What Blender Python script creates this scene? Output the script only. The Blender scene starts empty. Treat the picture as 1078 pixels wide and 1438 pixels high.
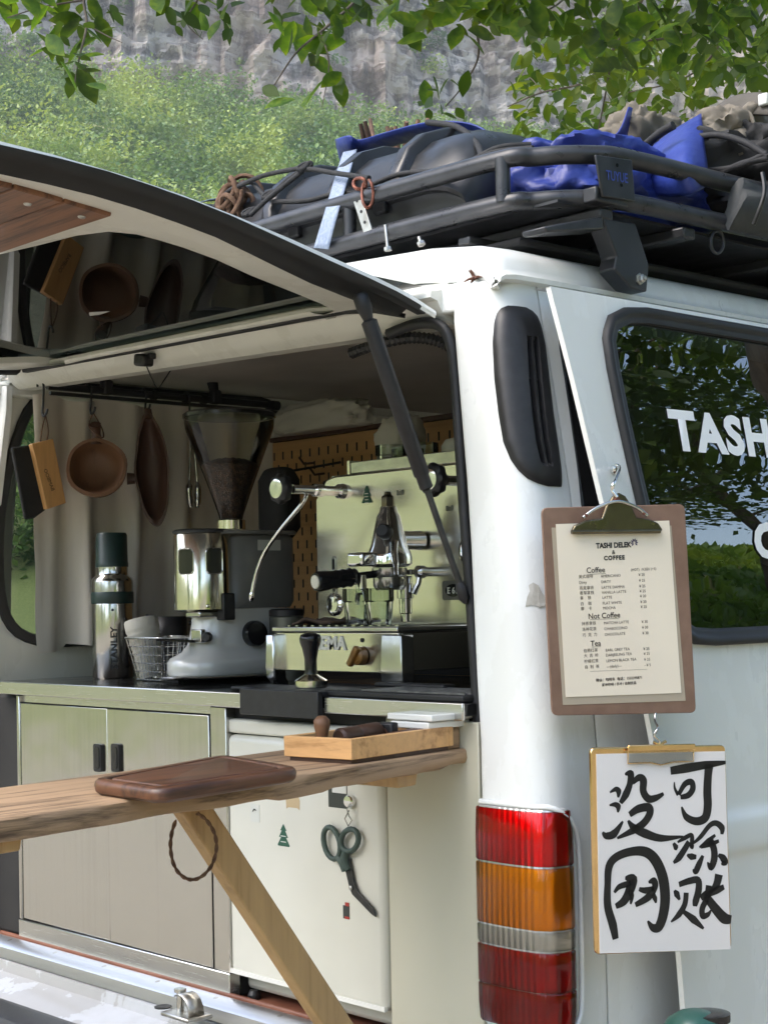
import bpy, bmesh, math, random
import numpy as np
from mathutils import Vector, Matrix, noise

S = bpy.context.scene
COL = S.collection
R = math.radians
rnd = random.Random(7)

# ------------------------------------------------------------------ camera
FPX, IW, IH = 2250.0, 1078.0, 1438.0
CAM = Vector((1.5834, -1.7745, 1.3195))
PITCH, ROLL, SHIFT = R(1.3), R(1.15), 72.0
_d0 = Vector((-.735, .678, 0)).normalized()
CD = _d0 * math.cos(PITCH) + Vector((0, 0, math.sin(PITCH)))
_r0 = Vector((_d0.y, -_d0.x, 0))
_u0 = _r0.cross(CD)
CR = _r0 * math.cos(ROLL) - _u0 * math.sin(ROLL)
CU = _r0 * math.sin(ROLL) + _u0 * math.cos(ROLL)
cd = bpy.data.cameras.new('camera')
cam = bpy.data.objects.new('camera', cd)
COL.objects.link(cam)
m3 = Matrix((CR, CU, -CD)).transposed()
cam.matrix_world = Matrix.Translation(CAM) @ m3.to_4x4()
cd.sensor_fit = 'VERTICAL'
cd.sensor_height = 36.0
cd.lens = FPX / IH * 36.0
cd.shift_y = SHIFT / IH
cd.clip_start = .05
cd.clip_end = 3000
S.camera = cam

# ------------------------------------------------------------------ sky, sun, exposure
SUN_EL, SUN_AZ = R(52), R(200)          # azimuth measured from +Y towards +X (sun stands behind the van, a little to its left)
w = bpy.data.worlds.new('World'); S.world = w
w.use_nodes = True
nt = w.node_tree
sky = nt.nodes.new('ShaderNodeTexSky')
sky.sky_type = 'NISHITA'; sky.sun_disc = False
sky.sun_elevation = SUN_EL; sky.sun_rotation = SUN_AZ
sky.air_density = 1.0; sky.dust_density = 2.5; sky.ozone_density = .6
nt.links.new(sky.outputs[0], nt.nodes['Background'].inputs[0])
nt.nodes['Background'].inputs[1].default_value = .15
sd = bpy.data.lights.new('sun', 'SUN')
sd.energy = .9; sd.angle = R(50); sd.color = (1, .98, .94)
sun = bpy.data.objects.new('sun', sd); COL.objects.link(sun)
_sv = Vector((math.sin(SUN_AZ) * math.cos(SUN_EL), math.cos(SUN_AZ) * math.cos(SUN_EL), math.sin(SUN_EL)))
sun.rotation_euler = _sv.to_track_quat('Z', 'Y').to_euler()
sun.location = _sv * 30
S.view_settings.view_transform = 'Standard'
S.view_settings.look = 'None'
S.view_settings.exposure = 1.88
S.view_settings.gamma = 1.0
S.cycles.max_bounces = 10
S.cycles.transparent_max_bounces = 24
S.cycles.diffuse_bounces = 5
S.cycles.caustics_reflective = False
S.cycles.caustics_refractive = False
S.cycles.sample_clamp_indirect = 6.0

# ------------------------------------------------------------------ a pixel of the photograph gives a direction; a plane gives the distance
def ray(px, py):
    return CD + CR * ((px - IW / 2) / FPX) - CU * ((py - IH / 2 - SHIFT) / FPX)
def U(ax, px, py, val):
    v = ray(px, py)
    return CAM + v * ((val - CAM[ax]) / v[ax])
def UX(px, py, x): return U(0, px, py, x)
def UY(px, py, y): return U(1, px, py, y)
def UZ(px, py, z): return U(2, px, py, z)
def UP(px, py, p0, n):
    v = ray(px, py); n = Vector(n)
    return CAM + v * ((Vector(p0) - CAM).dot(n) / v.dot(n))
def UD(px, py, dist):
    v = ray(px, py)
    return CAM + v * dist
def lerp(a, b, t): return a + (b - a) * t
def interp(tab, z):
    if z <= tab[0][0]: return tab[0][1]
    for (a, fa), (b, fb) in zip(tab, tab[1:]):
        if z <= b:
            t = (z - a) / (b - a); return fa + (fb - fa) * t
    return tab[-1][1]

# ------------------------------------------------------------------ mesh helpers
class MB:
    def __init__(s): s.v = []; s.f = []
    def add(s, vs, fs):
        o = len(s.v); s.v += [Vector(v) for v in vs]
        s.f += [tuple(i + o for i in f) for f in fs]; return s
    def box(s, c, size, rot=None):
        hx, hy, hz = [k / 2 for k in size]
        vs = [Vector((x, y, z)) for x in (-hx, hx) for y in (-hy, hy) for z in (-hz, hz)]
        if rot is not None: vs = [rot @ v for v in vs]
        c = Vector(c)
        return s.add([v + c for v in vs], [(0, 1, 3, 2), (4, 6, 7, 5), (0, 4, 5, 1), (2, 3, 7, 6), (0, 2, 6, 4), (1, 5, 7, 3)])
    def bb(s, x0, x1, y0, y1, z0, z1):
        return s.box(((x0 + x1) / 2, (y0 + y1) / 2, (z0 + z1) / 2), (abs(x1 - x0), abs(y1 - y0), abs(z1 - z0)))
    def prism(s, pts, ext):
        n = len(pts); ext = Vector(ext); pts = [Vector(p) for p in pts]
        fs = [tuple(range(n - 1, -1, -1)), tuple(range(n, 2 * n))]
        fs += [(i, (i + 1) % n, n + (i + 1) % n, n + i) for i in range(n)]
        return s.add(pts + [p + ext for p in pts], fs)
    def loft(s, rings, closed=True, caps=True):
        n = len(rings[0]); vs = [p for r in rings for p in r]; fs = []
        for k in range(len(rings) - 1):
            for i in range(n if closed else n - 1):
                j = (i + 1) % n
                fs.append((k * n + i, k * n + j, (k + 1) * n + j, (k + 1) * n + i))
        if caps and closed:
            fs.append(tuple(range(n - 1, -1, -1))); b = (len(rings) - 1) * n
            fs.append(tuple(range(b, b + n)))
        return s.add(vs, fs)
    def tube(s, pts, rad, n=8, closed=False, caps=True):
        pts = [Vector(p) for p in pts]; m = len(pts)
        rs = rad if isinstance(rad, (list, tuple)) else [rad] * m
        rings = []; prev = None
        for i in range(m):
            if closed: t = pts[(i + 1) % m] - pts[i - 1]
            else: t = pts[min(i + 1, m - 1)] - pts[max(i - 1, 0)]
            if t.length < 1e-9: t = Vector((0, 0, 1))
            t.normalize()
            if prev is None:
                a = Vector((0, 0, 1)) if abs(t.z) < .9 else Vector((1, 0, 0))
                nn = (a - t * a.dot(t)).normalized()
            else:
                nn = prev - t * prev.dot(t)
                nn = nn.normalized() if nn.length > 1e-6 else prev
            prev = nn; bb = t.cross(nn)
            rings.append([pts[i] + (nn * math.cos(2 * math.pi * k / n) + bb * math.sin(2 * math.pi * k / n)) * rs[i] for k in range(n)])
        if closed:
            rings.append(rings[0]); return s.loft(rings, True, False)
        return s.loft(rings, True, caps)
    def lathe(s, prof, c=(0, 0, 0), axis=(0, 0, 1), n=24, caps=True, sx=1, sy=1):
        q = Vector((0, 0, 1)).rotation_difference(Vector(axis).normalized()).to_matrix(); c = Vector(c)
        rings = [[c + q @ Vector((r * sx * math.cos(2 * math.pi * k / n), r * sy * math.sin(2 * math.pi * k / n), z)) for k in range(n)] for r, z in prof]
        return s.loft(rings, True, caps)
    def sheet(s, rows):            # open grid
        return s.loft(rows, False, False)
    def build(s, name, mat, parent=None, smooth=None, bevel=0, seg=2, solid=0, subd=0, local=False):
        me = bpy.data.meshes.new(name)
        vs = s.v
        if parent is not None and not local:
            inv = parent_matrix(parent).inverted(); vs = [inv @ v for v in vs]
        me.from_pydata([tuple(v) for v in vs], [], s.f); me.update()
        o = bpy.data.objects.new(name, me); COL.objects.link(o)
        fix_normals(me)
        if mat is not None: me.materials.append(MAT[mat] if isinstance(mat, str) else mat)
        if parent is not None: o.parent = parent
        if solid:
            md = o.modifiers.new('solid', 'SOLIDIFY'); md.thickness = solid; md.offset = 0
        if bevel:
            md = o.modifiers.new('bevel', 'BEVEL'); md.width = bevel; md.segments = seg; md.limit_method = 'ANGLE'; md.angle_limit = R(35)
        if subd:
            md = o.modifiers.new('subd', 'SUBSURF'); md.levels = subd; md.render_levels = subd
        if smooth is not None: shade(me, smooth)
        elif bevel: shade(me, 40)
        return o
def fix_normals(me):
    bm = bmesh.new(); bm.from_mesh(me)
    bmesh.ops.recalc_face_normals(bm, faces=bm.faces); bm.to_mesh(me); bm.free()
def shade(me, ang):
    me.polygons.foreach_set('use_smooth', [True] * len(me.polygons))
    if ang < 179: me.set_sharp_from_angle(angle=R(ang))
def parent_matrix(o):
    m = Matrix.LocRotScale(o.location, o.rotation_euler, o.scale)
    return (parent_matrix(o.parent) @ m) if o.parent else m
def tag(o, label=None, cat=None, group=None, kind=None):
    if label: o['label'] = label
    if cat: o['category'] = cat
    if group: o['group'] = group
    if kind: o['kind'] = kind
    return o
def thing(name, label, cat, loc=(0, 0, 0), rot=(0, 0, 0), group=None):
    o = bpy.data.objects.new(name, None); COL.objects.link(o)
    o.empty_display_size = .05
    o.location = loc; o.rotation_euler = rot
    return tag(o, label, cat, group)
def copy_tree(o, parent=None):
    c = o.copy(); COL.objects.link(c); c.parent = parent
    for ch in list(o.children): copy_tree(ch, c)
    return c
def rrect(w, h, r, n=6, cx=0, cy=0):
    pts = []
    for sx, sy, a0 in ((1, 1, 0), (-1, 1, 90), (-1, -1, 180), (1, -1, 270)):
        for k in range(n + 1):
            a = R(a0 + 90 * k / n)
            pts.append((cx + sx * (w / 2 - r) + r * math.cos(a), cy + sy * (h / 2 - r) + r * math.sin(a)))
    return pts
def roundpoly(pts, r, n=5):
    """round the corners of a polygon of 3D points"""
    pts = [Vector(p) for p in pts]; out = []; m = len(pts)
    rs = r if isinstance(r, (list, tuple)) else [r] * m
    for i in range(m):
        p = pts[i]; a = (pts[i - 1] - p); b = (pts[(i + 1) % m] - p)
        rr = min(rs[i], a.length * .49, b.length * .49)
        p0 = p + a.normalized() * rr; p1 = p + b.normalized() * rr
        for k in range(n + 1):
            t = k / n
            out.append(p0 * (1 - t) ** 2 + p * 2 * t * (1 - t) + p1 * t * t)
    return out
def smoothpath(pts, n=6, closed=False):
    pts = [Vector(p) for p in pts]; m = len(pts); out = []
    rng = range(m if closed else m - 1)
    for i in rng:
        g = (lambda k: pts[k % m]) if closed else (lambda k: pts[max(0, min(m - 1, k))])
        p0, p1, p2, p3 = g(i - 1), g(i), g(i + 1), g(i + 2)
        for k in range(n):
            t = k / n
            out.append(.5 * ((2 * p1) + (p2 - p0) * t + (2 * p0 - 5 * p1 + 4 * p2 - p3) * t * t + (3 * p1 - p0 - 3 * p2 + p3) * t ** 3))
    if not closed: out.append(pts[-1])
    return out
def offset_loop(pts, n, d):
    """move each point of a planar loop inward (d>0) in the plane with normal n"""
    n = Vector(n).normalized(); m = len(pts); c = sum((Vector(p) for p in pts), Vector()) / m; out = []
    for i in range(m):
        t = (pts[(i + 1) % m] - pts[i - 1])
        if t.length < 1e-9: t = pts[(i + 2) % m] - pts[i - 2]
        q = n.cross(t).normalized()
        if q.dot(c - pts[i]) < 0: q = -q
        out.append(pts[i] + q * d)
    return out
def ringplate(mb, outer, inner):
    """fill between two loops of equal count"""
    n = len(outer)
    return mb.add(list(outer) + list(inner), [(i, (i + 1) % n, n + (i + 1) % n, n + i) for i in range(n)])
def ringmatch(outer_poly, inner, n):
    """for every point of the inner loop give the point of the outer polygon seen from the centre (plane normal n)"""
    n = Vector(n).normalized(); c = sum((Vector(p) for p in inner), Vector()) / len(inner)
    ex = (Vector(inner[0]) - c); ex = (ex - n * ex.dot(n)).normalized(); ey = n.cross(ex)
    po = [((Vector(p) - c).dot(ex), (Vector(p) - c).dot(ey), Vector(p)) for p in outer_poly]
    out = []
    for p in inner:
        dx, dy = (p - c).dot(ex), (p - c).dot(ey); best = None
        for i in range(len(po)):
            ax, ay, A = po[i - 1]; bx, by, B = po[i]
            den = dx * (by - ay) - dy * (bx - ax)
            if abs(den) < 1e-12: continue
            t = (ax * (by - ay) - ay * (bx - ax)) / den
            u = (ax * dy - ay * dx) / den
            if t > 0 and -1e-6 <= u <= 1 + 1e-6 and (best is None or t < best[0]): best = (t, A + (B - A) * max(0, min(1, u)))
        out.append(best[1] if best else p)
    # snap the nearest samples to the true corners
    for x, y, P in po:
        k = min(range(len(out)), key=lambda i: (out[i] - P).length); out[k] = P.copy()
    return out
def text(name, s, mat, parent, size, o, ex, ey, align='LEFT', thick=0, bold=0, sx=1, space=1, local=False):
    """lettering as a thin mesh: origin o, reading direction ex, up ey"""
    cu = bpy.data.curves.new('t', 'FONT'); cu.body = s; cu.size = size; cu.align_x = align
    cu.offset = bold; cu.extrude = thick; cu.space_character = space; cu.resolution_u = 3
    ob = bpy.data.objects.new('t', cu); COL.objects.link(ob)
    dg = bpy.context.evaluated_depsgraph_get(); me = bpy.data.meshes.new_from_object(ob.evaluated_get(dg))
    bpy.data.objects.remove(ob); bpy.data.curves.remove(cu)
    ex = Vector(ex).normalized(); ey = Vector(ey); ey = (ey - ex * ey.dot(ex)).normalized(); ez = ex.cross(ey)
    M = Matrix.Translation(Vector(o)) @ Matrix((ex, ey, ez)).transposed().to_4x4() @ Matrix.Diagonal((sx, 1, 1, 1))
    if parent is not None and not local: M = parent_matrix(parent).inverted() @ M
    me.transform(M); me.name = name
    me.materials.clear(); me.materials.append(MAT[mat])
    obj = bpy.data.objects.new(name, me); COL.objects.link(obj); obj.parent = parent
    return obj
def brush(mb, pts, ws, ex, ey, o, ez, lift=0):
    """a brush stroke: 2D centre line with widths, in the plane o+ex*x+ey*y"""
    p3 = smoothpath([Vector((x, y, 0)) for x, y in pts], 6)
    k = len(pts) - 1; m = len(p3); L = []; Rr = []
    for i, p in enumerate(p3):
        t = p3[min(i + 1, m - 1)] - p3[max(i - 1, 0)]; t.normalize()
        q = Vector((-t.y, t.x, 0)); f = i / (m - 1) * k; a = int(min(f, k - 1)); wd = lerp(ws[a], ws[a + 1], f - a) / 2
        wd *= 1 + .12 * noise.noise(Vector((p.x * 3, p.y * 3, len(mb.v))))
        for lst, sg in ((L, 1), (Rr, -1)):
            z = p + q * wd * sg; lst.append(o + ex * z.x + ey * z.y + ez * lift)
    return mb.sheet([L, Rr])

# ------------------------------------------------------------------ materials
MAT = {}
def nodes(name):
    m = bpy.data.materials.new(name); m.use_nodes = True; MAT[name] = m
    t = m.node_tree; return m, t, t.nodes, t.links, t.nodes['Principled BSDF']
def N(t, typ, **kw):
    n = t.nodes.new(typ)
    for k, v in kw.items():
        if k.startswith('i_'):
            key = k[2:]; key = int(key) if key.isdigit() else key.replace('_', ' ')
            n.inputs[key].default_value = v
        else: setattr(n, k, v)
    return n
def coords(t, scale=(1, 1, 1), kind='Object', rot=(0, 0, 0)):
    tc = N(t, 'ShaderNodeTexCoord'); mp = N(t, 'ShaderNodeMapping')
    mp.inputs['Scale'].default_value = scale; mp.inputs['Rotation'].default_value = rot
    t.links.new(tc.outputs[kind], mp.inputs[0]); return mp.outputs[0]
def ramp(t, fac, stops):
    r = N(t, 'ShaderNodeValToRGB'); e = r.color_ramp.elements
    while len(e) > 1: e.remove(e[-1])
    e[0].position = stops[0][0]; e[0].color = (*stops[0][1], 1)
    for p, c in stops[1:]:
        k = e.new(p); k.color = (*c, 1)
    t.links.new(fac, r.inputs[0]); return r.outputs[0]
def noise_t(t, vec, sc, det=4, rough=.55, dist=0):
    n = N(t, 'ShaderNodeTexNoise'); n.inputs['Scale'].default_value = sc; n.inputs['Detail'].default_value = det
    n.inputs['Roughness'].default_value = rough; n.inputs['Distortion'].default_value = dist
    t.links.new(vec, n.inputs['Vector']); return n.outputs['Fac']
def bumpn(t, p, fac, s=.2, d=.002):
    b = N(t, 'ShaderNodeBump'); b.inputs['Strength'].default_value = s; b.inputs['Distance'].default_value = d
    t.links.new(fac, b.inputs['Height']); t.links.new(b.outputs[0], p.inputs['Normal'])
def simple(name, c1, c2=None, rough=.5, metal=0, sc=8, stretch=(1, 1, 1), bump=0, bd=.002, coat=0, det=5, rvar=0, spec=.5, lo=.35, hi=.65, sheen=0):
    m, t, ns, lk, p = nodes(name)
    p.inputs['Base Color'].default_value = (*c1, 1); p.inputs['Roughness'].default_value = rough
    p.inputs['Metallic'].default_value = metal; p.inputs['Coat Weight'].default_value = coat
    p.inputs['Coat Roughness'].default_value = .08
    p.inputs['Specular IOR Level'].default_value = spec
    if sheen: p.inputs['Sheen Weight'].default_value = sheen
    if c2 is not None or bump or rvar:
        v = coords(t, stretch); f = noise_t(t, v, sc, det)
        if c2 is not None: lk.new(ramp(t, f, [(lo, c1), (hi, c2)]), p.inputs['Base Color'])
        if bump: bumpn(t, p, noise_t(t, v, sc * 3, 3), bump, bd)
        if rvar:
            mr = N(t, 'ShaderNodeMapRange'); mr.inputs[1].default_value = .3; mr.inputs[2].default_value = .7
            mr.inputs[3].default_value = rough - rvar; mr.inputs[4].default_value = rough + rvar
            lk.new(f, mr.inputs[0]); lk.new(mr.outputs[0], p.inputs['Roughness'])
    return m
def wood(name, dark, light, axis=1, sc=6, rough=.5, coat=0, rings=2.2, bump=.15):
    m, t, ns, lk, p = nodes(name)
    st = [sc, sc, sc]; st[axis] = sc * .09
    v = coords(t, st); f = noise_t(t, v, 2.2, 6, .6, .6)
    st2 = [sc * 5, sc * 5, sc * 5]; st2[axis] = sc * .25
    g = noise_t(t, coords(t, st2), 3, 4, .65)
    w2 = N(t, 'ShaderNodeMath', operation='MULTIPLY_ADD'); w2.inputs[1].default_value = rings; lk.new(f, w2.inputs[0]); 
    sn = N(t, 'ShaderNodeMath', operation='PINGPONG'); sn.inputs[1].default_value = .5; lk.new(w2.outputs[0], sn.inputs[0])
    mx = N(t, 'ShaderNodeMath', operation='ADD'); lk.new(sn.outputs[0], mx.inputs[0]); lk.new(g, mx.inputs[1])
    c = ramp(t, mx.outputs[0], [(.35, dark), (.75, light), (1.05, tuple(min(1, k * 1.12) for k in light))])
    lk.new(c, p.inputs['Base Color']); p.inputs['Roughness'].default_value = rough; p.inputs['Coat Weight'].default_value = coat
    bumpn(t, p, mx.outputs[0], bump, .0015)
    return m
def glassy(name, tint, ior=1.5, rough=.0, dens=1.0):
    m, t, ns, lk, p = nodes(name); ns.remove(p)
    out = ns['Material Output']; tr = N(t, 'ShaderNodeBsdfTransparent'); gl = N(t, 'ShaderNodeBsdfGlossy')
    tr.inputs[0].default_value = (*tint, 1); gl.inputs['Roughness'].default_value = rough
    fr = N(t, 'ShaderNodeFresnel'); fr.inputs[0].default_value = ior; mx = N(t, 'ShaderNodeMixShader')
    lk.new(fr.outputs[0], mx.inputs[0]); lk.new(tr.outputs[0], mx.inputs[1]); lk.new(gl.outputs[0], mx.inputs[2])
    lk.new(mx.outputs[0], out.inputs[0]); return m
def paint(name, c, dirt, rough=.28, amt=.5):
    """car paint with uneven grime and fine scratches"""
    m, t, ns, lk, p = nodes(name)
    v = coords(t); a = noise_t(t, v, 3.5, 8, .62); b = noise_t(t, coords(t, (7, 7, 2.2)), 2, 6, .55)
    ad = N(t, 'ShaderNodeMath', operation='ADD'); lk.new(a, ad.inputs[0]); lk.new(b, ad.inputs[1])
    lk.new(ramp(t, ad.outputs[0], [(.85, c), (1.08, tuple(lerp(x, y, amt * .25) for x, y in zip(c, dirt))), (1.4, tuple(lerp(x, y, amt) for x, y in zip(c, dirt)))]), p.inputs['Base Color'])
    mr = N(t, 'ShaderNodeMapRange'); mr.inputs[1].default_value = .8; mr.inputs[2].default_value = 1.2
    mr.inputs[3].default_value = rough; mr.inputs[4].default_value = rough + .2
    lk.new(ad.outputs[0], mr.inputs[0]); lk.new(mr.outputs[0], p.inputs['Roughness'])
    p.inputs['Coat Weight'].default_value = .35; p.inputs['Coat Roughness'].default_value = .12
    bumpn(t, p, noise_t(t, v, 2.2, 2), .12, .01)
    return m
def brushed(name, c, rough=.26, axis=0, sc=4, bump=.05, dent=.0015):
    m, t, ns, lk, p = nodes(name)
    st = [sc * 110] * 3; st[axis] = sc * 1.5
    f = noise_t(t, coords(t, st), 2, 4, .6); g = noise_t(t, coords(t), 3, 5)
    p.inputs['Metallic'].default_value = 1
    st3 = [sc * 12] * 3; st3[axis] = sc * .2; fg = N(t, 'ShaderNodeMath', operation='ADD'); lk.new(g, fg.inputs[0]); lk.new(noise_t(t, coords(t, st3), 2, 5, .6), fg.inputs[1])
    lk.new(ramp(t, fg.outputs[0], [(.75, tuple(k * .92 for k in c)), (1.2, c)]), p.inputs['Base Color'])
    mr = N(t, 'ShaderNodeMapRange'); mr.inputs[1].default_value = .2; mr.inputs[2].default_value = .8
    mr.inputs[3].default_value = rough - .03; mr.inputs[4].default_value = rough + .04
    lk.new(f, mr.inputs[0]); lk.new(mr.outputs[0], p.inputs['Roughness'])
    b1 = N(t, 'ShaderNodeBump'); b1.inputs['Strength'].default_value = 1; b1.inputs['Distance'].default_value = dent; lk.new(noise_t(t, coords(t), 5, 2), b1.inputs['Height'])
    b2 = N(t, 'ShaderNodeBump'); b2.inputs['Strength'].default_value = bump; b2.inputs['Distance'].default_value = .0006; lk.new(f, b2.inputs['Height'])
    lk.new(b1.outputs[0], b2.inputs['Normal']); lk.new(b2.outputs[0], p.inputs['Normal'])
    return m
paint('white_paint', (.75, .77, .75), (.56, .56, .50), .24, .18)
paint('white_inner', (.71, .715, .66), (.50, .49, .42), .36, .25)
paint('shaded_sill_paint', (.43, .445, .465), (.27, .265, .25), .38, .7)  # scuffed white, greyed further to put the raised gate's shade into the colour
paint('grey_door', (.71, .735, .71), (.55, .56, .51), .22, .18)
simple('black_plastic', (.008, .008, .009), (.014, .014, .0155), .48, bump=.1, sc=60, bd=.0006)
simple('black_gloss', (.008, .008, .009), rough=.16)
simple('rubber', (.006, .006, .006), (.012, .012, .012), .58, sc=14, bump=.1)
simple('rack_metal', (.030, .031, .034), (.05, .051, .054), .34, metal=.35, sc=24, rvar=.1, bump=.06, bd=.0005)
simple('bracket_black', (.010, .0105, .0115), (.018, .0185, .02), .38, sc=20, rvar=.08)
simple('zinc', (.55, .55, .52), (.36, .34, .3), .38, metal=1, sc=40)
simple('chrome', (.82, .82, .8), rough=.07, metal=1)
simple('chrome_dull', (.6, .6, .57), (.42, .42, .4), .2, metal=1, sc=18, rvar=.08)
brushed('steel_v', (.58, .57, .53), .16, 2, 4, .012, .003)
brushed('steel_panel', (.80, .77, .66), .22, 0, 2, .006, .001)
brushed('steel_h', (.62, .615, .58), .25, 0, 4, .012)
brushed('steel_polish', (.80, .76, .64), .15, 0, 2, .008)
brushed('alu', (.66, .665, .67), .34, 0)
simple('counter_black', (.012, .012, .012), (.02, .02, .02), .14, sc=9, rvar=.08)
simple('fridge_white', (.66, .655, .58), (.58, .575, .50), .32, sc=3, bump=.04, coat=.2)
simple('panel_cream', (.55, .53, .42), (.47, .455, .35), .4, sc=2, stretch=(1, 1, .5), coat=.15)
simple('ceiling_grey', (.40, .375, .34), (.33, .31, .28), .85, sc=5, bump=.2)
simple('inner_trim', (.20, .19, .17), (.15, .145, .13), .8, sc=6)
simple('dark_trim', (.008, .008, .008), (.015, .014, .013), .75, sc=8)
simple('floor_brown', (.16, .055, .03), (.24, .10, .06), .5, sc=9)
wood('plank_wood', (.085, .052, .03), (.33, .22, .13), 1, 8, .7, 0, 4.2, .6)
wood('brace_wood', (.27, .155, .06), (.45, .29, .13), 2, 5, .5, .05, 1.6, .12)
wood('tray_wood', (.32, .155, .05), (.60, .34, .14), 0, 7, .5, .05, 2.2, .15)
wood('walnut', (.026, .010, .006), (.105, .043, .02), 1, 8, .45, .06, 2.6, .15)
wood('dark_wood', (.018, .008, .005), (.062, .028, .015), 2, 10, .5, .1, 2, .15)
wood('kuksa_wood', (.04, .017, .008), (.14, .066, .03), 2, 12, .55, .05, 2, .15)
wood('gate_wood', (.06, .022, .010), (.20, .088, .040), 0, 9, .5, .03, 3.2, .3)
wood('handle_wood', (.36, .17, .06), (.60, .33, .13), 2, 10, .5, 0, 2, .1)
wood('peg_wood', (.37, .2, .075), (.50, .29, .12), 0, 5, .6, 0, 1.6, .1)
simple('curtain', (.78, .745, .67), (.66, .62, .55), .95, sc=6, stretch=(1, 1, .25), bump=.4, bd=.003, sheen=.2)
simple('white_cloth', (.58, .57, .51), (.5, .49, .44), .9, sc=8, bump=.3, bd=.004)
simple('dark_cloth', (.05, .03, .018), (.09, .055, .035), .9, sc=30, bump=.4)
simple('green_dark', (.005, .020, .018), (.009, .03, .026), .4, sc=20, coat=.1)
simple('blue_tarp', (.012, .024, .17), (.025, .05, .27), .45, sc=6, bump=.6, bd=.008)
simple('blue_deep', (.012, .022, .16), (.02, .035, .25), .4, sc=7, bump=.2)
simple('khaki', (.125, .108, .082), (.175, .152, .118), .85, sc=9, bump=.35, bd=.003)
simple('khaki_dark', (.07, .063, .053), (.105, .095, .08), .85, sc=9, bump=.35, bd=.003)
simple('bag_black', (.010, .010, .0105), (.022, .0215, .0215), .8, sc=14, bump=.3, bd=.003)
simple('bag_grey', (.022, .025, .025), (.045, .048, .046), .7, sc=7, bump=.4, bd=.006)
simple('case_grey', (.011, .0115, .013), (.02, .021, .023), .36, sc=12, rvar=.1, bump=.08, bd=.001)
simple('cord_black', (.006, .006, .0065), (.016, .016, .017), .75, sc=80, bump=.5, bd=.001)
simple('strap_blue', (.19, .24, .34), (.29, .34, .43), .8, sc=160, bump=.4, bd=.001)
simple('rope_brown', (.075, .035, .018), (.17, .10, .06), .9, sc=40, bump=.6)
simple('bark_stick', (.06, .033, .02), (.19, .11, .07), .9, sc=18, stretch=(1, 1, .2), bump=.5)
simple('hardboard', (.17, .098, .066), (.215, .13, .09), .55, sc=26, bump=.12, coat=.05)
simple('paper_cream', (.78, .70, .56), (.74, .66, .53), .7, sc=3)
simple('paper_white', (.76, .73, .71), (.72, .69, .67), .6, sc=3)
simple('ink', (.0025, .0025, .003), (.010, .0095, .0095), .5, sc=90, lo=.5, hi=.8)
simple('ink_brown', (.035, .026, .02), rough=.6)
simple('ink_violet', (.03, .02, .09), rough=.6)
simple('brass_clip', (.17, .145, .095), (.12, .10, .065), .3, metal=1, sc=20, rvar=.06)
simple('gold', (.80, .55, .26), (.68, .45, .2), .16, metal=1, sc=10)
simple('white_vinyl', (.80, .81, .80), rough=.45)
simple('sticker_green', (.01, .075, .045), (.02, .10, .06), .5, sc=90)
simple('sticker_white', (.62, .63, .58), rough=.5)
simple('sticker_red', (.35, .03, .02), rough=.5)
simple('sticker_dark', (.03, .035, .03), rough=.5)
simple('sticker_tan', (.50, .38, .22), rough=.6)
simple('scissor_green', (.035, .06, .05), (.05, .08, .065), .55, sc=20)
simple('blade_dark', (.03, .033, .032), (.06, .06, .058), .35, metal=.6, sc=30)
simple('amber_knob', (.30, .15, .035), (.16, .07, .015), .3, sc=30, coat=.3)
simple('grinder_silver', (.74, .74, .71), (.68, .68, .65), .28, metal=.1, sc=12, coat=.4)
simple('grinder_grey', (.24, .24, .225), (.20, .20, .19), .35, metal=.25, sc=10)
simple('beans', (.035, .014, .008), (.09, .04, .022), .5, sc=110, lo=.45, hi=.6, bump=1, bd=.004)
simple('white_ceramic', (.74, .74, .70), rough=.3, coat=.3)
simple('cup_paper', (.50, .48, .42), (.42, .40, .35), .7, sc=12)
simple('tape', (.40, .39, .34), (.58, .57, .52), .4, sc=40, bump=.6)
simple('debris', (.10, .03, .02), (.16, .08, .05), .9, sc=40)
simple('gas_green', (.012, .05, .04), (.02, .075, .06), .34, sc=6, coat=.3)
simple('lamp_socket', (.5, .5, .48), rough=.15, metal=1)
simple('rust_hook', (.22, .075, .045), (.12, .05, .035), .55, metal=.5, sc=60)
def wavy(m, sc=2.0, d=.004, st=(1, 1, 4)):
    t = m.node_tree; b = N(t, 'ShaderNodeBump'); b.inputs['Strength'].default_value = 1; b.inputs['Distance'].default_value = d
    t.links.new(noise_t(t, coords(t, st), sc, 2), b.inputs['Height'])
    for n in t.nodes:
        if n.type == 'BSDF_GLOSSY': t.links.new(b.outputs[0], n.inputs['Normal'])
wavy(glassy('window_tint', (.05, .065, .055), 2.8), 2.0, .0007)
glassy('clear_tint', (.28, .33, .28), 1.5)
glassy('gate_glass', (.012, .016, .014), 1.42)
glassy('clear_glass', (.86, .89, .84), 1.45)
glassy('hopper_glass', (.86, .86, .76), 1.45)
glassy('clear_plastic', (.93, .93, .91), 1.4)
def lens(name, tint, band=70):
    """clear coloured moulding with fine vertical flutes; the reflector lies behind it"""
    m = glassy(name, tint, 1.5, .05); t = m.node_tree
    wv = N(t, 'ShaderNodeTexWave'); wv.bands_direction = 'X'; wv.inputs['Scale'].default_value = band; wv.inputs['Distortion'].default_value = .4
    t.links.new(coords(t), wv.inputs[0])
    b = N(t, 'ShaderNodeBump'); b.inputs['Strength'].default_value = .18; b.inputs['Distance'].default_value = .0008; t.links.new(wv.outputs['Fac'], b.inputs['Height'])
    for n in t.nodes:
        if n.type == 'BSDF_GLOSSY': t.links.new(b.outputs[0], n.inputs['Normal'])
    return m
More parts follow.
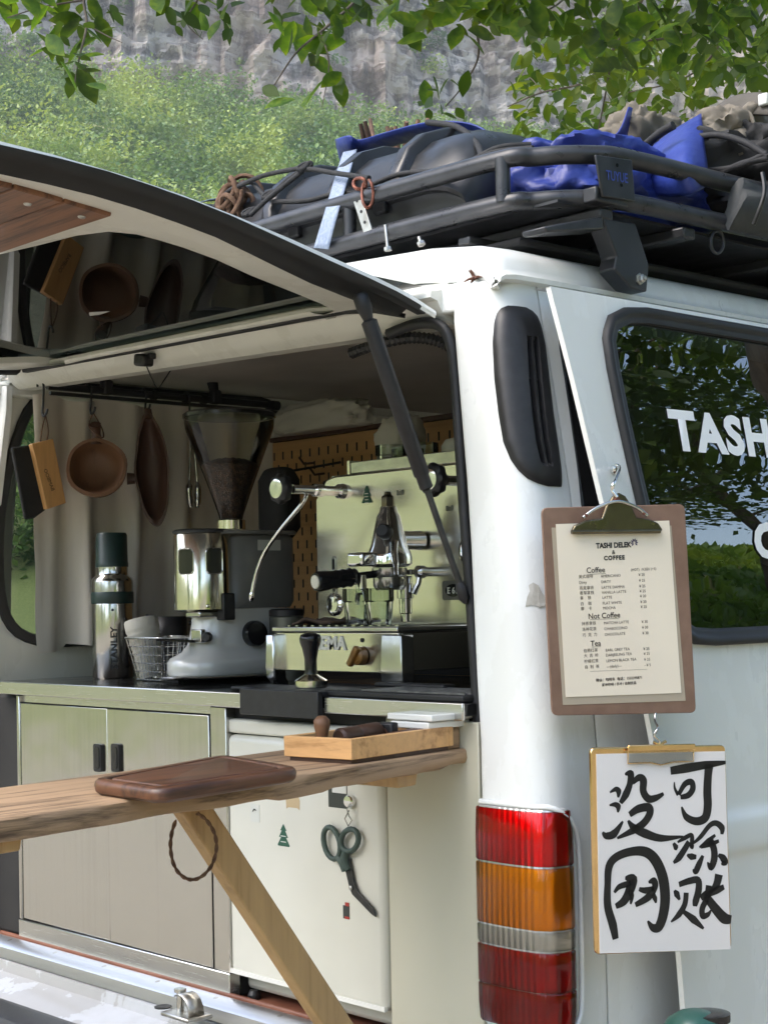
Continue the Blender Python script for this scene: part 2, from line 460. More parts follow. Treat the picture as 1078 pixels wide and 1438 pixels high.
lens('lens_red', (.92, .015, .035)); lens('lens_dark', (.66, .008, .02)); lens('lens_amber', (1, .52, .02)); lens('lens_clear', (.75, .73, .69))
m_, t_, n_, l_, p_ = nodes('reflector')
p_.inputs['Base Color'].default_value = (.75, .75, .73, 1); p_.inputs['Metallic'].default_value = .55; p_.inputs['Roughness'].default_value = .28
wv = N(t_, 'ShaderNodeTexWave'); wv.bands_direction = 'X'; wv.inputs['Scale'].default_value = 28; l_.new(coords(t_), wv.inputs[0])
w2 = N(t_, 'ShaderNodeTexWave'); w2.bands_direction = 'Z'; w2.inputs['Scale'].default_value = 5; w2.inputs['Distortion'].default_value = 1.5; l_.new(coords(t_), w2.inputs[0])
a_ = N(t_, 'ShaderNodeMath', operation='ADD'); l_.new(wv.outputs['Fac'], a_.inputs[0]); l_.new(w2.outputs['Fac'], a_.inputs[1]); bumpn(t_, p_, a_.outputs[0], .28, .004)
glassy('hopper_dark', (.10, .10, .07), 1.5)
simple('chrome_scratched', (.66, .65, .60), (.42, .41, .37), .16, metal=1, sc=14, stretch=(1, 1, 3), rvar=.1, bump=.15)
simple('letter_relief', (.72, .70, .60), rough=.35)
simple('badge_grey', (.14, .14, .12), (.18, .18, .15), .4, metal=.5, sc=30)
simple('mat_rib', (.05, .05, .05), (.16, .16, .155), .3, sc=60)
simple('plate_letters', (.03, .06, .30), rough=.4)
simple('sleeve_plastic', (.40, .34, .26), rough=.25, spec=.6)

simple('hopper_dark2', (.03, .032, .022), rough=.15)
def leafmat(name, a, b, c, tr=.45, sc=.35, rough=.5):
    m, t, ns, lk, p = nodes(name)
    f = noise_t(t, coords(t), sc, 3); g = N(t, 'ShaderNodeObjectInfo')
    col = ramp(t, f, [(.36, a), (.5, b), (.64, c)])
    hs = N(t, 'ShaderNodeHueSaturation'); mr = N(t, 'ShaderNodeMapRange'); mr.inputs[3].default_value = .55; mr.inputs[4].default_value = 1.6
    lk.new(g.outputs['Random'], mr.inputs[0]); lk.new(mr.outputs[0], hs.inputs['Value']); lk.new(col, hs.inputs['Color'])
    lk.new(hs.outputs[0], p.inputs['Base Color']); p.inputs['Roughness'].default_value = rough; p.inputs['Specular IOR Level'].default_value = .35
    tl = N(t, 'ShaderNodeBsdfTranslucent'); br = N(t, 'ShaderNodeHueSaturation'); br.inputs['Value'].default_value = 1.5; br.inputs['Hue'].default_value = .485; br.inputs['Saturation'].default_value = 1.1
    lk.new(hs.outputs[0], br.inputs['Color']); lk.new(br.outputs[0], tl.inputs[0])
    mx = N(t, 'ShaderNodeMixShader'); mx.inputs[0].default_value = tr
    lk.new(p.outputs[0], mx.inputs[1]); lk.new(tl.outputs[0], mx.inputs[2]); lk.new(mx.outputs[0], ns['Material Output'].inputs[0])
    return m
leafmat('leaf_near', (.03, .072, .010), (.062, .125, .015), (.125, .19, .02), .5, 1.5)
leafmat('leaf_canopy', (.03, .072, .010), (.075, .14, .016), (.155, .215, .024), .5, 1.2)
leafmat('leaf_tree', (.05, .11, .02), (.11, .19, .03), (.19, .26, .04), .45, .35)
leafmat('leaf_hill', (.04, .085, .024), (.10, .165, .042), (.21, .265, .06), .3, .14)
simple('bark', (.07, .055, .04), (.14, .115, .085), .9, sc=9, stretch=(1, 1, .25), bump=.8, bd=.02)

# ================================================================== THE VAN
def PX(p):
    v = Vector(p) - CAM; D = v.dot(CD)
    return IW / 2 + FPX * v.dot(CR) / D, IH / 2 + SHIFT - FPX * v.dot(CU) / D
XS = [(.2, -.03), (.55, 0), (.9, 0), (1.13, -.012), (1.45, -.045), (1.65, -.08), (1.81, -.112)]
XIN = [(.2, -.135), (1.1, -.135), (1.45, -.160), (1.76, -.205)]
YR = [(.2, 0), (1.15, 0), (1.45, .012), (1.8, .034)]
def xs(z): return interp(XS, z)
def xin(z): return interp(XIN, z)
def yr(z): return interp(YR, z)
SEAM = .128
def corner_pt(s, z, off=0):
    """rear right corner of the body by arc length from the edge of the tailgate opening"""
    a, b, y0, rc = xin(z), xs(z), yr(z), .055
    l1 = (b - rc) - a; l2 = rc * math.pi / 2
    if s < l1: return Vector((a + s, y0 - off, z))
    if s < l1 + l2:
        t = (s - l1) / rc
        n = Vector((math.sin(t), -math.cos(t), 0))
        return Vector((b - rc, y0 + rc, z)) + n * (rc + off)
    return Vector((b + off, y0 + rc + (s - l1 - l2), z))
def corner_len(z): return (xs(z) - .055 - xin(z)) + .055 * math.pi / 2 + (SEAM - yr(z) - .055)
def side_hit(px, py, off):
    z = 1.2
    for _ in range(12):
        p = UX(px, py, xs(z) + off); z = p.z
    return p
van = thing('van', 'white camper van with its rear hatch raised over a coffee bar', 'van', (-.91, 2.2, 0))

# rear corner panel (pillar), with the edge of the opening turned inwards
zs = [.40, .5, .6, .7, .8, .9, 1.0, 1.1, 1.2, 1.3, 1.4, 1.5, 1.6, 1.7, 1.76, 1.815]
rows = []
for z in zs:
    L = corner_len(z); row = [Vector((xin(z) + .012, yr(z) + .085, z)), Vector((xin(z) + .002, yr(z) + .02, z)), Vector((xin(z) + .001, yr(z) + .005, z)), Vector((xin(z) + .006, yr(z) + .0005, z))]
    row += [corner_pt(.012 + (L - .012) * k / 20, z) for k in range(21)]
    row.append(row[-1] + Vector((-.012, .0005, 0))); rows.append(row)
MB().sheet(rows).build('rear_pillar', 'white_paint', van, smooth=50)
# left pillar: mirrored about the middle of the van
MIR = -1.82
rows = [[Vector((MIR - p.x, p.y, p.z)) for p in r[1:]] for r in rows]
MB().sheet(rows).build('rear_pillar', 'white_paint', van, smooth=50)
# right side behind the sliding door
zz = [.34, .4, .5, .6, .7, .8, .9, 1.0, 1.1, 1.2, 1.3, 1.4, 1.5, 1.6, 1.7, 1.76, 1.815]
def side_sheet(y0, y1, z0=.34, z1=1.815):
    zl = [z for z in zz if z0 <= z <= z1]
    m = MB().sheet([[Vector((xs(z) - .012, y0 + .0008, z)), Vector((xs(z) - .0008, y0 + .0012, z)), Vector((xs(z), y0 + .004, z)), Vector((xs(z), lerp(y0, y1, .5), z)), Vector((xs(z), y1, z))] for z in zl])
    return m
side_sheet(SEAM + .004, 1.30).build('side_panel', 'white_paint', van, smooth=50)
side_sheet(2.35, 4.25).build('side_panel', 'white_paint', van, smooth=50)
MB().sheet([[Vector((xs(z), y, z)) for y in (1.30, 2.35)] for z in (.34, .4, .5)]).build('door_sill', 'white_paint', van, smooth=50)
MB().bb(-.06, -.045, SEAM - .05, SEAM + .05, .36, 1.4).build('seam_backing', 'rubber', van)
# dark quarter glass behind the slid-back door
ql = [side_hit(a, b, .003) for a, b in ((800, 450), (790, 453), (785, 463), (787, 490), (794, 530), (804, 600), (811, 650), (818, 707), (838, 830), (855, 890))]
MB().prism(ql + [Vector((xs(1.19) + .003, 1.15, 1.19)), Vector((xs(1.72) + .003, 1.15, 1.72))], (-.006, 0, 0)).build('quarter_window', 'black_gloss', van)
# far side: outer skin with a window opening, and its inner wall
XL = -1.66
def leftwin(x):
    pix = [(100, 548), (52, 568), (27, 618), (7, 700), (1, 780), (7, 850), (27, 884), (62, 897)]
    pts = [UX(a, b, XL) for a, b in pix]
    pts = [Vector((x, p.y, p.z)) for p in pts]
    pts = smoothpath(pts, 3)
    zb, zt, ye = pts[-1].z - .004, pts[0].z + .004, .86
    for c, (sy, sz) in (((ye - .07, zb + .07), (1, -1)), ((ye - .07, zt - .07), (1, 1))):
        for k in range(6):
            a = R(90 * k / 5)
            if sz < 0: pts.append(Vector((x, c[0] + .07 * math.sin(a), c[1] - .07 * math.cos(a))))
            else: pts.append(Vector((x, c[0] + .07 * math.cos(a), c[1] + .07 * math.sin(a))))
    return pts
lw = leftwin(XL)
outer = [Vector((XL, -.02, .58)), Vector((XL, 3.2, .58)), Vector((XL, 3.2, 1.90)), Vector((XL, -.02, 1.90))]
om = ringmatch(outer, lw, (1, 0, 0))
wall = MB(); ringplate(wall, om, lw); ringplate(wall, lw, [p + Vector((-.05, 0, 0)) for p in lw])
wall.build('left_wall', 'white_inner', van, smooth=40)
lo = [Vector((MIR + .03, p.y, p.z)) for p in lw]
ow = [Vector((MIR + .03, .11, .34)), Vector((MIR + .03, 4.25, .34)), Vector((MIR + .11, 4.25, 1.815)), Vector((MIR + .11, .11, 1.815))]
ringplate(MB(), ringmatch(ow, lo, (1, 0, 0)), lo).build('left_side', 'white_paint', van, smooth=40)
sl = MB(); rr = []
for d, h in ((-.020, .001), (-.018, .012), (-.004, .014), (.004, .008), (.006, -.02)):
    rr.append([p + Vector((h, 0, 0)) for p in offset_loop(lw, (1, 0, 0), d)])
rr2 = [r + [r[0]] for r in rr]
sl.loft(rr2, False, False).build('left_window_seal', 'rubber', van, smooth=60)
MB().add([p + Vector((-.03, 0, 0)) for p in lw], [tuple(range(len(lw)))]).build('left_window_glass', 'clear_tint', van)
# cantrail trim along the far wall, ceiling, floor, front bulkhead, near inner wall
MB().bb(XL + .001, XL + .03, .0, 3.2, 1.795, 1.825).build('cantrail_trim', 'white_inner', van, bevel=.006)
MB().bb(XL, -.14, .085, 3.2, 1.848, 1.864).build('ceiling', 'ceiling_grey', van)
MB().bb(XL, -.10, .0, 3.2, .565, .598).build('load_floor', 'floor_brown', van)
MB().bb(XL - .03, -.12, 3.2, 3.23, .58, 1.90).build('bulkhead', 'inner_trim', van)
MB().sheet([[Vector((xin(z) - .0, y, z)) for y in (.09, 1.28)] for z in (.58, 1.1, 1.45, 1.76, 1.85)]).build('inner_side_trim', 'inner_trim', van)
# dark trim beside the cabinet on the far jamb
MB().bb(-1.655, -1.540, .012, .06, .60, 1.13).build('jamb_trim', 'dark_trim', van, bevel=.01)
# roof: cross-section swept along the van, closed at the rear by a rolled edge
prof = [(-.112, 1.812), (-.098, 1.815), (-.096, 1.822), (-.108, 1.826), (-.112, 1.836), (-.117, 1.85), (-.13, 1.866), (-.17, 1.882), (-.28, 1.897), (-.55, 1.912), (-.91, 1.918)]
prof += [(MIR - x, z) for x, z in prof[-2::-1]]
rows = []
for y, dz, sh in ((.052, -.060, .10), (.036, -.045, .045), (.036, -.03, .02), (.044, -.012, .008), (.066, -.003, 0), (.13, 0, 0), (1.0, 0, 0), (2.6, 0, 0), (3.6, -.02, .02), (4.25, -.12, .08)):
    row = []
    for x, z in prof:
        c = -.91; k = (x - c)
        e = min(1, max(0, (z - 1.815) / .07))
        row.append(Vector((c + k * (1 - sh * .25), y, max(1.80, z + dz * (1 if z > 1.83 else .25)))))
    rows.append(row)
MB().sheet(rows).build('roof', 'white_paint', van, smooth=60)
# rear header over the opening: a pressed rail that faces down and backwards
hp = [(.060, 1.835), (.042, 1.812), (.012, 1.806), (.010, 1.796), (.026, 1.792), (.034, 1.778), (.046, 1.766), (.060, 1.757), (.095, 1.757), (.10, 1.848)]
def hp2(x):
    c = lerp(.004, .050, max(0, min(1, (-.25 - x) / 1.35))); return [(y, z + (c if z < 1.84 else .03)) for y, z in hp]
MB().loft([[Vector((x, y, z)) for y, z in hp2(x)] for x in (-1.60, -1.5, -1.35, -1.2, -1.0, -.8, -.6, -.45, -.33, -.23)]).build('rear_header', 'white_inner', van, smooth=30)
MB().bb(-.238, -.150, .0365, .075, 1.775, 1.822).build('corner_filler', 'white_paint', van, bevel=.006, seg=3)
wl = MB(); 
# weatherstrip turning down the near side of the opening
cp = smoothpath([(-.36, .040, 1.762), (-.29, .036, 1.768), (-.235, .034, 1.758), (-.212, .036, 1.725), (-.204, .038, 1.66), (-.186, .03, 1.5), (-.158, .022, 1.2), (-.146, .02, .9), (-.146, .02, .62)], 6)
wl.tube(cp, .0095, 8)
wl.build('weatherstrip', 'rubber', van, smooth=60)
# corrugated wiring conduit under the header
cp = smoothpath([(-.47, .055, 1.745), (-.40, .055, 1.752), (-.32, .06, 1.752), (-.26, .07, 1.735), (-.222, .085, 1.70), (-.21, .10, 1.66)], 14)
MB().tube(cp, [.0075 if i % 2 else .0105 for i in range(len(cp))], 8).build('wiring_conduit', 'black_plastic', van, smooth=30)
# sill: floor edging, aluminium strip, pressed white shelf, bumper
MB().bb(-1.60, -.14, -.008, .001, .596, .610).build('floor_edging', 'floor_brown', van, bevel=.003)
MB().loft([[Vector((x, y, z)) for y, z in ((-.010, .604), (-.040, .598), (-.048, .592), (-.050, .570), (-.03, .565), (-.008, .57))] for x in (-1.605, -.14)]).build('sill_strip', 'alu', van, smooth=30)
for k in range(8):
    x = -1.53 + k * .185
    MB().lathe([(.006, 0), (.006, .0015), (.002, .002)], (x, -.022, .600), (0, -.2, 1), 10).build('sill_screw', 'zinc', van)
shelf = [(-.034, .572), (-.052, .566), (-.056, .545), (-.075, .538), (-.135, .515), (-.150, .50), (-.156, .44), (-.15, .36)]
MB().sheet([[Vector((x, y + .004 * noise.noise(Vector((x * 3, y * 9, 0))), z)) for y, z in shelf] for x in [-1.62 + 1.5 * k / 12 for k in range(13)]]).build('sill_shelf', 'shaded_sill_paint', van, smooth=35)
bp = [(-.158, .535), (-.19, .545), (-.235, .535), (-.26, .50), (-.265, .40), (-.25, .30), (-.15, .29)]
rows = []
for k in range(22):
    t = k / 21; x = -1.87 + 1.93 * t
    e = max(0, abs(t - .5) * 2 - .82) / .18
    rows.append([Vector((x, y + .10 * e * e, z - (0 if x < -.9 else min(1, (x + .9) / .3) * .075))) for y, z in bp])
MB().sheet(rows).build('bumper', 'black_plastic', van, smooth=40)
MB().sheet([[Vector((x, y, z)) for y, z in ((-.135, .512), (-.17, .521), (-.20, .522))] for x in [-1.75 + k * .08 for k in range(12)]]).build('bumper_pad', 'rubber', van, smooth=40)
# latch striker on the shelf
st = MB(); c = UY(262, 1422, -.095); print('latch', c)
st.box(c + Vector((0, 0, -.004)), (.085, .055, .008)); st.build('striker_plate', 'zinc', van, bevel=.003)
st = MB(); st.tube([c + Vector((-.018, 0, 0)), c + Vector((-.018, 0, .036))], .007, 10); st.lathe([(.011, 0), (.011, .006)], c + Vector((-.018, 0, .034)), n=12)
st.build('striker_pin', 'chrome_dull', van, smooth=40)
b = MB().sheet([[c + Vector((.0 + .03 * math.sin(a), y, .034 * math.cos(a))) for a in [R(-30 + 24 * k) for k in range(6)]] for y in (-.016, .016)])
b.build('striker_hood', 'zinc', van, solid=.003, smooth=60)
MB().lathe([(.016, 0), (.016, .002), (.012, .003)], c + Vector((-.055, -.012, .002)), n=16).build('shelf_plug', 'rubber', van)

# tail lamp on the corner: housing and four lenses that wrap round it
def lampring(z, o=0):
    p = [(-.128, .02), (-.1375, .002), (-.136, -.010), (-.128, -.016), (-.09, -.018), (-.05, -.0175), (-.015, -.013), (.006, -.002), (.016, .018), (.018, .036), (.012, .046), (-.01, .05), (-.06, .05)]
    e = 0
    return [Vector((x + (o if x > 0 else 0), y, z)) for x, y in p]
Z0, Z1 = .677, 1.002
def lampsec(name, za, zb, mat, parent, inset=0):
    zl = [za, za + .002, lerp(za, zb, .5), zb - .002, zb]; rows = []
    for i, z in enumerate(zl):
        ring = lampring(z); c = Vector((-.06, .02, z))
        top = max(0, (z - (Z1 - .022)) / .022) if z > Z1 - .022 else 0; bot = max(0, ((Z0 + .022) - z) / .022)
        sc = (.985 if i in (0, len(zl) - 1) else 1) - inset
        ring = [c + Vector(((p.x - c.x) * (sc - .05 * (top + bot) ** 2 * (1 if p.x > 0 else 0)), (p.y - c.y) * (sc - .1 * (top + bot) ** 2), 0)) for p in ring]
        rows.append(ring)
    return MB().loft(rows).build(name, mat, parent, smooth=35)
housing = lampsec('tail_lamp', Z0 - .002, Z1 + .002, 'reflector', van, .06)
def redsec(a, b, n, m):
    for k in range(n): lampsec(m[0], lerp(a, b, k / n) + .0006, lerp(a, b, (k + 1) / n) - .0006, m[1], housing)
redsec(.921, Z1, 1, ('stop_lens', 'lens_red')); redsec(.827, .919, 1, ('turn_lens', 'lens_amber'))
redsec(.797, .825, 1, ('reverse_lens', 'lens_clear')); redsec(Z0, .795, 2, ('rear_lens', 'lens_dark'))
# raised rim that frames the lamp on the pillar
rim = [corner_pt(.004 + (corner_len(.85) - .004) * 0, Z1)]
pth = [Vector((-.13, -.004, Z1 + .006)), Vector((-.03, -.004, Z1 + .006)), Vector((.004, .012, Z1 + .004)), Vector((.012, .045, Z1 - .02)), Vector((.008, .062, Z1 - .06)), Vector((.008, .064, .84)), Vector((.008, .062, Z0 + .05)), Vector((.010, .05, Z0 + .01)), Vector((-.0, .02, Z0 - .012)), Vector((-.04, -.004, Z0 - .014)), Vector((-.13, -.004, Z0 - .012))]
MB().tube(smoothpath(pth, 5), .0045, 8).build('lamp_surround', 'white_paint', van, smooth=60)

# air vent low-profile plastic moulding wrapped over the corner
def s_at(px, z):
    a, b = 0, .40
    for _ in range(40):
        m = (a + b) / 2
        if PX(corner_pt(m, z, .006))[0] < px: a = m
        else: b = m
    return a
edge = [(429, 714, 742), (433, 703, 752), (440, 697, 758), (452, 693, 762), (480, 690, 768), (530, 692, 774), (580, 698, 780), (620, 705, 786), (645, 716, 789), (660, 727, 791), (672, 741, 792), (679, 756, 792), (683, 772, 791)]
tl = [(y, a) for y, a, b in edge]; tr_ = [(y, b) for y, a, b in edge]
ztab = []
for y, a, b in edge:
    z = 1.6
    for _ in range(20):
        p = corner_pt(s_at((a + b) / 2, z), z, .006); z += (PX(p)[1] - y) / 960
    ztab.append(z)
yt = [(y, z) for (y, a, b), z in zip(edge, ztab)]
rows = []; NR = 72; slots = [[], []]
for i in range(NR + 1):
    v = i / NR; py = lerp(429, 683, v); z = interp(yt, py)
    a, b = s_at(interp(tl, py), z), s_at(interp(tr_, py), z)
    uc = .50 + .10 * (1 - v); ss = min(1, max(0, (v - .17) / .025)) * min(1, max(0, (.88 - v) / .025))
    cols = [(uc - .10) * (k / 12) for k in range(12)]
    cols = [(u, 0) for u in cols] + [(uc - .10, 0), (uc - .092, 1), (uc - .01, 1), (uc - .002, .15), (uc + .045, .15), (uc + .053, 1), (uc + .135, 1), (uc + .143, 0)]
    e0 = uc + .143; cols += [(e0 + (1 - e0) * k / 10, 0) for k in range(1, 11)]
    row = []
    for u, dp in cols:
        h = .013 * (1 - (2 * u - 1) ** 6) * (1 - (2 * v - 1) ** 10) + .0008
        bar = 1 - max(0, 1 - min(abs(v - .40), abs(v - .66)) / .006)
        row.append(corner_pt(lerp(a, b, u), z, max(.0012, h - .016 * dp * ss * (bar if dp == 1 else 1)))); 
    rows.append(row)
    if .20 < v < .855:
        for k0, (q0, q1) in enumerate(((uc - .088, uc - .014), (uc + .057, uc + .131))): slots[k0].append([corner_pt(lerp(a, b, q), z, .0026) for q in (q0, q1)])
vent_o = MB().sheet(rows).build('air_vent', 'black_plastic', van, smooth=38)
for sl_ in slots: MB().sheet(sl_).build('vent_slot', 'dark_trim', vent_o)

# tailgate, hinged at the header and raised a little above level
GV = Vector((0, -.985, .173)).normalized(); GN = Vector((1, 0, 0)).cross(GV)
if GN.z > 0: GN = -GN                        # GN points down, to the inner face
G0 = Vector((-.21, 0, 1.772)); GL, GW = 1.06, 1.35
GB = [(-.05, -.01), (0, 0), (.057, .009), (.125, .014), (.215, .016), (.312, .0185), (.442, .020), (.533, .018), (.618, .013), (.7, .006), (.775, -.003), (.9, -.022), (1.08, -.06)]
def GC(u, v):                                                  # near the hinge the gate rises from its rounded corner to a flat middle
    t = min(1, max(0, -u) / .26); k = lerp(1, .06, min(1, max(0, v) / .24) ** .8)
    return (.060 * (1 - (1 - t) ** 2) + .026 * max(0, min(1, (-u - .26) / 1.1))) * k
def GP(u, v, off=0): return G0 + Vector((u, 0, 0)) + GV * v + GN * (off - interp(GB, v) - GC(u, v))
def GU(px, py, off):
    v = .3; u = -.2
    for _ in range(24):
        o = off - interp(GB, v) - GC(u, v); p = UP(px, py, G0 + GN * o, GN); v = .5 * v + .5 * (p - G0).dot(GV); u = .5 * u + .5 * (p.x + .21)
    return (p.x + .21, v)
sk = MB()
def skinrow(v, o): return [GP(.004, v, o + .008), GP(.002, v, o + .001), GP(-.012, v, o - .002), GP(-.15, v, o - .004), GP(-.3, v, o - .006), GP(-.5, v, o - .006), GP(-GW / 2, v, o - .006), GP(-GW + .5, v, o - .012), GP(-GW + .3, v, o - .012), GP(-GW + .15, v, o - .012), GP(-GW + .02, v, o - .012), GP(-GW, v, o - .004), GP(-GW - .004, v, o + .004)]
sk.sheet([skinrow(v, o) for v, o in ((0, -.002), (.06, -.004), (.13, -.004), (.2, -.005), (.3, -.006), (.4, -.006), (.5, -.006), (.6, -.005), (.7, -.004), (.8, -.004), (.9, -.002), (GL - .05, .004), (GL, .03))])
gate = sk.build('tailgate', 'white_paint', van, smooth=45)
for sd_ in (1, -1):
    mu = lambda u: u if sd_ > 0 else -GW - u
    lip = MB().sheet([[GP(mu(.004), v, .004), GP(mu(.001), v, .010), GP(mu(-.008), v, .0105), GP(mu(-.016), v, .006)] for v in (0, .06, .13, .2, .3, .4, .5, .6, .7, .8, .9, GL)])
    lip.build('tailgate_lip', 'white_paint', gate, smooth=50)
    # black weather seal that runs down each side of the gate
    so = sorted([GU(a, b, .006)[::-1] for a, b in ((0, 205), (150, 242), (300, 294), (450, 362), (585, 426))])
    si = sorted([GU(a, b, .024)[::-1] for a, b in ((0, 240), (150, 275), (300, 328), (450, 401), (560, 447))])
    so += [(GL, so[-1][1] - .004)]; si += [(GL, si[-1][1] - .01)]
    rows = []
    for k in range(16):
        v = lerp(.02, GL - .03, k / 15); a, b = interp(so, v), interp(si, v)
        rows.append([GP(mu(lerp(a, b, f)), v, o) for f, o in ((0, .004), (.04, .012), (.22, .018), (.36, .010), (.46, .011), (.60, .024), (.80, .031), (.94, .026), (1, .012))])
    MB().sheet(rows).build('tailgate_seal', 'rubber', gate, smooth=55)
# inner pressing with the window opening
wpix = [(478, 437), (445, 424), (408, 408), (350, 385), (300, 362), (255, 346), (222, 336), (190, 328), (150, 325), (105, 332), (56, 345), (0, 358)]
wp = [GU(a, b, .02) for a, b in wpix]
left = [(-GW - u, v) for u, v in wp[::-1]]
vb0 = .016
loop = wp + [(-.5, .585), (-.85, .585)] + left + [(-1.0, vb0), (-.7, vb0), (-.4, vb0), (wp[0][0] - .05, vb0)]
lv3 = [Vector((u, v, 0)) for u, v in loop]
vv_ = [.03, .15, .3, .45, .6, .75, .9, GL - .045]
rs_ = [Vector((interp(si, v) + .006, v, 0)) for v in vv_]
ov3 = ringmatch(rs_ + [Vector((-GW - p.x, p.y, 0)) for p in rs_[::-1]], lv3, (0, 0, 1))
ip = MB(); prev = None
for t_, off in ((0, .014), (.04, .020), (.25, .024), (.5, .026), (.75, .026), (.92, .024), (1, .019), (1, .006)):
    ring = [GP(*(a_.lerp(b_, t_)).xy, off) for a_, b_ in zip(ov3, lv3)]
    if prev: ringplate(ip, prev, ring)
    prev = ring
ip.build('tailgate_inner', 'white_inner', gate, smooth=40)
q0, q1, q2 = GP(-.25, .05, .006), GP(-1.12, .05, .006), GP(-.65, .46, .006)
_e1 = (q1 - q0).normalized(); _e2 = (q2 - q0); _e2 = (_e2 - _e1 * _e2.dot(_e1)).normalized()
MB().add([q0 + _e1 * a_ + _e2 * b_ for a_, b_ in ((-.22, -.045), (1.10, -.045), (1.10, .60), (-.10, .60))], [(0, 1, 2, 3)]).build('tailgate_glass', 'gate_glass', gate)
MB().sheet([[GP(lerp(-.075, -GW + .075, k / 16), v, o) for k in range(17)] for v, o in ((-.006, .018), (-.006, .026), (.006, .026), (.010, .018))]).build('hinge_rubber', 'rubber', gate, smooth=30)
# wooden lining boards below the window: planks across the gate
_ua, _va = GU(160, 305, .03); _ub, _vb = GU(0, 261, .03); _vn = GU(60, 336, .03)[1]
vb = [_vn + .076 * k for k in range(6)]
for k in range(5):
    a, b = vb[k] + .001, vb[k + 1] - .001
    r0 = _ua + (a - _va) * (_ub - _ua) / (_vb - _va); r1 = _ua + (b - _va) * (_ub - _ua) / (_vb - _va)
    us = [lerp(0, 1, q / 10) for q in range(11)]
    MB().loft([[GP(lerp(r0, -GW - r0, q), a, .020), GP(lerp(r0, -GW - r0, q), a, .030), GP(lerp(r1, -GW - r1, q), b, .030), GP(lerp(r1, -GW - r1, q), b, .020)] for q in us]).build('lining_board', 'gate_wood', gate, bevel=.002)
for px, py in ((39, 286), (115, 304)):
    u, v = GU(px, py, .03)
    MB().lathe([(.006, 0), (.005, .002), (.001, .003)], GP(u, v, .030), GN, 12).build('board_screw', 'zinc', gate)
# gas strut
_u, _v = GU(508, 420, .034); a = GP(_u, _v, .036); bpt = Vector((-.168, .012, 1.315))
dirn = (bpt - a).normalized(); ln = (bpt - a).length
strut = MB().lathe([(.006, .03), (.0125, .034), (.0125, ln * .575), (.0105, ln * .58), (.0105, ln * .62), (.006, ln * .625)], a, dirn, 16).build('gas_strut', 'black_plastic', van, smooth=40)
MB().lathe([(.0052, ln * .6), (.0052, ln - .01)], a, dirn, 12).build('strut_rod', 'blade_dark', strut, smooth=40)
MB().lathe([(.008, -.012), (.0125, -.006), (.0125, .012), (.008, .03), (.006, .036)], a, dirn, 14).build('strut_socket', 'black_plastic', strut, smooth=40)
MB().lathe([(.006, ln - .03), (.009, ln - .022), (.009, ln - .005), (.004, ln + .004)], a, dirn, 12).build('strut_foot', 'black_plastic', strut, smooth=40)
# sliding door pushed back over the rear quarter
OFF = .072
ledge = [(772, 402), (800, 510), (823, 605), (847, 705), (880, 850), (915, 1020), (945, 1240), (955, 1340), (963, 1438)]
lz = sorted([(p.z, p.y) for p in (side_hit(a, b, OFF) for a, b in ledge)])
ZT = lz[-1][0]
def yl(z):
    return interp(lz, z)
wleft = [(905, 452), (880, 452), (862, 461), (858, 480), (864, 520), (876, 580), (895, 665), (912, 742), (932, 815), (943, 850), (953, 872), (972, 884), (1000, 886)]
wlp = [side_hit(a, b, OFF) for a, b in wleft]
WR = 1.10
zt_, zb_ = wlp[0].z, wlp[-1].z
def dsurf(y, z, off=0):
    # body crease and slight barrel
    k = 0
    return Vector((xs(z) + OFF + off, y, z))
wtab = sorted([(p.z, p.y) for p in wlp])
def winL(z): return interp(wtab, z)
def winR(z): 
    r = .05; e = 0
    if z > zt_ - r: e = r - math.sqrt(max(0, r * r - (z - (zt_ - r)) ** 2))
    if z < zb_ + r: e = r - math.sqrt(max(0, r * r - ((zb_ + r) - z) ** 2))
    return WR - e
wrows = sorted(set([p.z for p in wlp] + [lerp(zb_, zt_, k / 14) for k in range(1, 14)]))
def crease(z):
    # two pressed steps along the lower door
    h = 0
    for z0, dd in ((.965, .010), (.905, -.010)):
        h += dd / (1 + math.exp(-(z - z0) * 260)) * -1
    return h
low = [z for z in [.36, .45, .55, .65, .75, .80, .86, .885, .895, .90, .905, .91, .915, .925, .945, .955, .96, .965, .97, .975, .985, 1.0, 1.04, 1.08] if z < zb_ - .01]
high = [lerp(zt_, ZT, k / 4) for k in range(1, 5)]
def full(z):
    a, b = yl(z), 1.32
    L = [lerp(a, winL(min(max(z, zb_), zt_)), t) for t in (0, .03, .35, .7, 1)]
    Rr = [lerp(winR(min(max(z, zb_), zt_)), b, t) for t in (0, .3, .7, 1)]
    Mid = [lerp(L[-1], Rr[0], t) for t in (.25, .5, .75)]
    return [dsurf(y, z, crease(z)) for y in L + Mid + Rr]
def edge_in(p): return p + Vector((-.03, .004, 0))
dm = MB()
rows = [full(z) for z in low + [zb_ - .004, zb_]]
dm.sheet(rows)
dm.sheet([full(z) for z in [zt_] + high])
dm.sheet([[dsurf(lerp(yl(z), winL(z), t), z) for t in (0, .03, .35, .7, 1)] for z in wrows])
dm.sheet([[dsurf(lerp(winR(z), 1.32, t), z) for t in (0, .3, .7, 1)] for z in wrows])
allz = low + [zb_ - .004] + wrows + high
dm.sheet([[dsurf(yl(z), z, crease(z)), dsurf(yl(z) + .0012, z, -.003), dsurf(yl(z) + .002, z, -.011)] for z in allz])
dm.sheet([[p, p + Vector((-.035, 0, 0))] for p in full(ZT)])
door = dm.build('sliding_door', 'grey_door', van, smooth=40)
bm = bmesh.new(); bm.from_mesh(door.data); bmesh.ops.remove_doubles(bm, verts=bm.verts, dist=.0003); bmesh.ops.recalc_face_normals(bm, faces=bm.faces); bm.to_mesh(door.data); bm.free()
shade(door.data, 40)
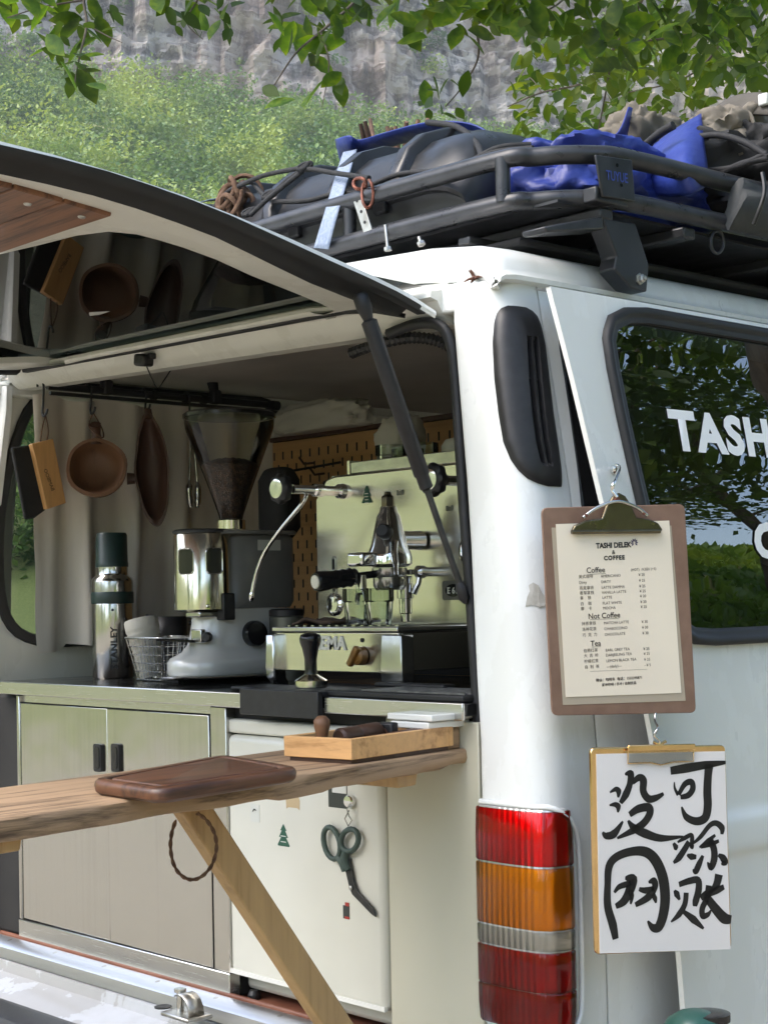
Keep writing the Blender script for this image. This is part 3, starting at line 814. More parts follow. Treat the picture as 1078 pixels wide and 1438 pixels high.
# inner shell of the door, dark, gives it thickness
MB().sheet([[dsurf(yl(z) + .004, z, -.0115), dsurf(yl(z) + .05, z, -.03), dsurf(1.32, z, -.03)] for z in [.36] + low[1:] + [zb_ - .02]]).build('door_inner', 'dark_trim', door)
loop = [dsurf(winL(z), z) for z in wrows] + [dsurf(winR(z), z) for z in wrows[::-1]]
# even out the top and bottom edges
loop2 = [dsurf(winL(z), z) for z in wrows]
loop2 += [dsurf(lerp(winL(zt_), winR(zt_), t), zt_) for t in (.25, .5, .75)]
loop2 += [dsurf(winR(z), z) for z in wrows[::-1]]
loop2 += [dsurf(lerp(winR(zb_), winL(zb_), t), zb_) for t in (.25, .5, .75)]
rr = []
for d, h in ((-.024, .001), (-.023, .010), (-.017, .0135), (-.010, .011), (-.007, .008), (-.003, .0085), (.003, .007), (.005, -.006)):
    rr.append([p + Vector((h, 0, 0)) for p in offset_loop(loop2, (1, 0, .15), d)])
MB().loft([r + [r[0]] for r in rr], False, False).build('door_window_seal', 'rubber', door, smooth=60)
gl = [p + Vector((-.001, 0, 0)) for p in loop2]
gm = MB()
gm.sheet([[dsurf(lerp(winL(z) - .002, winR(z) + .002, t), z, -.001) for t in (0, .2, .4, .6, .8, 1)] for z in wrows])
gm.build('door_glass', 'window_tint', door, smooth=60)
o1 = side_hit(946, 629, OFF + .0008); up = (side_hit(946, 580, OFF + .0008) - o1)
up = Vector((up.x, 0, up.z))
text('lettering', 'TASHI DELEK', 'white_vinyl', door, .090, o1, (0, 1, 0), up, bold=.0040, sx=1.2, space=1.10)
o2 = side_hit(1061, 782, OFF + .0015); up2 = side_hit(1061, 735, OFF + .0015) - o2; up2 = Vector((up2.x, 0, up2.z))
text('lettering', 'COFFEE', 'white_vinyl', door, .080, o2, (0, 1, 0), up2, bold=.004, sx=1.2, space=1.10)
MB().bb(xs(.92) + OFF + .004, xs(.92) + OFF + .03, .98, 1.14, .93, .965).build('door_handle', 'black_plastic', door, bevel=.006)
# rest of the van: front end, glass, wheels
fr = MB()
front = [(.34, 4.78), (.55, 4.85), (.9, 4.82), (1.05, 4.72), (1.45, 4.5), (1.82, 4.28)]
fr.sheet([[Vector((x, y, z)) for x in (xs(z), -.3, -.91, -1.52, MIR - xs(z))] for z, y in front])
fr.sheet([[Vector((xs(z), lerp(4.25, y, t), z)) for t in (0, 1)] for z, y in front])
fr.sheet([[Vector((MIR - xs(z), lerp(4.25, y, t), z)) for t in (0, 1)] for z, y in front])
fr.build('front_end', 'white_paint', van, smooth=40)
MB().prism([(-.16, 4.70, 1.08), (-1.58, 4.70, 1.08), (-1.55, 4.40, 1.72), (-.19, 4.40, 1.72)], (0, .012, .004)).build('windscreen', 'window_tint', van)
MB().bb(-1.70, -.04, .05, 4.6, .28, .36).build('underbody', 'dark_trim', van)
for x in (-.13, -1.61):
    for y in (.92, 3.75):
        t = MB().lathe([(.19, -.09), (.30, -.095), (.325, -.075), (.328, 0), (.325, .075), (.30, .095), (.19, .09)], (x, y, .327), (1, 0, 0), 36, caps=False).build('wheel', 'rubber', van, smooth=50)
        MB().lathe([(.20, -.085), (.19, .03), (.05, .045), (.001, .05)], (x, y, .327), (1 if x > -.8 else -1, 0, 0), 24).build('rim', 'chrome_dull', t, smooth=40)

# ================================================================== COUNTER, CABINET, FRIDGE
CZ = 1.157
ctr = thing('counter', 'black worktop with a steel front edge across the van opening', 'counter', (-.85, .25, CZ))
MB().bb(-1.60, -.15, -.016, .62, CZ - .020, CZ).build('worktop', 'counter_black', ctr, bevel=.002)
XK0, XK1 = UY(345, 975, -.02).x, UY(455, 984, -.02).x
for a, b in ((-1.585, XK0 - .003), (XK1 + .003, -.145)):
    MB().bb(a, b, -.023, -.0165, CZ - .026, CZ + .0015).build('edge_strip', 'steel_h', ctr, bevel=.002)
MB().bb(-1.57, -.16, .02, .06, CZ - .06, CZ - .021).build('support_rail', 'dark_trim', ctr)

xa, xb = UY(27, 1100, 0).x, UY(322, 1150, 0).x
cab = thing('cabinet', 'brushed steel cabinet with two sliding doors under the counter', 'cabinet', ((xa + xb) / 2, .25, .6))
x300, x152 = UY(299, 1150, 0).x, UY(154, 1150, 0).x
ZB = .602; ZD0, ZD1 = UY(160, 1325, 0).z, CZ - .045
MB().bb(xa, xb, .02, .55, ZB, CZ - .028).build('carcass', 'dark_trim', cab)
MB().bb(xa, xb, -.006, .019, ZB, ZD0 + .002).build('bottom_rail', 'steel_h', cab, bevel=.002)
MB().bb(x300 + .002, xb, -.004, .019, ZD0 + .0025, CZ - .028).build('stile', 'steel_v', cab, bevel=.002)
MB().bb(xa, xa + .012, -.004, .019, ZD0 + .0025, CZ - .028).build('stile', 'steel_v', cab, bevel=.002)
MB().bb(xa + .0125, x300 + .0015, .004, .019, ZD1 + .002, CZ - .028).build('top_rail', 'steel_h', cab)
for k, (a, b, y) in enumerate(((xa + .013, x152 - .0018, .003), (x152 + .0018, x300 - .003, .0))):
    d = MB().bb(a, b, y - .004, y + .008, ZD0 + .004, ZD1).build('cabinet_door', 'steel_v', cab, bevel=.0015)
    px = 140 if k == 0 else 165
    c = UY(px, 1064, y - .004)
    for nm, w, h, dep, m in (('handle_frame', .028, .056, .006, 'black_plastic'), ('handle_recess', .018, .044, .0075, 'black_gloss')):
        pts = [Vector((c.x + x, y - .004, c.z + z)) for x, z in rrect(w, h, .006, 4)]
        MB().prism(pts, (0, -dep, 0)).build(nm, m, d, smooth=40)

xf0, xf1 = UY(320, 1150, 0).x, UY(541, 1250, 0).x
ft, fb = UY(330, 1010, 0).z, UY(330, 1368, 0).z
fridge = thing('fridge', 'small cream white fridge with stickers under the counter', 'fridge', ((xf0 + xf1) / 2, .25, .60))
MB().bb(xf0 + .004, xf1 - .002, .032, .52, .612, ft - .004).build('casing', 'fridge_white', fridge, bevel=.01)
dr = MB().bb(xf0, xf1, -.002, .030, fb, ft - .028).build('fridge_door', 'fridge_white', fridge, bevel=.014, seg=4)
MB().bb(xf0 + .001, xf1 - .001, .002, .030, ft - .026, ft).build('top_cap', 'fridge_white', fridge, bevel=.006, seg=3)
MB().bb(xf0 + .004, xf1 - .004, -.0035, .004, fb + .002, fb + .010).build('door_gasket', 'white_ceramic', dr)
for x in (xf0 + .03, xf1 - .03):
    MB().lathe([(.012, 0), (.012, .008), (.008, .016)], (x, .03, .598), n=14).build('foot', 'black_plastic', fridge)
def fx(px, py): return UY(px, py, -.0026)
def sticker(name, pts, mat):
    MB().prism(pts, (0, .0006, 0)).build(name, mat, dr)
def rect(px, py, w, h, y=-.0026):
    c = UY(px, py, y); return [c + Vector((x, 0, z)) for x, z in ((-w / 2, -h / 2), (w / 2, -h / 2), (w / 2, h / 2), (-w / 2, h / 2))]
def treeshape(c, s):
    pp = [(0, 1), (.26, .55), (.14, .55), (.38, .1), (.2, .1), (.5, -.4), (.48, -.5)]
    pp = pp + [(-x, z) for x, z in pp[::-1]][0:7]
    return [c + Vector((x * s * .62, 0, z * s * .5)) for x, z in pp]
c = fx(398, 1178); sticker('tree_sticker', treeshape(c, .052), 'sticker_green')
for dz in (.004, -.006): MB().prism([c + Vector((x, -.0004, dz + z)) for x, z in ((-.007, 0), (.007, 0), (.007, .0015), (-.007, .0015))], (0, .0003, 0)).build('sticker_print', 'sticker_white', dr)
sticker('white_sticker', rect(358, 1142, .026, .032), 'sticker_white')
bl = MB(); c = UY(357, 1139, -.0034)
brush(bl, [(-.006, -.002), (0, .003), (.006, .001)], [.001, .003, .001], Vector((1, 0, 0)), Vector((0, 0, 1)), c, Vector((0, -1, 0)))
bl.build('sticker_print', 'sticker_dark', dr)
c = fx(411, 1127)
sticker('bus_sticker', [c + Vector((x, 0, z)) for x, z in ((-.018, -.012), (-.012, -.009), (.012, -.009), (.018, -.012), (.019, .004), (.014, .014), (-.014, .014), (-.019, .004))], 'sticker_tan')
sticker('photo_sticker', rect(474, 1117, .048, .042), 'sticker_dark')
MB().prism(rect(476, 1108, .036, .014, -.0034), (0, .0005, 0)).build('sticker_print', 'sticker_white', dr)
sticker('gift_sticker', rect(486, 1281, .016, .022), 'sticker_dark')
MB().prism(rect(487, 1270, .010, .006, -.0034), (0, .0005, 0)).build('sticker_print', 'sticker_red', dr)
MB().prism(rect(487, 1289, .011, .004, -.0034), (0, .0005, 0)).build('sticker_print', 'sticker_red', dr)
# cream side panel that fills the rest of the opening, and dark plinth
pl = MB().bb(xf1 + .004, -.139, .004, .022, .600, CZ - .03).build('side_panel_board', 'panel_cream', None, bevel=.002)
tag(pl, 'plain cream panel between the fridge and the rear pillar', 'panel')

# scissors on a reel hook
def SC(px, py, y=-.012): return UY(px, py, y)
sc = thing('scissors', 'dark green bandage scissors hanging on the fridge door', 'scissors', SC(488, 1240))
def ringpts(cx, cy, rx, ry, rot, n=18):
    out = []
    for k in range(n):
        a = 2 * math.pi * k / n; x, y = rx * math.cos(a), ry * math.sin(a)
        out.append(SC(cx + x * math.cos(rot) - y * math.sin(rot), cy + x * math.sin(rot) + y * math.cos(rot)))
    return out
m = MB(); m.tube(ringpts(466, 1184, 11, 23, -.22), .0048, 8, closed=True)
m.tube([SC(475, 1203), SC(482, 1212), SC(484, 1224)], [.006, .008, .005], 8); m.build('finger_handle', 'scissor_green', sc, smooth=60)
m = MB(); m.tube(ringpts(491, 1180, 12, 16, .25), .0048, 8, closed=True)
m.tube([SC(485, 1195), SC(483, 1207), SC(489, 1222)], [.006, .008, .005], 8); m.build('thumb_handle', 'scissor_green', sc, smooth=60)
for off, y in ((0, -.009), (1.6, -.006)):
    q = [(482 + off, 1208), (490 + off, 1206), (497, 1240), (502, 1252), (524, 1276), (527, 1288), (521, 1284), (494, 1256), (490, 1246), (483, 1216)]
    MB().prism([SC(a, b, y) for a, b in q], (0, .0025, 0)).build('blade', 'blade_dark', sc, bevel=.0006)
MB().lathe([(.004, 0), (.004, .002), (.001, .003)], SC(493, 1247, -.0095), (0, -1, 0), 12).build('pivot_screw', 'zinc', sc)
rl = thing('reel_hook', 'round metal magnetic hook holding the scissors on the fridge', 'hook', SC(493, 1125))
MB().lathe([(.011, 0), (.011, .006), (.009, .009), (.004, .010)], UY(493, 1125, -.003), (0, -1, 0), 24).build('magnet', 'chrome', rl, smooth=40)
MB().tube([SC(492, 1128, -.016), SC(487, 1136, -.016), SC(490, 1146, -.014), SC(494, 1152, -.012), SC(489, 1160, -.012), SC(484, 1150, -.014), SC(490, 1138, -.016)], .0011, 6).build('wire_hook', 'chrome_dull', rl, smooth=60)

# ================================================================== SERVING SHELF
PA = Vector((-.165, .012, 1.086)); PE1 = Vector((.065, -.86, -.013)).normalized(); PE2 = Vector((-1, -.0756, 0)).normalized()
PN = PE2.cross(PE1); PN = PN if PN.z > 0 else -PN
def PP(s, t, h=0): return PA + PE1 * s + PE2 * t + PN * h
def PUV(px, py, h=0): return UP(px, py, PA + PN * h, PN)
shelf_t = thing('serving_shelf', 'weathered wooden serving plank held out from the van on a wooden brace', 'shelf', PP(.5, .13, -.03))
rows = []
NS = 60
for i in range(NS + 1):
    s_ = lerp(-.02, 1.24, i / NS); n1 = noise.noise(Vector((s_ * 9, 3.1, 0))); n2 = noise.noise(Vector((s_ * 14, 9.4, 0))); n3 = noise.noise(Vector((s_ * 5, 1.7, 4)))
    th = .029 + .004 * n1 + (.004 if .30 < s_ < .42 else 0)
    if s_ < .05: th -= .005
    if .02 < s_ < .11: th -= .002
    rows.append([PP(s_, .004 + .003 * n1, -.0005), PP(s_, .001 + .004 * n2, -.003), PP(s_, .0 + .004 * n3, -.014), PP(s_, .003 + .003 * n1, -th + .002), PP(s_, .008, -th), PP(s_, .24, -th), PP(s_, .262 + .004 * n2, -th + .003), PP(s_, .266 + .003 * n1, -.012), PP(s_, .262, -.001), PP(s_, .255, 0), PP(s_, .19, .0006 * n2), PP(s_, .12, 0), PP(s_, .05, .0006 * n1), PP(s_, .012, 0)])
MB().loft(rows).build('plank', 'plank_wood', shelf_t, smooth=50)
for s0, s1, t0, t1 in ((.10, .15, .02, .24), (.80, .90, .03, .20)):
    q0 = PP(s0, t0, -.029); MB().loft([[PP(s0, t, -.027), PP(s1, t, -.027), PP(s1 - .004, t, -.047), PP(s0 + .004, t, -.047)] for t in (t0, t1)]).build('cleat', 'brace_wood', shelf_t, bevel=.003)
a, b = Vector((-.245, -.468, 1.045)), Vector((-.25, -.098, .540))
q = (b - a).normalized(); pw = q.cross(Vector((1, 0, 0))).normalized()
MB().loft([[p + Vector((sx * .015, 0, 0)) + pw * sy * .0215 for sx, sy in ((-1, -1), (1, -1), (1, 1), (-1, 1))] for p in (a, b)]).build('brace', 'brace_wood', shelf_t, bevel=.003)
# twine loop round the brace
lp = [UX(x, y, -.205) for x, y in ((247, 1152), (241, 1172), (240, 1196), (247, 1220), (262, 1234), (280, 1233), (297, 1216), (304, 1192), (301, 1170), (290, 1152), (277, 1142))]
lp = smoothpath(lp, 10); m1 = MB(); m2 = MB(); m1p = []; m2p = []
for i, p in enumerate(lp):
    t = (lp[min(i + 1, len(lp) - 1)] - lp[max(0, i - 1)]).normalized(); a_ = i * .55; nx = Vector((1, 0, 0)); ny = t.cross(nx)
    o = (nx * math.cos(a_) + ny * math.sin(a_)) * .0013; m1p.append(p + o); m2p.append(p - o)
tw = thing('twine_loop', 'loop of twisted brown twine hanging on the wooden brace', 'twine', lp[0])
MB().tube(m1p, .0017, 6).build('strand', 'rope_brown', tw, smooth=60); MB().tube(m2p, .0017, 6).build('strand', 'rope_brown', tw, smooth=60)

# chopping board with a juice groove
cb = [PUV(a, b, .020) for a, b in ((124, 1094), (224, 1108), (424, 1077), (314, 1059))]
def lay(d, h):
    q = []
    for i in range(4):
        e1 = (cb[i - 1] - cb[i]).normalized(); e2 = (cb[(i + 1) % 4] - cb[i]).normalized(); q.append(cb[i] + (e1 + e2) * d)
    return [p + PN * h for p in roundpoly(q, max(.030 - d, .010), 6)]
bm_ = MB(); rings = [lay(.006, -.0195), lay(0, -.015), lay(-.0015, -.008), lay(0, -.003), lay(.004, 0), lay(.016, 0), lay(.0185, -.003), lay(.0225, -.003), lay(.025, 0)]
bm_.loft(rings)
o = bm_.build('chopping_board', 'walnut', None, smooth=40); tag(o, 'dark walnut chopping board with rounded corners on the serving plank', 'chopping board')

# open wooden tray with stamps
t0, t1, t2 = PUV(399, 1068), PUV(494, 1074), PUV(637, 1053)
t3 = t0 + (t2 - t1); H_ = .037
tr = thing('wooden_tray', 'light oak open box tray on the serving plank', 'tray', (t0 + t1 + t2 + t3) / 4)
ex, ey = (t1 - t0), (t2 - t1); exn, eyn = ex.normalized(), ey.normalized(); cen = (t0 + t2) / 2
MB().prism([t0 + exn * .006 + eyn * .006, t1 - exn * .006 + eyn * .006, t2 - exn * .006 - eyn * .006, t3 + exn * .006 - eyn * .006], PN * .006).build('base_board', 'dark_wood', tr)
th = .010
def wallp(a, b, inw):
    MB().prism([a + PN * .0065, b + PN * .0065, b + inw * th + PN * .0065, a + inw * th + PN * .0065], PN * (H_ - .0065)).build('tray_side', 'tray_wood', tr, bevel=.0012)
wallp(t0, t1, eyn); wallp(t1 + eyn * th, t2 - eyn * th, -exn); wallp(t2, t3, -eyn); wallp(t3 - eyn * th, t0 + eyn * th, exn)
st = thing('wooden_stamp', 'pear-shaped wooden stamp handle standing in the oak tray', 'stamp', PUV(443, 1052, .008))
pb = t0 + ex * .42 + ey * .10 + PN * .0065
MB().lathe([(.011, 0), (.011, .012), (.007, .02), (.009, .032), (.0125, .046), (.012, .054), (.006, .060)], pb, PN, 18).build('handle', 'kuksa_wood', st, smooth=60)
rp = thing('dark_wood_roller', 'dark wooden handle lying lengthwise in the oak tray', 'handle')
r0 = t0 + ex * .50 + ey * .20 + PN * .032; r1 = t0 + ex * .45 + ey * .62 + PN * .034
rp.location = r0 - PN * .02
dv = (r1 - r0).normalized(); ll = (r1 - r0).length
MB().lathe([(.011, 0), (.0145, .004), (.0145, ll * .45), (.013, ll * .47), (.0145, ll * .5), (.0145, ll - .004), (.012, ll)], r0, dv, 18).build('grip', 'dark_wood', rp, smooth=40)
sb = thing('black_stamp_block', 'square black stamp block beside the wooden handle in the tray', 'stamp', t0 + ex * .5 + ey * .66 + PN * .012)
ca = t0 + ex * .52 + ey * .66 + PN * .030
rotm = Matrix((exn, eyn, PN)).transposed()
MB().box(ca, (.032, .016, .034), rotm).build('block', 'black_plastic', sb, bevel=.003)
MB().lathe([(.009, 0), (.009, .0015), (.006, .0015), (.006, 0)], ca + -eyn * .008, -eyn, 16, caps=False).build('emblem', 'dark_wood', sb)
for k in range(4):
    f = .1 + .2 * k
    s5 = MB().tube([t0 + ex * (.80 + .03 * k) + ey * (.3 + .02 * k) + PN * .030, t0 + ex * (.72 + .05 * k) + ey * .93 + PN * .033], .0045, 8).build('wood_stirrer', 'walnut', None, smooth=60)
    tag(s5, 'thin brown wooden stick lying in the oak tray', 'stick', 'sticks in the tray')
# wooden block and white pads where the plank meets the pillar
c = PUV(655, 1046)
o = MB().box(PP(.035, .045, .017), (.06, .06, .034)).build('wood_block', 'plank_wood', None, bevel=.003); tag(o, 'small rough wooden block on the plank beside the pillar', 'block')
for k, (w_, dz) in enumerate(((.085, .040), (.10, .052))):
    o = MB().box(PP(.035, .050, dz), (w_, .09, .0105)).build('white_pad', 'white_ceramic', None, bevel=.002)
    tag(o, ['lower white slab resting on the wooden block', 'upper white slab stacked over the wooden block'][k], 'slab', 'white slabs')

# ================================================================== THINGS ON THE COUNTER
def camdir(c):
    v = CAM - Vector(c); v.z = 0; return v.normalized()
# thermos
tc = Vector((-1.45, .2, CZ)); th_ = thing('thermos', 'steel thermos flask with a dark green cup on the counter', 'thermos', tc)
MB().lathe([(.043, 0), (.046, .004), (.046, .164), (.0455, .166)], tc, n=32).build('body', 'steel_v', th_, smooth=40)
MB().lathe([(.0462, .166), (.047, .168), (.047, .190), (.0462, .192)], tc, n=32).build('ring', 'green_dark', th_, smooth=40)
MB().lathe([(.046, .192), (.046, .214), (.044, .222), (.037, .2275), (.0355, .232), (.0355, .247)], tc, n=32).build('neck', 'chrome_dull', th_, smooth=40)
MB().lathe([(.0362, .247), (.0362, .256), (.0355, .258), (.0345, .318), (.032, .323)], tc, n=32).build('cup_cap', 'green_dark', th_, smooth=40)
cdv = camdir(tc); rt = Vector((-cdv.y, cdv.x, 0)) 
text('lettering', 'STANLEY', 'ink', th_, .0205, tc + cdv * .0466 + rt * .009 + Vector((0, 0, .022)), (0, 0, 1), -rt, bold=.0006, sx=1.06, space=1.05)
MB().lathe([(.003, 0), (.003, .001), (.001, .0015)], tc + cdv * .046 + Vector((0, 0, .152)), cdv, 10).build('emblem', 'black_plastic', th_)
# black pitcher, paper cups, wire basket
pc = Vector((-1.33, .27, CZ))
pit = thing('milk_pitcher', 'matt black milk pitcher with a spout behind the wire basket', 'pitcher', pc)
prof = [(.040, 0), (.042, .01), (.041, .06), (.036, .10), (.036, .135)]
mb = MB(); rings = []
for r_, z in prof:
    ring = []
    for k in range(28):
        a = 2 * math.pi * k / 28; d = Vector((math.cos(a), math.sin(a), 0)); sp = max(0, d.dot(Vector((-.6, -.8, 0)))) ** 10
        ring.append(pc + d * (r_ + (.016 * sp if z > .12 else .006 * sp if z > .09 else 0)) + Vector((0, 0, z + (.006 * sp if z > .12 else 0))))
    rings.append(ring)
mb.loft(rings, True, False).add([pc + Vector((.03 * math.cos(k * .5236), .03 * math.sin(k * .5236), .003)) for k in range(12)], [tuple(range(12))]).build('jug', 'black_plastic', pit, smooth=50, solid=.002)
MB().tube(smoothpath([pc + Vector((.03, .03, .12)), pc + Vector((.055, .05, .115)), pc + Vector((.06, .055, .06)), pc + Vector((.032, .03, .03))], 5), .005, 8).build('handle', 'black_plastic', pit, smooth=60)
bk0 = Vector((-1.235, .19, CZ))
cupd = Vector((-.24, -.06, 1)).normalized()
cu0 = bk0 + Vector((-.035, -.01, .006))
cup = thing('paper_cup_stack', 'leaning stack of ribbed cream paper cups in the wire basket', 'cups', cu0)
m = MB(); prof = [(.024, 0)]
for k in range(9): prof += [(.024 + .0013 * k, .012 * k + .004), (.0262 + .0013 * k, .012 * k + .008), (.0262 + .0013 * k, .012 * k + .011)]
prof += [(.037, .125), (.035, .128)]
m.lathe(prof, cu0, cupd, 28).build('cups', 'cup_paper', cup, smooth=40)
bk = thing('wire_basket', 'black wire basket holding cups beside the grinder', 'basket', bk0)
rim = [bk0 + Vector((x, y, .092)) for x, y in rrect(.15, .12, .02, 4)]; bot = [bk0 + Vector((x, y, .004)) for x, y in rrect(.11, .085, .018, 4)]
MB().tube(rim, .0022, 6, closed=True).build('rim', 'chrome_dull', bk, smooth=60)
wm = MB(); n = len(rim)
for f in (.0, .2, .4, .6, .8): wm.tube([b_.lerp(r_, f) for b_, r_ in zip(bot, rim)], .0011, 5, closed=True)
def edgept(loop, t):
    L = [0]; 
    for i in range(len(loop)): L.append(L[-1] + (loop[(i + 1) % len(loop)] - loop[i]).length)
    d = t * L[-1]
    for i in range(len(loop)):
        if d <= L[i + 1]: return loop[i].lerp(loop[(i + 1) % len(loop)], (d - L[i]) / max(1e-9, L[i + 1] - L[i]))
    return loop[0]
for k in range(36): wm.tube([edgept(bot, k / 36), edgept(rim, k / 36)], .0009, 5)
for k in range(6): wm.tube([bk0 + Vector((-.055, -.036 + .0144 * k, .004)), bk0 + Vector((.055, -.036 + .0144 * k, .004))], .0009, 5)
tag(wm.build('wires', 'chrome_dull', bk, smooth=60), kind='stuff')

# coffee grinder
g0 = Vector((-1.09, .185, CZ)); gr = thing('coffee_grinder', 'silver coffee grinder with a doser and a glass bean hopper', 'grinder', g0)
def GQ(x, y, z): return g0 + Vector((x, y, z))
def oval(w, y0, y1, z, n=10):
    pts = []; r = w / 2
    for k in range(n + 1):
        a = math.pi + math.pi * k / n; pts.append(GQ(r * math.cos(a), y0 + r + r * math.sin(a), z))
    for x, y, a0 in ((r - .02, y1 - .02, 0), (-r + .02, y1 - .02, 90)):
        for k in range(5):
            a = R(a0 + 90 * k / 4); pts.append(GQ(x + .02 * math.cos(a), y + .02 * math.sin(a), z))
    return pts
MB().loft([oval(.20, -.10, .25, -.0005 + .012), oval(.21, -.105, .25, .012), oval(.212, -.106, .252, .014), oval(.208, -.104, .25, .016)]).build('tray_plate', 'chrome_dull', gr, smooth=40)
MB().loft([oval(.10, -.05, .2, .0), oval(.13, -.06, .22, .012)]).build('rubber_foot', 'black_plastic', gr)
MB().loft([oval(.146, -.074, .21, .0165), oval(.150, -.076, .212, .020), oval(.150, -.076, .212, .042), oval(.142, -.070, .21, .050), oval(.112, -.045, .205, .062), oval(.098, -.028, .2, .080), oval(.094, -.02, .2, .12), oval(.094, -.018, .2, .15)]).build('base', 'grinder_silver', gr, smooth=50)
MB().loft([oval(.10, .0, .20, .151), oval(.112, .02, .205, .165), oval(.112, .02, .205, .295), oval(.104, .028, .2, .303)]).build('motor_housing', 'grinder_grey', gr, smooth=45)
# doser drum with two windows
dz0, dz1, dr_ = .146, .306, .0595
dm_ = MB().lathe([(.046, dz0), (dr_, dz0 + .004), (dr_, dz1 - .004), (.057, dz1)], g0, n=40).build('doser', 'steel_polish', gr, smooth=40)
MB().lathe([(.057, dz1), (.061, dz1 + .001), (.061, dz1 + .005), (.055, dz1 + .008)], g0, n=32).build('doser_lid', 'black_plastic', gr, smooth=40)
cdg = camdir(g0); ca = math.atan2(cdg.y, cdg.x)
for da in (-.42, .62):
    pts = []
    for x, z in rrect(.036, .052, .008, 4):
        a = ca - da + x / dr_; pts.append(g0 + Vector(((dr_ + .0008) * math.cos(a), (dr_ + .0008) * math.sin(a), .248 + z)))
    rows = []
    for i in range(7):
        a = ca - da + (-.017 + .034 * i / 6) / dr_; hh = .025 if 0 < i < 6 else .019
        rows.append([g0 + Vector(((dr_ + .0007) * math.cos(a), (dr_ + .0007) * math.sin(a), .248 + hh * q)) for q in (-1, 1)])
    MB().sheet(rows).build('doser_window', 'hopper_dark2', dm_, smooth=90)
    MB().tube(pts, .0012, 6, closed=True).build('window_rim', 'chrome', dm_, smooth=60)
MB().box(GQ(.02, -.012, .140), (.05, .06, .012)).build('doser_chute', 'chrome_dull', gr, bevel=.003)
MB().box(GQ(.052, .018, .155), (.026, .03, .055)).build('chute_guard', 'black_plastic', gr, bevel=.003)
for da, z in ((-.95, .157), (-.15, .157)):
    a = ca - da; MB().lathe([(.004, 0), (.004, .003), (.001, .005)], g0 + Vector((dr_ * math.cos(a), dr_ * math.sin(a), z)), (math.cos(a), math.sin(a), 0), 10).build('doser_screw', 'chrome', gr)
# fork for the filter holder
MB().prism([GQ(-.018, -.022, .088), GQ(-.030, -.09, .094), GQ(-.022, -.105, .094), GQ(.012, -.06, .090), GQ(.024, -.025, .088)], (0, 0, -.006)).build('fork', 'black_gloss', gr, bevel=.002)
MB().box(GQ(.022, -.030, .096), (.034, .012, .028)).build('fork_bracket', 'chrome_dull', gr, bevel=.002)
MB().lathe([(.010, 0), (.010, .012), (.007, .015)], GQ(.044, -.022, .094), (.6, -.8, 0), 16).build('fork_knob', 'black_plastic', gr, smooth=40)
MB().lathe([(.027, 0), (.027, .012), (.024, .018), (.018, .019)], GQ(.055, .085, .098), (1, -.1, 0), 24).build('power_knob', 'black_gloss', gr, smooth=40)
# top plate, collar, hopper, beans, lid
MB().loft([oval(.128, -.03, .205, .3035), oval(.13, -.032, .207, .306), oval(.13, -.032, .207, .310), oval(.12, -.03, .205, .312)]).build('top_plate', 'grinder_grey', gr, smooth=40)
hc = GQ(0, .075, 0)
MB().lathe([(.036, .311), (.036, .314), (.030, .316), (.030, .334), (.027, .336)], hc, n=32).build('collar', 'steel_polish', gr, smooth=40)
MB().lathe([(.024, .3365), (.026, .345), (.045, .40), (.092, .525), (.0945, .543), (.0945, .548)], hc, n=40, caps=False).build('hopper', 'hopper_glass', gr, smooth=60)
mb = MB().lathe([(.020, .338), (.023, .346), (.041, .40), (.060, .449), (.050, .456), (.03, .462), (.012, .461)], hc, n=40)
for v in mb.v:
    if v.z - g0.z > .43: v.z += .004 * noise.noise(v * 90)
mb.build('coffee_beans', 'beans', gr, smooth=50)
for r_, z0 in ((.089, .548),): MB().lathe([(.094, .5485), (.0975, .549), (.0975, .556), (.09, .561), (.03, .563)], hc, n=40).build('hopper_lid', 'black_gloss', gr, smooth=40)
MB().prism([GQ(.0565, .10, .27), GQ(.0565, .16, .27), GQ(.0565, .16, .292), GQ(.0565, .10, .292)], (.0008, 0, 0)).build('rating_label', 'sticker_white', gr)

# ================================================================== ESPRESSO MACHINE
YP = .34; YB = .13; mx0, mx1 = -.912, -.318; bx0, bx1 = -.785, -.448; mc = -.615
em = thing('espresso_machine', 'large polished steel espresso machine with a chrome group head', 'coffee machine', (mc, .38, CZ))
def EY(px, py, y=YP): return UY(px, py, y)
ztop = EY(500, 672).z; zlow = 1.268
# front panel with clipped upper left corner, sides and top
pp = [(mx0, zlow + .002), (mx1, zlow + .002), (mx1, ztop + .004), (mx1 - .02, ztop + .010), (mx0 + .06, ztop + .010), (mx0 + .035, ztop + .004), (mx0, ztop - .035)]
MB().prism([Vector((x, YP, z)) for x, z in pp], (0, .012, 0)).build('front_panel', 'steel_panel', em, bevel=.004, seg=3)
MB().bb(mx0 + .004, mx1 - .004, YP + .0125, .60, zlow, ztop + .006).build('housing', 'dark_trim', em, bevel=.008)
a, b = EY(496, 668, YP + .01), EY(638, 652, YP + .01)
MB().bb(a.x, b.x + .03, YP + .003, YP + .012, ztop + .0105, ztop + .034).build('cup_guard', 'chrome_scratched', em, bevel=.0015)
MB().bb(a.x - .008, a.x - .001, YP + .001, .56, ztop + .0105, ztop + .037).build('guard_end', 'steel_polish', em)
MB().bb(mx0 + .03, mx1 - .03, YP + .02, .59, ztop + .0065, ztop + .012).build('cup_tray', 'steel_h', em)
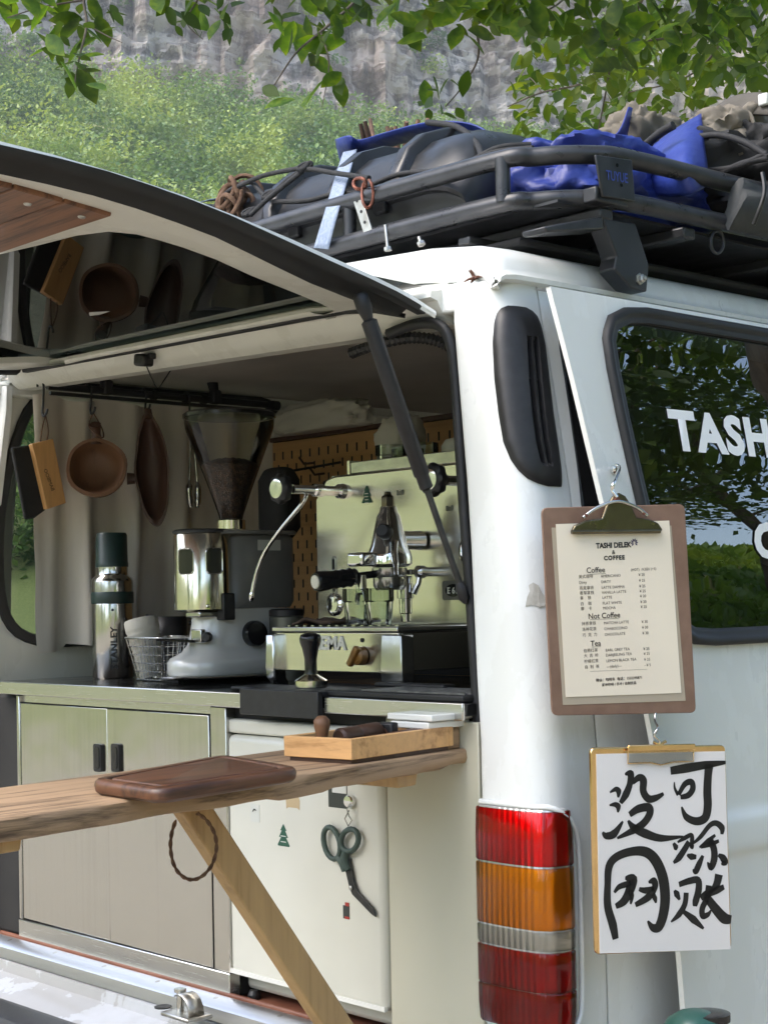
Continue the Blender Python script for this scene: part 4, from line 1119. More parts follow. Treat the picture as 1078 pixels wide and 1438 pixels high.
# base with drip tray
zt0, zt1 = 1.190, 1.262
MB().bb(bx0, bx1, YB, YB + .01, zt0, zt1).build('base_front', 'steel_panel', em, bevel=.002)
MB().bb(bx0 + .002, bx1 - .002, YB + .011, .58, zt0 + .002, zt1).build('base_body', 'steel_panel', em, bevel=.003)
MB().bb(bx0 - .006, bx1 + .004, YB - .006, YP + .01, zt1 + .001, zt1 + .010).build('drip_tray', 'steel_h', em, bevel=.002)
for k in range(14):
    x = lerp(bx0 + .02, bx1 - .02, k / 13); MB().bb(x - .004, x + .004, YB + .015, YP - .012, zt1 + .0105, zt1 + .0125).build('grate_bar', 'chrome_dull', em)
for x0, x1, zb_l in ((bx0 - .014, bx0 + .012, CZ), (bx1 - .030, bx1 + .026, CZ)):
    xm = (x0 + x1) / 2; w_ = (x1 - x0) / 2
    MB().loft([[Vector((xm + sx * w_ * k, YB - .018 + dy + (.03 if sy > 0 else 0), z)) for sx, sy in ((-1, -1), (1, -1), (1, 1), (-1, 1))] for k, dy, z in ((.55, .012, CZ), (.7, .010, CZ + .012), (.95, .002, CZ + .02), (1, 0, CZ + .04), (.9, .002, zt1 - .006), (.8, .004, zt1 - .003))]).build('leg', 'chrome_dull', em, bevel=.003)
text('lettering', 'FAEMA', 'letter_relief', em, .034, Vector((UY(437, 912, YB).x - .012, YB - .001, UY(480, 912, YB).z)), (1, 0, 0), (0, 0, 1), thick=.0012, bold=.0012, sx=1.05)
kc = UY(508, 921, YB - .002)
kn = MB().lathe([(.017, 0), (.016, .014), (.012, .018)], kc, (0, -1, 0), 20).build('selector_knob', 'amber_knob', em, smooth=40)
MB().box(kc + Vector((0, -.020, 0)), (.012, .012, .040), Matrix.Rotation(R(35), 3, 'Y')).build('knob_bar', 'amber_knob', kn, bevel=.003)
MB().lathe([(.004, 0), (.004, .0008)], UY(508, 899, YB - .001), (0, -1, 0), 12).build('dial_mark', 'dark_trim', em)
# small fittings on the panel
c = EY(515, 698, YP - .001); MB().prism(treeshape(c, .046), (0, -.0008, 0)).build('tree_sticker', 'sticker_green', em)
for dz in (.006, 0, -.006, -.012): MB().prism([c + Vector((x, -.0012, dz + z)) for x, z in ((-.005, 0), (.005, 0), (.005, .0015), (-.005, .0015))], (0, .0003, 0)).build('sticker_print', 'letter_relief', em)
c = EY(637, 829, YP - .001)
bd = MB().prism([c + Vector((x, 0, z)) for x, z in rrect(.058, .036, .005, 3)], (0, -.002, 0)).build('badge', 'badge_grey', em)
MB().add([c + Vector((.020 * math.cos(k * math.pi / 12), -.0026, .012 * math.sin(k * math.pi / 12))) for k in range(24)], [tuple(range(24))]).build('badge_oval', 'black_gloss', bd)
text('lettering', 'E 61', 'letter_relief', bd, .0165, c + Vector((-.0005, -.0031, -.0058)), (1, 0, 0), (0, 0, 1), 'CENTER', bold=.0004)
for px, py, s_ in ((557, 692, 'steam'), (626, 714, 'b')):
    c = EY(px, py, YP - .0008)
    for k in range(3): MB().bb(c.x + k * .007, c.x + k * .007 + .0045, YP - .0012, YP - .0004, c.z - .005, c.z + .005 - .002 * (k % 2)).build('panel_mark', 'badge_grey', em)
c = EY(470, 808, YP); sgt = MB().prism([c + Vector((x, 0, z)) for x, z in rrect(.012, .078, .0059, 5)], (0, -.003, 0)).build('sight_glass', 'chrome_dull', em, bevel=.001)
MB().prism([c + Vector((x, -.003, z)) for x, z in rrect(.006, .066, .0029, 5)], (0, -.001, 0)).build('sight_tube', 'black_gloss', sgt)
c = EY(470, 849, YP); MB().lathe([(.0235, 0), (.0235, .003), (.019, .006), (.018, .003), (.016, .003), (.015, .007), (.001, .008)], c, (0, -1, 0), 32).build('power_button', 'chrome', em, smooth=30)
for py in (716, 772):
    c = EY(663, py, YP); ga = MB().lathe([(.027, 0), (.027, .010), (.023, .013), (.022, .010)], c, (0, -1, 0), 32).build('gauge', 'chrome', em, smooth=30)
    MB().lathe([(.022, .0095), (.021, .0098)], c, (0, -1, 0), 32).build('gauge_face', 'letter_relief', ga)
    MB().box(c + Vector((.004, -.0105, .004)), (.014, .0006, .0012), Matrix.Rotation(R(40), 3, 'Y')).build('needle', 'ink', ga)
# steam and water taps
def tap(px, py, lenx, py2):
    c = EY(px, py, YP); e = c + Vector((0, -lenx, 0))
    bdy = MB().lathe([(.016, 0), (.014, .012), (.010, .016), (.010, .05), (.013, .055), (.013, .075), (.009, .078), (.009, lenx - .02)], c, (0, -1, 0), 20).build('tap_body', 'chrome', em, smooth=35)
    k = MB(); prof = []
    rings = []
    for r_, z in ((.020, 0), (.0275, .004), (.029, .011), (.0275, .018), (.022, .022)):
        rings.append([e + Vector((r_ * (1 + (.06 * math.cos(8 * a) if r_ > .025 else 0)) * math.cos(a), .022 - z - .02, r_ * (1 + (.06 * math.cos(8 * a) if r_ > .025 else 0)) * math.sin(a))) for a in [2 * math.pi * q / 48 for q in range(48)]])
    k.loft(rings).build('tap_knob', 'black_plastic', bdy, smooth=40)
    MB().lathe([(.019, 0), (.0185, .002), (.012, .003)], e + Vector((0, -.0195, 0)), (0, -1, 0), 28).build('knob_cap', 'chrome', bdy, smooth=40)
    return c, e
c1, e1 = tap(481, 690, .150, 698); c2, e2 = tap(694, 678, .145, 683)
# steam wand
wj = c1 + Vector((0, -.095, -.006))
wp_ = [wj, wj + Vector((0, -.01, -.02)), UY(393, 745, YP - .115), UY(372, 775, YP - .12), UY(360, 805, YP - .125), UY(353, 838, YP - .13)]
MB().tube(smoothpath(wp_, 6), .0042, 10).build('steam_wand', 'chrome', em, smooth=60)
MB().lathe([(.0042, 0), (.0055, .004), (.0055, .012), (.003, .018)], UY(354, 832, YP - .13), UY(353, 842, YP - .13) - UY(355, 826, YP - .13), 12).build('wand_tip', 'chrome', em, smooth=40)
# group head
gy = YP - .085; gc = Vector((mc, gy, 0)); gz = EY(545, 800, gy).z
gx = UY(546, 760, gy).x; gc.x = gx
grp = MB().lathe([(.014, gz + .118), (.016, gz + .115), (.017, gz + .108), (.022, gz + .10), (.034, gz + .045), (.041, gz + .03), (.043, gz + .022), (.043, gz + .010), (.038, gz + .006), (.030, gz + .004)], gc, n=36).build('group_head', 'chrome', em, smooth=45)
MB().lathe([(.013, gz + .117), (.0135, gz + .134), (.012, gz + .137), (.008, gz + .139), (.007, gz + .145), (.003, gz + .146)], gc, n=6).build('top_nut', 'brass_clip', grp, bevel=.001)
MB().lathe([(.018, 0), (.018, .04), (.019, YP - gy - .02)], Vector((gx, gy + .015, gz + .055)), (0, 1, 0), 24).build('group_arm', 'chrome', grp, smooth=50)
MB().box(Vector((gx - .012, gy - .050, gz + .019)), (.044, .055, .026)).build('group_front', 'chrome', grp, bevel=.006, seg=3)
MB().lathe([(.010, 0), (.014, .008), (.014, .022), (.010, .028)], Vector((gx + .020, gy - .022, gz + .066)), (.45, -.9, .2), 16).build('lever_cam', 'black_plastic', grp, smooth=40)
lv = [Vector((gx + .028, gy - .01, gz + .050)), Vector((gx + .042, gy - .026, gz + .030)), Vector((gx + .060, gy - .04, gz + .002)), Vector((gx + .066, gy - .045, gz - .012))]
MB().tube(smoothpath(lv, 5), [.006] * 10 + [.0045] * 6, 8).build('brew_lever', 'chrome', grp, smooth=60)
MB().lathe([(.030, gz - .014), (.033, gz - .010), (.033, gz + .003)], gc, n=32).build('locking_ring', 'chrome_dull', grp, smooth=40)
# lower valve: tube that carries waste water to the tray
MB().lathe([(.010, zt1 + .016), (.010, zt1 + .03), (.0125, zt1 + .032), (.0125, gz - .055), (.016, gz - .054), (.016, gz - .028), (.013, gz - .026), (.013, gz - .012)], gc + Vector((.006, .034, 0)), n=18).build('waste_tube', 'chrome', grp, smooth=40)
# portafilter
pf = thing('portafilter', 'black handled portafilter locked into the group head', 'portafilter', Vector((gx, gy, gz - .02)))
hd = Vector((-.10, -1, -.10)).normalized(); ps = Vector((gx - .004, gy - .012, gz - .006))
MB().lathe([(.026, gz - .038), (.031, gz - .030), (.031, gz - .0145)], gc, n=28).build('basket', 'chrome_dull', pf, smooth=40)
MB().lathe([(.007, .02), (.007, .062), (.0155, .066), (.0145, .072), (.018, .078), (.0155, .086), (.018, .094), (.0155, .102), (.018, .110), (.0165, .120), (.0185, .132), (.0185, .148), (.016, .154)], ps, hd, 20).build('handle', 'black_gloss', pf, smooth=45)
MB().lathe([(.0125, .1542), (.012, .156), (.002, .1565)], ps, hd, 20).build('end_cap', 'letter_relief', pf)
sp0 = Vector((gx - .010, gy - .062, gz - .030))
MB().lathe([(.010, .02), (.010, -.012), (.006, -.016)], sp0, n=14).build('spout_neck', 'chrome', pf, smooth=40)
for s_ in (-1, 1):
    MB().tube(smoothpath([sp0 + Vector((0, 0, -.008)), sp0 + Vector((s_ * .014, -s_ * .006, -.010)), sp0 + Vector((s_ * .024, -s_ * .011, -.022)), sp0 + Vector((s_ * .026, -s_ * .012, -.034))], 4), .0052, 8).build('spout', 'chrome', pf, smooth=60)
# safety valve on the panel
vv = UY(600, 803, YP - .02)
MB().lathe([(.009, 0), (.009, .03), (.012, .031), (.012, .045), (.006, .05)], Vector((vv.x, YP, vv.z)), (0, -1, 0), 14).build('drain_valve', 'chrome_dull', em, smooth=40)
MB().tube([vv + Vector((0, -.02, -.006)), vv + Vector((0, -.024, -.022)), vv + Vector((-.008, -.03, -.040))], [.006, .005, .007], 8).build('drain_lever', 'chrome_dull', em, smooth=40)
MB().box(vv + Vector((-.022, -.03, 0)), (.026, .010, .010)).build('drain_arm', 'chrome_dull', em, bevel=.002)
# folded dark cloth, glasses, black mats, knock box, tamper
zt = zt1 + .0126
m = MB(); rows = []
for i in range(15):
    x = lerp(-.775, -.655, i / 14); rows.append([Vector((x, lerp(.16, .28, j / 8), zt + .001 + .011 * abs(math.sin(j * .9 + i * .3)) * (.4 + .6 * math.sin(math.pi * i / 14)) + .003 * noise.noise(Vector((x * 40, j, 0))))) for j in range(9)])
o = m.sheet(rows).build('bar_cloth', 'dark_cloth', None, smooth=60, solid=.005); tag(o, 'rumpled dark brown bar cloth on the drip tray', 'cloth')
def tumbler(c, r, h, label, group=None, facets=10):
    t = thing('glass_tumbler', label, 'glass', c, group=group)
    m = MB(); outr = []; 
    for rr_, z, fa in ((r * .80, 0, 1), (r * .84, .004, 1), (r * .95, h * .62, 1), (r, h * .66, 0), (r, h, 0), (r * .94, h, 0), (r * .92, h * .6, 0), (r * .80, .010, 0), (.001, .009, 0)):
        outr.append([Vector(c) + Vector((rr_ * (1 - .05 * fa * (k % 2)) * math.cos(math.pi * k / facets), rr_ * (1 - .05 * fa * (k % 2)) * math.sin(math.pi * k / facets), z)) for k in range(2 * facets)])
    m.loft(outr).build('glass', 'clear_glass', t, smooth=30)
    return t
for px in (502, 533):
    q = UY(px, 880, .185 if px < 520 else .175); tumbler(Vector((q.x, q.y, zt)), .027, .066, 'faceted glass tumbler on the drip tray beside the ' + ('dark cloth' if px < 520 else 'chrome waste tube'), 'tumblers on the drip tray')
zt2 = ztop + .0125
for px, yy, lb in ((550, .44, 'clear glass tumbler on top of the coffee machine beside the white bag'), (592, .46, 'clear glass tumbler on top of the coffee machine right of centre'), (572, .52, 'clear glass tumbler at the back of the machine top')):
    q = UY(px, 640, yy); tumbler(Vector((q.x, yy, zt2)), .034, .058, lb, 'glasses on the machine')
q = UY(645, 640, .5); o = MB().lathe([(.03, 0), (.036, .01), (.036, .05), (.028, .062), (.012, .066)], (q.x, .5, zt2), n=24).build('white_jar', 'white_ceramic', None, smooth=50); tag(o, 'round white jar on top of the coffee machine', 'jar')
kb = thing('knock_box', 'black knock box hooked over the counter edge', 'knock box', ((XK0 + XK1) / 2, .06, CZ))
xk0, xk1 = XK0, XK1
kt = UY(400, 978, -.034).z; kb0 = UY(400, 1007, -.034).z
MB().bb(xk0, xk1, -.034, -.022, kb0, CZ + .010).build('front_apron', 'black_plastic', kb, bevel=.002)
MB().bb(xk0, xk1, -.0215, .17, CZ + .0005, CZ + .010).build('mat', 'rubber', kb, bevel=.002)
tp = UZ(437, 966, CZ + .010); tp = Vector((tp.x, max(tp.y, .03), CZ + .0105))
tp = UY(437, 966, .045); tp = Vector((tp.x, .045, CZ + .0105))
tm = thing('tamper', 'black handled steel tamper standing on the black mat', 'tamper', tp)
MB().lathe([(.0275, 0), (.029, .001), (.029, .012), (.027, .014), (.016, .020), (.012, .023)], tp, n=36).build('base', 'steel_polish', tm, smooth=35)
MB().lathe([(.012, .0235), (.011, .03), (.011, .05), (.0145, .068), (.019, .080), (.0195, .087), (.017, .093), (.008, .096)], tp, n=28).build('handle', 'black_gloss', tm, smooth=60)
mt = thing('rubber_mat', 'black rubber bar mat with raised ribs beside the machine leg', 'mat', (-.3, .08, CZ))
MB().bb(-.485, -.155, -.012, .115, CZ + .0008, CZ + .012).build('pad', 'rubber', mt, bevel=.003)
for k in range(9):
    y = lerp(.0, .10, k / 8); MB().bb(-.40, -.16, y - .0022, y + .0022, CZ + .0122, CZ + .015).build('rib', 'mat_rib', mt)
o = MB().bb(-.47, -.30, .09, .12, CZ + .0125, CZ + .020).build('black_tray', 'black_plastic', None, bevel=.003); tag(o, 'flat black tray lying behind the rubber mat', 'tray')
q = UY(403, 955, .10); o = MB().bb(-.80, -.70, .03, .12, CZ + .0008, CZ + .008).build('dark_pad', 'black_plastic', None, bevel=.003); tag(o, 'thin dark pad between grinder and tamper mat', 'pad')
# small dark cup between grinder and machine
q = Vector((UY(402, 850, .34).x, .34, CZ)); cp = thing('dark_canister', 'dark metal canister behind the steam wand', 'canister', q)
MB().lathe([(.035, 0), (.036, .004), (.036, .13), (.034, .132)], q, n=28).build('body', 'badge_grey', cp, smooth=40)
MB().lathe([(.0365, .1325), (.0365, .145), (.03, .148)], q, n=28).build('lid', 'black_plastic', cp, smooth=40)

# ================================================================== HANGING THINGS INSIDE
XR = -1.50
r0, r1 = UX(132, 546, XR), UX(386, 571, XR); rz = (r0.z + r1.z) / 2
rod = thing('hanging_rod', 'black hanging rod fixed under the van ceiling over the curtain', 'rod', (XR, .45, rz))
MB().tube([(XR, r0.y - .12, rz), (XR, r1.y, rz)], .0085, 12).build('bar', 'bracket_black', rod, smooth=50)
MB().tube([(XR + .012, r0.y - .12, rz - .017), (XR + .012, r1.y, rz - .017)], .0045, 8).build('lower_bar', 'bracket_black', rod, smooth=50)
MB().lathe([(.012, 0), (.012, .02)], (XR, r1.y - .01, rz), (0, 1, 0), 14).build('end_cap', 'black_plastic', rod)
for px in (150, 302):
    y = UX(px, 545, XR).y
    MB().box((XR, y, rz + .008), (.022, .026, .034)).build('clamp', 'black_plastic', rod, bevel=.005)
    MB().tube([(XR, y, rz + .01), (XR - .01, y, 1.850)], [.010, .014], 10).build('ceiling_mount', 'black_plastic', rod, smooth=50)
for px in (213, 258, 283, 375):
    y = UX(px, 560, XR).y; MB().lathe([(.0115, 0), (.0115, .012)], (XR, y, rz), (0, 1, 0), 14).build('rod_ring', 'black_plastic', rod)
# curtain in soft folds
XC = -1.575
yA, yB = UX(46, 700, XC).y, .98
rows = []; NCU = 110; NZ = 26
zbot0 = UX(55, 918, XC).z; zbot1 = UX(125, 901, XC).z
for j in range(NZ + 1):
    f = j / NZ; row = []
    for i in range(NCU + 1):
        t = i / NCU; y = lerp(yA, yB, t)
        zb = lerp(zbot0, zbot0 + .005, min(1, t * 8)) if t < .1 else zbot0 + .008 + .012 * math.sin(t * 19)
        z = lerp(rz - .012 + .006 * math.sin(t * 34), zb, f)
        amp = .010 + .012 * f
        wv = math.sin(t * 46 + .8 * math.sin(t * 7) + f * .7) + .5 * math.sin(t * 83 + 1.3 + f * 1.8)
        x = XC + amp * wv + .010 * noise.noise(Vector((y * 7, z * 4, 1.3))) + .012 * f * noise.noise(Vector((y * 16, z * 6, 7)))
        row.append(Vector((x, y + (.012 * f * noise.noise(Vector((z * 5, 0, 2))) if i < 4 else 0), z)))
    rows.append(row)
cu = MB().sheet(rows).build('curtain', 'curtain', None, smooth=80); tag(cu, 'off white cloth curtain hanging in folds over the far window', 'curtain')
XH = -1.482
def shook(px, py0, py1, label, big=1):
    y = UX(px, py0, XH).y; zt_h = rz + .010; zl = UX(px, py1, XH).z
    pts = [(XR - .012, y, zt_h - .012), (XR - .008, y, zt_h), (XR + .006, y, zt_h + .001), (XR + .014, y, zt_h - .012), (XR + .012, y, lerp(zt_h, zl, .6)), (XR + .012, y - .002, zl), (XR + .020, y - .004, zl - .007), (XR + .028, y - .002, zl - .001), (XR + .029, y, zl + .008)]
    o = MB().tube(smoothpath(pts, 5), .0026, 8).build('hook', 'bracket_black', None, smooth=60)
    tag(o, label, 'hook', 'hooks on the rod'); return Vector((XR + .020, y, zl - .004))
h1 = shook(63, 556, 580, 'black hook on the rod carrying the wooden brush')
h2 = shook(130, 552, 577, 'black hook on the rod carrying the round wooden cup')
h3 = shook(207, 556, 573, 'black hook on the rod carrying the long wooden bowl')
h4 = shook(268, 570, 600, 'black hook on the rod carrying the steel tongs')
# brush: wooden block on a cord with a black bristle pouch behind
br = thing('wooden_brush', 'light wooden block brush on a cord with black pouch, hanging by the curtain', 'brush', h1)
XB_ = XH + .004
q = [UX(a, b, XB_) for a, b in ((40, 624), (70, 617), (88, 707), (61, 716))]
MB().prism(q, (.016, 0, 0)).build('block', 'handle_wood', br, bevel=.002)
text('branding', 'BAMBOO', 'ink_brown', br, .012, UX(73, 690, XB_ + .0166) + Vector((.0004, 0, 0)), UX(54, 640, XB_ + .017) - UX(73, 690, XB_ + .017), Vector((0, 1, .3)))
MB().tube(smoothpath([h1, UX(59, 604, XB_ + .006), UX(57, 622, XB_ + .008)], 5), .0016, 6).build('cord', 'rope_brown', br, smooth=60)
MB().tube(smoothpath([h1, UX(68, 604, XB_ + .006), UX(66, 620, XB_ + .008)], 5), .0016, 6).build('cord', 'rope_brown', br, smooth=60)
q = [UX(a, b, XB_ - .012) for a, b in ((14, 629), (50, 624), (62, 716), (46, 728), (33, 730))]
MB().prism(q, (.011, 0, 0)).build('pouch', 'bag_black', br, bevel=.004)
# round wooden cup (bowl facing the viewer)
kc_ = UX(136, 657, XH + .02)
ku = thing('wooden_cup', 'round carved wooden cup hanging by its handle from the rod', 'cup', kc_)
ax = Vector((.80, -.58, .12)).normalized()
mb = MB().lathe([(.012, -.052), (.040, -.046), (.060, -.026), (.068, 0), (.067, .006), (.060, .006), (.056, -.004), (.046, -.028), (.028, -.040), (.001, -.042)], kc_, ax, 36)
for v in mb.v: v += Vector((1, 1, 1)) * .0025 * noise.noise(v * 18)
mb.build('bowl', 'kuksa_wood', ku, smooth=60)
hz_ = UX(134, 596, XH + .02)
MB().tube([kc_ + Vector((0, 0, .056)) - ax * .015, kc_ + Vector((0, 0, .078)) - ax * .015, hz_], [.016, .010, .013], 10).build('handle', 'dark_wood', ku, smooth=60)
MB().tube(smoothpath([h2, h2 + Vector((.004, -.014, -.03)), hz_ + Vector((.01, -.008, -.02)), hz_ + Vector((.012, .012, -.03)), h2 + Vector((.004, .02, -.035)), h2], 5), .0016, 6).build('cord', 'rope_brown', ku, smooth=60)
# long wooden bowl
lc = UX(214, 662, XH + .015)
lb = thing('long_wooden_bowl', 'long dark wooden dough bowl hanging upright from the rod', 'bowl', lc)
rt_ = Vector((.58, .80, 0)).normalized(); fw = Vector((.80, -.58, 0)).normalized(); upv = (Vector((0, 0, 1)) + rt_ * -.06).normalized()
rings = []
for rr_, d in ((.30, -.042), (.65, -.034), (.88, -.016), (1, 0), (1.0, .005), (.90, .005), (.84, -.006), (.62, -.022), (.30, -.028), (.02, -.029)):
    ring = []
    for k in range(40):
        a = 2 * math.pi * k / 40; sx = .041 * math.cos(a) * (1 - .15 * abs(math.sin(a))); sz = .128 * math.sin(a) * (1 + (.06 if math.sin(a) > .9 else 0))
        ring.append(lc + rt_ * sx * rr_ + upv * sz * rr_ + fw * d)
    rings.append(ring)
mb = MB().loft(rings)
for v in mb.v: v += Vector((1, 1, 1)) * .003 * noise.noise(v * 14)
mb.build('bowl', 'dark_wood', lb, smooth=60)
MB().tube([lc + upv * .118, h3], [.012, .008], 10).build('grip', 'dark_wood', lb, smooth=60)
MB().tube([lc - rt_ * .040 + upv * -.016, lc - rt_ * .058 + upv * -.016], [.012, .014], 10).build('knob', 'dark_wood', lb, smooth=60)
# tongs
tg = thing('kitchen_tongs', 'steel tongs hanging from the rod beside the grinder hopper', 'tongs', h4)
for s_ in (-1, 1):
    pts = [h4 + Vector((0, 0, .004)), h4 + Vector((.002, s_ * .006, -.05)), h4 + Vector((.003, s_ * .010, -.11)), h4 + Vector((.003, s_ * .013, -.15)), h4 + Vector((.004, s_ * .009, -.185))]
    MB().tube(smoothpath(pts, 5), [.003] * 8 + [.004] * 5 + [.008] * 6 + [.005] * 2, 8).build('arm', 'chrome_dull', tg, smooth=60)
# pegboard with slots
YG = .75
pg = thing('pegboard', 'wooden pegboard with rows of slots behind the coffee machine', 'pegboard', (-1.15, YG, CZ))
zpt = (UY(372, 627, YG).z + UY(515, 601, YG).z) / 2
MB().bb(XL + .07, -.62, YG, YG + .012, CZ - .2, zpt).build('board', 'peg_wood', pg, bevel=.002)
MB().bb(XL + .07, -.62, YG - .008, YG + .016, zpt + .001, zpt + .012).build('top_edge', 'dark_wood', pg, bevel=.002)
sm = MB()
for i in range(24):
    for j in range(14):
        x = -1.55 + i * .0345 + (.017 if j % 2 else 0); z = zpt - .035 - j * .032
        sm.bb(x - .0022, x + .0022, YG - .0012, YG + .002, z - .010, z + .010)
tag(sm.build('slot', 'ink', pg), kind='stuff')
for px, py, l in ((440, 650, .05), (455, 665, .04)):
    c = UY(px, py, YG); MB().tube([c, c + Vector((0, -.03, -.004)), c + Vector((0, -.045, .012))], .003, 8).build('peg_hook', 'dark_wood', pg, smooth=60)
# dark pouch and cables on the pegboard
c = UY(392, 705, .55); o = MB()
o.loft([[c + Vector((sx * .05 * k, sy * .03 * k, dz)) for sx, sy in ((-1, -1), (1, -1), (1, 1), (-1, 1))] for k, dz in ((.6, -.09), (1, -.06), (1, .05), (.7, .08))])
o = o.build('dark_pouch', 'bag_black', None, bevel=.015, seg=3); tag(o, 'dark cloth pouch hanging in front of the pegboard', 'pouch')
MB_ = MB().tube([c + Vector((0, .02, .07)), c + Vector((0, .19, .10))], .003, 6).build('pouch_strap', 'cord_black', o)
# white cloth draped over the board, plastic bag on the machine
def blob(name, c, size, mat, label, cat, amp=.18, fr=2.2, seed=0, nu=40, nv=24, flat=.0, parent=None, sm_=80):
    rows = []
    for j in range(nv + 1):
        ph = math.pi * (j / nv - .5); row = []
        for i in range(nu):
            a = 2 * math.pi * i / nu
            d = Vector((math.cos(ph) * math.cos(a), math.cos(ph) * math.sin(a), math.sin(ph)))
            q = Vector([math.copysign(abs(k) ** .75, k) for k in d])
            n_ = noise.fractal(d * fr + Vector((seed, seed * 1.7, 0)), 1.0, 2.0, 4)
            ridge = abs(noise.noise(d * fr * 2.1 + Vector((seed + 9, 0, 0))))
            k = 1 + amp * n_ - amp * .7 * (1 - min(1, ridge * 4)) * .5
            p = Vector((q.x * size[0], q.y * size[1], q.z * size[2])) * k
            if p.z < -size[2] * .72: p.z = -size[2] * .72
            row.append(Vector(c) + p)
        rows.append(row)
    m = MB().loft(rows, True, True)
    o = m.build(name, mat, parent, smooth=sm_)
    if label: tag(o, label, cat)
    return o
c = (UY(385, 600, .72) + UY(518, 592, .72)) / 2
blob('white_towel', (c.x, .73, zpt + .040), ((UY(518, 592, .72).x - UY(385, 600, .72).x) / 2, .05, .042), 'white_cloth', 'folded white towel lying along the top of the pegboard', 'towel', .16, 3.0, 4)
c = UY(545, 618, .56); blob('plastic_bag', (c.x, .60, c.z + .006), (.060, .04, .050), 'white_cloth', 'crumpled white bag behind the glasses on the machine', 'bag', .22, 2.2, 11)
for k, (x, z, s3) in enumerate(((-.55, 1.60, .07), (-.40, 1.62, .09), (-.28, 1.58, .06))):
    o = MB().bb(x - s3, x + s3, .66, .74, 1.20, z + .02 * k).build('storage_box', ['dark_cloth', 'bag_black', 'dark_wood'][k], None, bevel=.01)
    tag(o, ['brown box at the back behind the coffee machine', 'black box at the back behind the coffee machine', 'dark wooden box at the back by the inner wall'][k], 'box', 'boxes behind the machine')
MB().bb(XL + .08, -.20, .64, .80, CZ - .001, CZ + .04).build('back_shelf', 'dark_trim', ctr)
# small sensor with a cable on the header, tiny springs
hc_ = UY(202, 506, .022)
se = thing('sensor_box', 'small black sensor box with a dangling wire on the rear header', 'sensor', hc_)
MB().box(hc_, (.038, .026, .024), Matrix.Rotation(R(8), 3, 'Y')).build('body', 'black_plastic', se, bevel=.005)
MB().box(hc_ + Vector((.022, .004, .006)), (.012, .014, .012)).build('bracket', 'black_plastic', se, bevel=.002)
MB().tube(smoothpath([hc_ + Vector((.008, .0, -.010)), UY(215, 535, .05), UY(222, 545, .06), UY(230, 535, .08), UY(243, 515, .12)], 6), .0013, 6).build('wire', 'cord_black', se, smooth=60)
for px, py in ((466, 443), (8, 531)):
    c = UY(px, py, .018); n_ = 5
    pts = [c + Vector((-.012 + .024 * k / 40, -.004 + .004 * math.cos(k * 2 * math.pi * n_ / 40), .006 * math.sin(k * 2 * math.pi * n_ / 40))) for k in range(41)]
    MB().tube(pts, .0009, 5).build('small_spring', 'zinc', van, smooth=60)

# ================================================================== ROOF RACK
RX, RYR, ZU, ZL = -.05, .125, 2.030, 1.958
rack = thing('roof_rack', 'dark grey tubular steel roof rack on the van roof', 'roof rack', (-.91, 1.6, 1.84))
LXR = -1.78; RYF = 3.2
def railpath(z, ins=0):
    A = [(LXR + ins, 1.2), (LXR + ins, RYR + .16), (LXR + .05 + ins, RYR + .05), (LXR + .17, RYR + ins), (-.9, RYR + ins), (RX - .19, RYR + ins), (RX - .085, RYR + .035 + ins), (RX - .02, RYR + .10), (RX - ins, RYR + .20), (RX - ins, .8), (RX - ins, RYF)]
    return smoothpath([Vector((x, y, z)) for x, y in A], 6)
def tilt(p):            # the side rails climb a little towards the front
    return p + Vector((0, 0, .03 * max(0, p.y - .2) * .55 + .006 * max(0, -p.x - .3)))
for z, r_ in ((ZU, .0155), (ZL, .0155)):
    MB().tube([tilt(p) for p in railpath(z)], r_, 14).build('rail', 'rack_metal', rack, smooth=60)
for px, py in ((706, 258), (491, 312)):
    p = UY(px, py, RYR); MB().tube([(p.x, RYR, ZL), (p.x, RYR, ZU)], .0125, 12).build('post', 'rack_metal', rack, smooth=60)
for x in (-.95, -1.35): MB().tube([(x, RYR, ZL), (x, RYR, ZU)], .0125, 12).build('post', 'rack_metal', rack, smooth=60)
for y in (.85, 1.5, 2.2, 2.9): MB().tube([tilt(Vector((RX, y, ZL))), tilt(Vector((RX, y, ZU)))], .0125, 12).build('post', 'rack_metal', rack, smooth=60)
for y in (.24, .46, .80, 1.15, 1.5, 2.0, 2.5, 3.0): MB().bb(LXR, RX - .004, y - .016, y + .016, ZL - .034, ZL - .014).build('cross_bar', 'rack_metal', rack, bevel=.004)
for x in (-.28, -.6, -.95, -1.3, -1.6): MB().bb(x - .014, x + .014, .14, 3.1, ZL - .048, ZL - .0345).build('floor_slat', 'rack_metal', rack, bevel=.003)
o = MB().bb(-1.66, -.17, .16, 3.0, 1.895, ZL - .0495).build('rack_shade_slab', 'bag_black', None, bevel=.012); tag(o, 'added black slab standing in for the shadow between the van roof and the rack', 'tarpaulin')  # black slab added where only shadow lies under the rack
MB().bb(LXR + .03, RX - .03, .15, 3.1, ZL - .0135, ZL - .009).build('rack_shade_panel', 'bracket_black', rack)  # dark plate added so the gap below the rack reads as shadow
